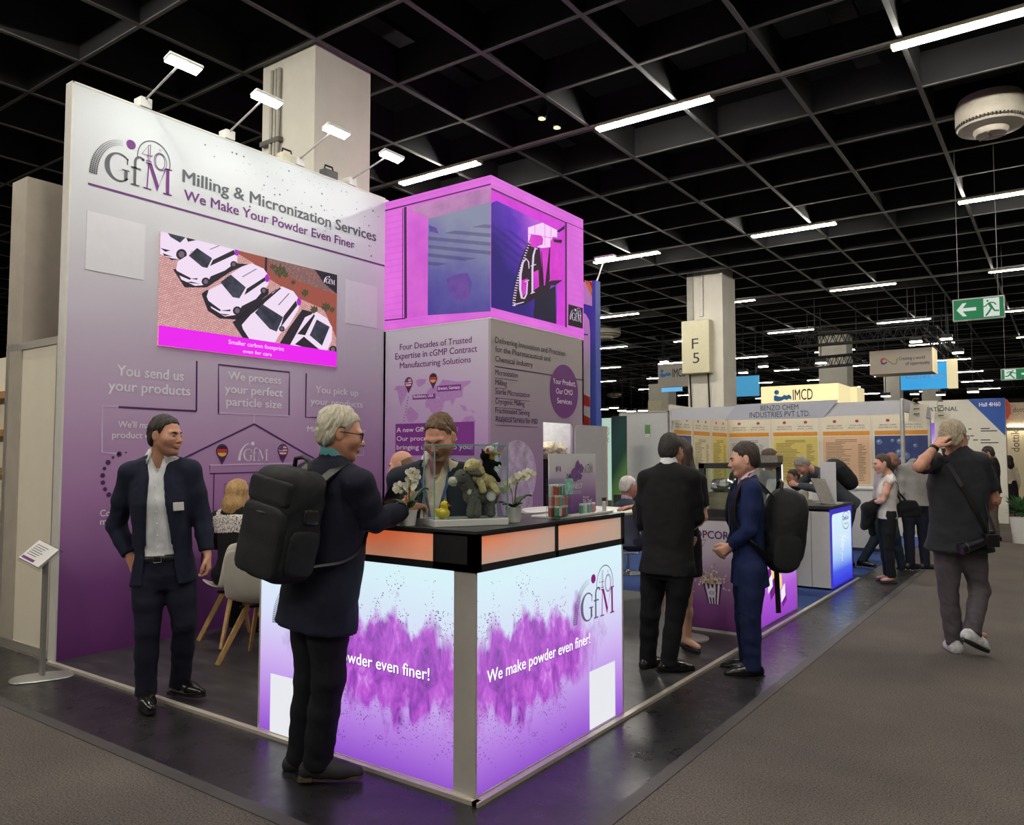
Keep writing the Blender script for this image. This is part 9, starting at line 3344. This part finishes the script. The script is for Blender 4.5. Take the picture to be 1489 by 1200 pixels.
soft('coat_cloth', S, cloth('coat_black', (24, 24, 26)), t, o_, disp=lambda V: 0.010 * wob(V, 26, (1.2, 1.2, 0.5)))
t = thing('shoulder_bag', 'black shoulder bag hanging at the back of the woman in the white top', 'bag', gd(1320, 752, J_.dep))
o_ = np.array(t.location)
S = Soft(0.012)
S.loft(o_, np.stack([CR, CF / np.linalg.norm(CF), U3], 1), [(0.0, 0.15, 0.07, 0), (0.10, 0.15, 0.07, 0), (0.20, 0.09, 0.05, 0)], 0.02, pw=3)
soft('bag_body', S, cloth('bag_black', (24, 22, 24)), t, o_, disp=lambda V: 0.008 * wob(V, 20))
M().tube([CR * -0.08 + U3 * 0.18, gd(1303, 715, J_.dep) - o_, gd(1292, 695, J_.dep - 0.03) - o_], 0.012, 6).tube([CR * 0.0 + U3 * 0.18, gd(1308, 718, J_.dep) - o_, gd(1293, 695, J_.dep - 0.03) - o_], 0.012, 6).build('strap', mat('pack_trim', (14, 14, 15), 0.5), t, smooth=60)

# ---- K: bald man walking behind her
K_ = Person('bald dark-skinned man in a lilac shirt walking behind the woman in the white top', (gz(1262, 822) + gz(1318, 834)) / 2, -10, 1.63, head=(-30, -4, 0), skin=(138, 90, 68), near=False,
   joints=dict(head=(1297, 670, 0.0), ankR=(1254, 815, 0.05), ankL=(1312, 825, -0.05), kneR=(1272, 785, 0.05), kneL=(1302, 782, -0.05)))
K_.body(hands=None)
K_.trousers(cloth('teal_trousers', (34, 48, 60)), waist=0.11, ease=1.0)
K_.top('shirt', cloth('lilac_shirt', (176, 166, 178)), hem=0.02, ease=1.02, collar=0.04)
K_.shoes(SHOE)

# ---- L: man in jeans half hidden by the photographer
L_ = Person('man in a grey jacket and dark jeans half hidden behind the photographer', gz(1334, 829), 120, 1.72, head=(0, -5, 0), skin=(190, 140, 115), near=False, joints=dict(head=(1353, 668, 0.02), footL=-70, footR=-80))
L_.body(hands=None)
L_.hair(DBR)
L_.trousers(cloth('dark_jeans', (28, 32, 46)), waist=0.11, ease=1.02)
L_.top('jacket', cloth('grey_jacket', (150, 146, 142)), hem=-0.02, ease=1.08, collar=0.02)
L_.shoes(mat('sneaker_black', (24, 24, 26), 0.5), sole=mat('sole_white', (200, 196, 186), 0.5), style='sneaker')

# ---- N: man bending over the white counter
nb_ = gd(1224, 690, 10.9) * np.array([1, 1, 0])
na = 222
nf = np.array([math.cos(math.radians(na)), math.sin(math.radians(na)), 0])
nr = np.array([nf[1], -nf[0], 0])
nj = {}
for sd, q in (('L', -1), ('R', 1)):
 nj['sho' + sd] = ('w', nb_ + nr * q * 0.19 + nf * 0.36 + U3 * 1.27)
 nj['elb' + sd] = ('w', nb_ + nr * q * 0.27 + nf * 0.52 + U3 * 1.10)
 nj['wri' + sd] = ('w', nb_ + nr * q * 0.08 + nf * 0.70 + U3 * 1.14)
 nj['hip' + sd] = ('w', nb_ + nr * q * 0.10 - nf * 0.05 + U3 * 0.90)
nj['head'] = ('w', nb_ + nf * 0.58 + U3 * 1.40)
N_ = Person('grey-haired man in a grey jacket bending over the white counter with a big backpack', nb_, na, 1.78, head=(0, -50, 0), skin=(190, 140, 118), near=False, joints=nj)
N_.body(hands=None)
N_.hair(hair_mat('hair_iron', (140, 136, 130)), top=0.012)
N_.trousers(cloth('grey_trousers', (50, 52, 58)), waist=0.11)
N_.top('jacket', cloth('steel_jacket', (66, 70, 78)), hem=-0.10, ease=1.08, collar=0.02)
N_.shoes(SHOE)
backpack(N_, 'bulky black backpack on the back of the bending man', 0.36, 0.52, 0.24, 0.30, pockets=False, rounder=2.8, straps=False, handle=False)

# ---- O: woman with glasses behind the popcorn counter
O_ = Person('woman with tied-back hair and glasses standing behind the popcorn case', gd(1118, 690, 9.0) * np.array([1, 1, 0]), 30, 1.635, head=(0, -4, 0), skin=(220, 166, 142), near=False, female=True, joints=dict(head=(1121, 668, 0)))
O_.body(hands=None)
O_.hair(hair_mat('hair_chestnut', (74, 54, 42)), top=0.010, side=0.006)
S = Soft(0.009)
S.ell(O_.hp(0, -0.125, 0.0), (0.045, 0.04, 0.05), O_.H, 0.02)
soft('hair_bun', S, hair_mat('hair_chestnut', (74, 54, 42)), O_.root, O_.base, disp=lambda V: 0.004 * wob(V, 60))
O_.glasses(mat('frame_red', (150, 40, 50), 0.3))
O_.trousers(BLKC, waist=0.1)
O_.top('blouse', cloth('white_blouse', (222, 220, 216)), hem=0.0, ease=1.0, collar=0.03)
O_.top('vest', cloth('grey_vest', (150, 148, 142)), hem=-0.04, ease=1.07, opening=[(-0.3, 0.03), (0.5, 0.04), (1.5, 0.07)], arms=False, off=0.02)
O_.shoes(SHOE, style='flat')

def seated(label, spot, az, seat, hh, skin, head=(0, -8, 0), near=False, female=False, group=None):
 b = np.array([spot[0], spot[1], 0.0])
 f = np.array([math.cos(math.radians(az)), math.sin(math.radians(az)), 0])
 r = np.array([f[1], -f[0], 0])
 j = {}
 for sd, q in (('L', -1), ('R', 1)):
  j['hip' + sd] = ('w', b + r * q * 0.10 + U3 * (seat + 0.12))
  j['kne' + sd] = ('w', b + r * q * 0.13 + f * 0.42 + U3 * (seat + 0.08))
  j['ank' + sd] = ('w', b + r * q * 0.12 + f * 0.38 + U3 * max(0.085, seat - 0.40))
  j['sho' + sd] = ('w', b + r * q * 0.175 + f * 0.03 + U3 * (hh - 0.36))
  j['elb' + sd] = ('w', b + r * q * 0.24 + f * 0.12 + U3 * (hh - 0.62))
  j['wri' + sd] = ('w', b + r * q * 0.12 + f * 0.34 + U3 * (hh - 0.60))
 j['head'] = ('w', b + f * 0.05 + U3 * (hh - 0.118))
 return Person(label, b, az, 1.74, head=head, skin=skin, near=near, joints=j, female=female, group=group)

P_ = seated('seated dark-haired man in a light grey jacket behind the white counter', gd(1156, 705, 11.9), 250, 0.45, 1.33, (150, 104, 80), head=(-20, -6, 0))
P_.body(hands=None)
P_.hair(hair_mat('hair_black', (38, 33, 30)))
P_.trousers(cloth('grey_trousers', (50, 52, 58)), waist=0.11)
P_.top('shirt', SHIRT, hem=0.1, ease=0.98, collar=0.04, arms=False)
P_.top('jacket', cloth('light_grey_jacket', (156, 152, 142)), hem=-0.06, ease=1.08, collar=0.02, opening=[(-0.3, 0.05), (0.6, 0.04), (1.5, 0.06)])
P_.shoes(SHOE)
Q_ = seated('small seated person with dark hair half hidden behind the young man in the blue suit', gd(1066, 705, 12.6), 20, 0.45, 1.28, (200, 150, 125), head=(10, -12, 0))
Q_.body(hands=None)
Q_.hair(DBR)
Q_.trousers(BLKC, waist=0.11)
Q_.top('jacket', cloth('dark_grey_jacket', (58, 58, 62)), hem=-0.06, ease=1.08, collar=0.03)
Q_.shoes(SHOE)
R_1 = seated('elderly white-haired man in a blue-grey suit seated behind the white high table', gd(909, 705, 8.9), 62, 0.46, 1.305, (180, 126, 100), head=(-6, -8, 0))
R_1.body(hands=None)
R_1.hair(hair_mat('hair_white', (214, 208, 198), 0.2), top=0.010, side=0.012, recede=0.012)
R_1.trousers(cloth('slate_trousers', (40, 44, 56)), waist=0.11)
R_1.top('shirt', cloth('lilac_shirt', (176, 166, 178)), hem=0.1, ease=0.94, collar=0.05, arms=False)
R_1.top('jacket', cloth('blue_grey_wool', (62, 66, 80)), hem=-0.06, ease=1.1, collar=0.024)
R_1.shoes(SHOE)

# ---- S, T on the right edge
S_ = Person('bearded dark-haired man in a black sweater standing in front of the Hall 4H60 wall', gz(1446, 786), 190, 1.79, head=(0, -18, 0), skin=(196, 142, 116), near=False, joints=dict(head=(1436, 660, 0)))
S_.body(hands=None, stubble=(84, 62, 52))
S_.hair(DBR, top=0.014)
S_.trousers(cloth('taupe_trousers', (92, 82, 74)), waist=0.10, ease=1.05)
S_.top('sweater', cloth('black_sweater', (26, 24, 26)), hem=-0.06, ease=1.08)
S_.shoes(SHOE)
T_1 = Person('woman with long dark hair, white top and long black skirt near the dottikon stand', gz(1470, 750), 100, 1.53, head=(15, -8, 0), skin=(214, 168, 146), near=False, female=True)
T_1.body(hands=None)
long_hair(T_1, hair_mat('hair_dark', (40, 32, 28)), 0.26, 0.11)
T_1.top('top', cloth('cream_top', (226, 212, 188)), hem=0.02, ease=1.04)
S = Soft(0.016)
S.loft(T_1.hm, np.stack([T_1.rt, T_1.fw, U3], 1), [(-0.72, 0.20, 0.18, 0), (-0.3, 0.19, 0.16, 0), (0.0, 0.165, 0.12, 0), (0.12, 0.13, 0.10, 0)], 0.02)
soft('skirt', S, BLKC, T_1.root, T_1.base, disp=lambda V: 0.012 * wob(V, 20, (1.4, 1.4, 0.15)))
T_1.shoes(SHOE, style='flat')
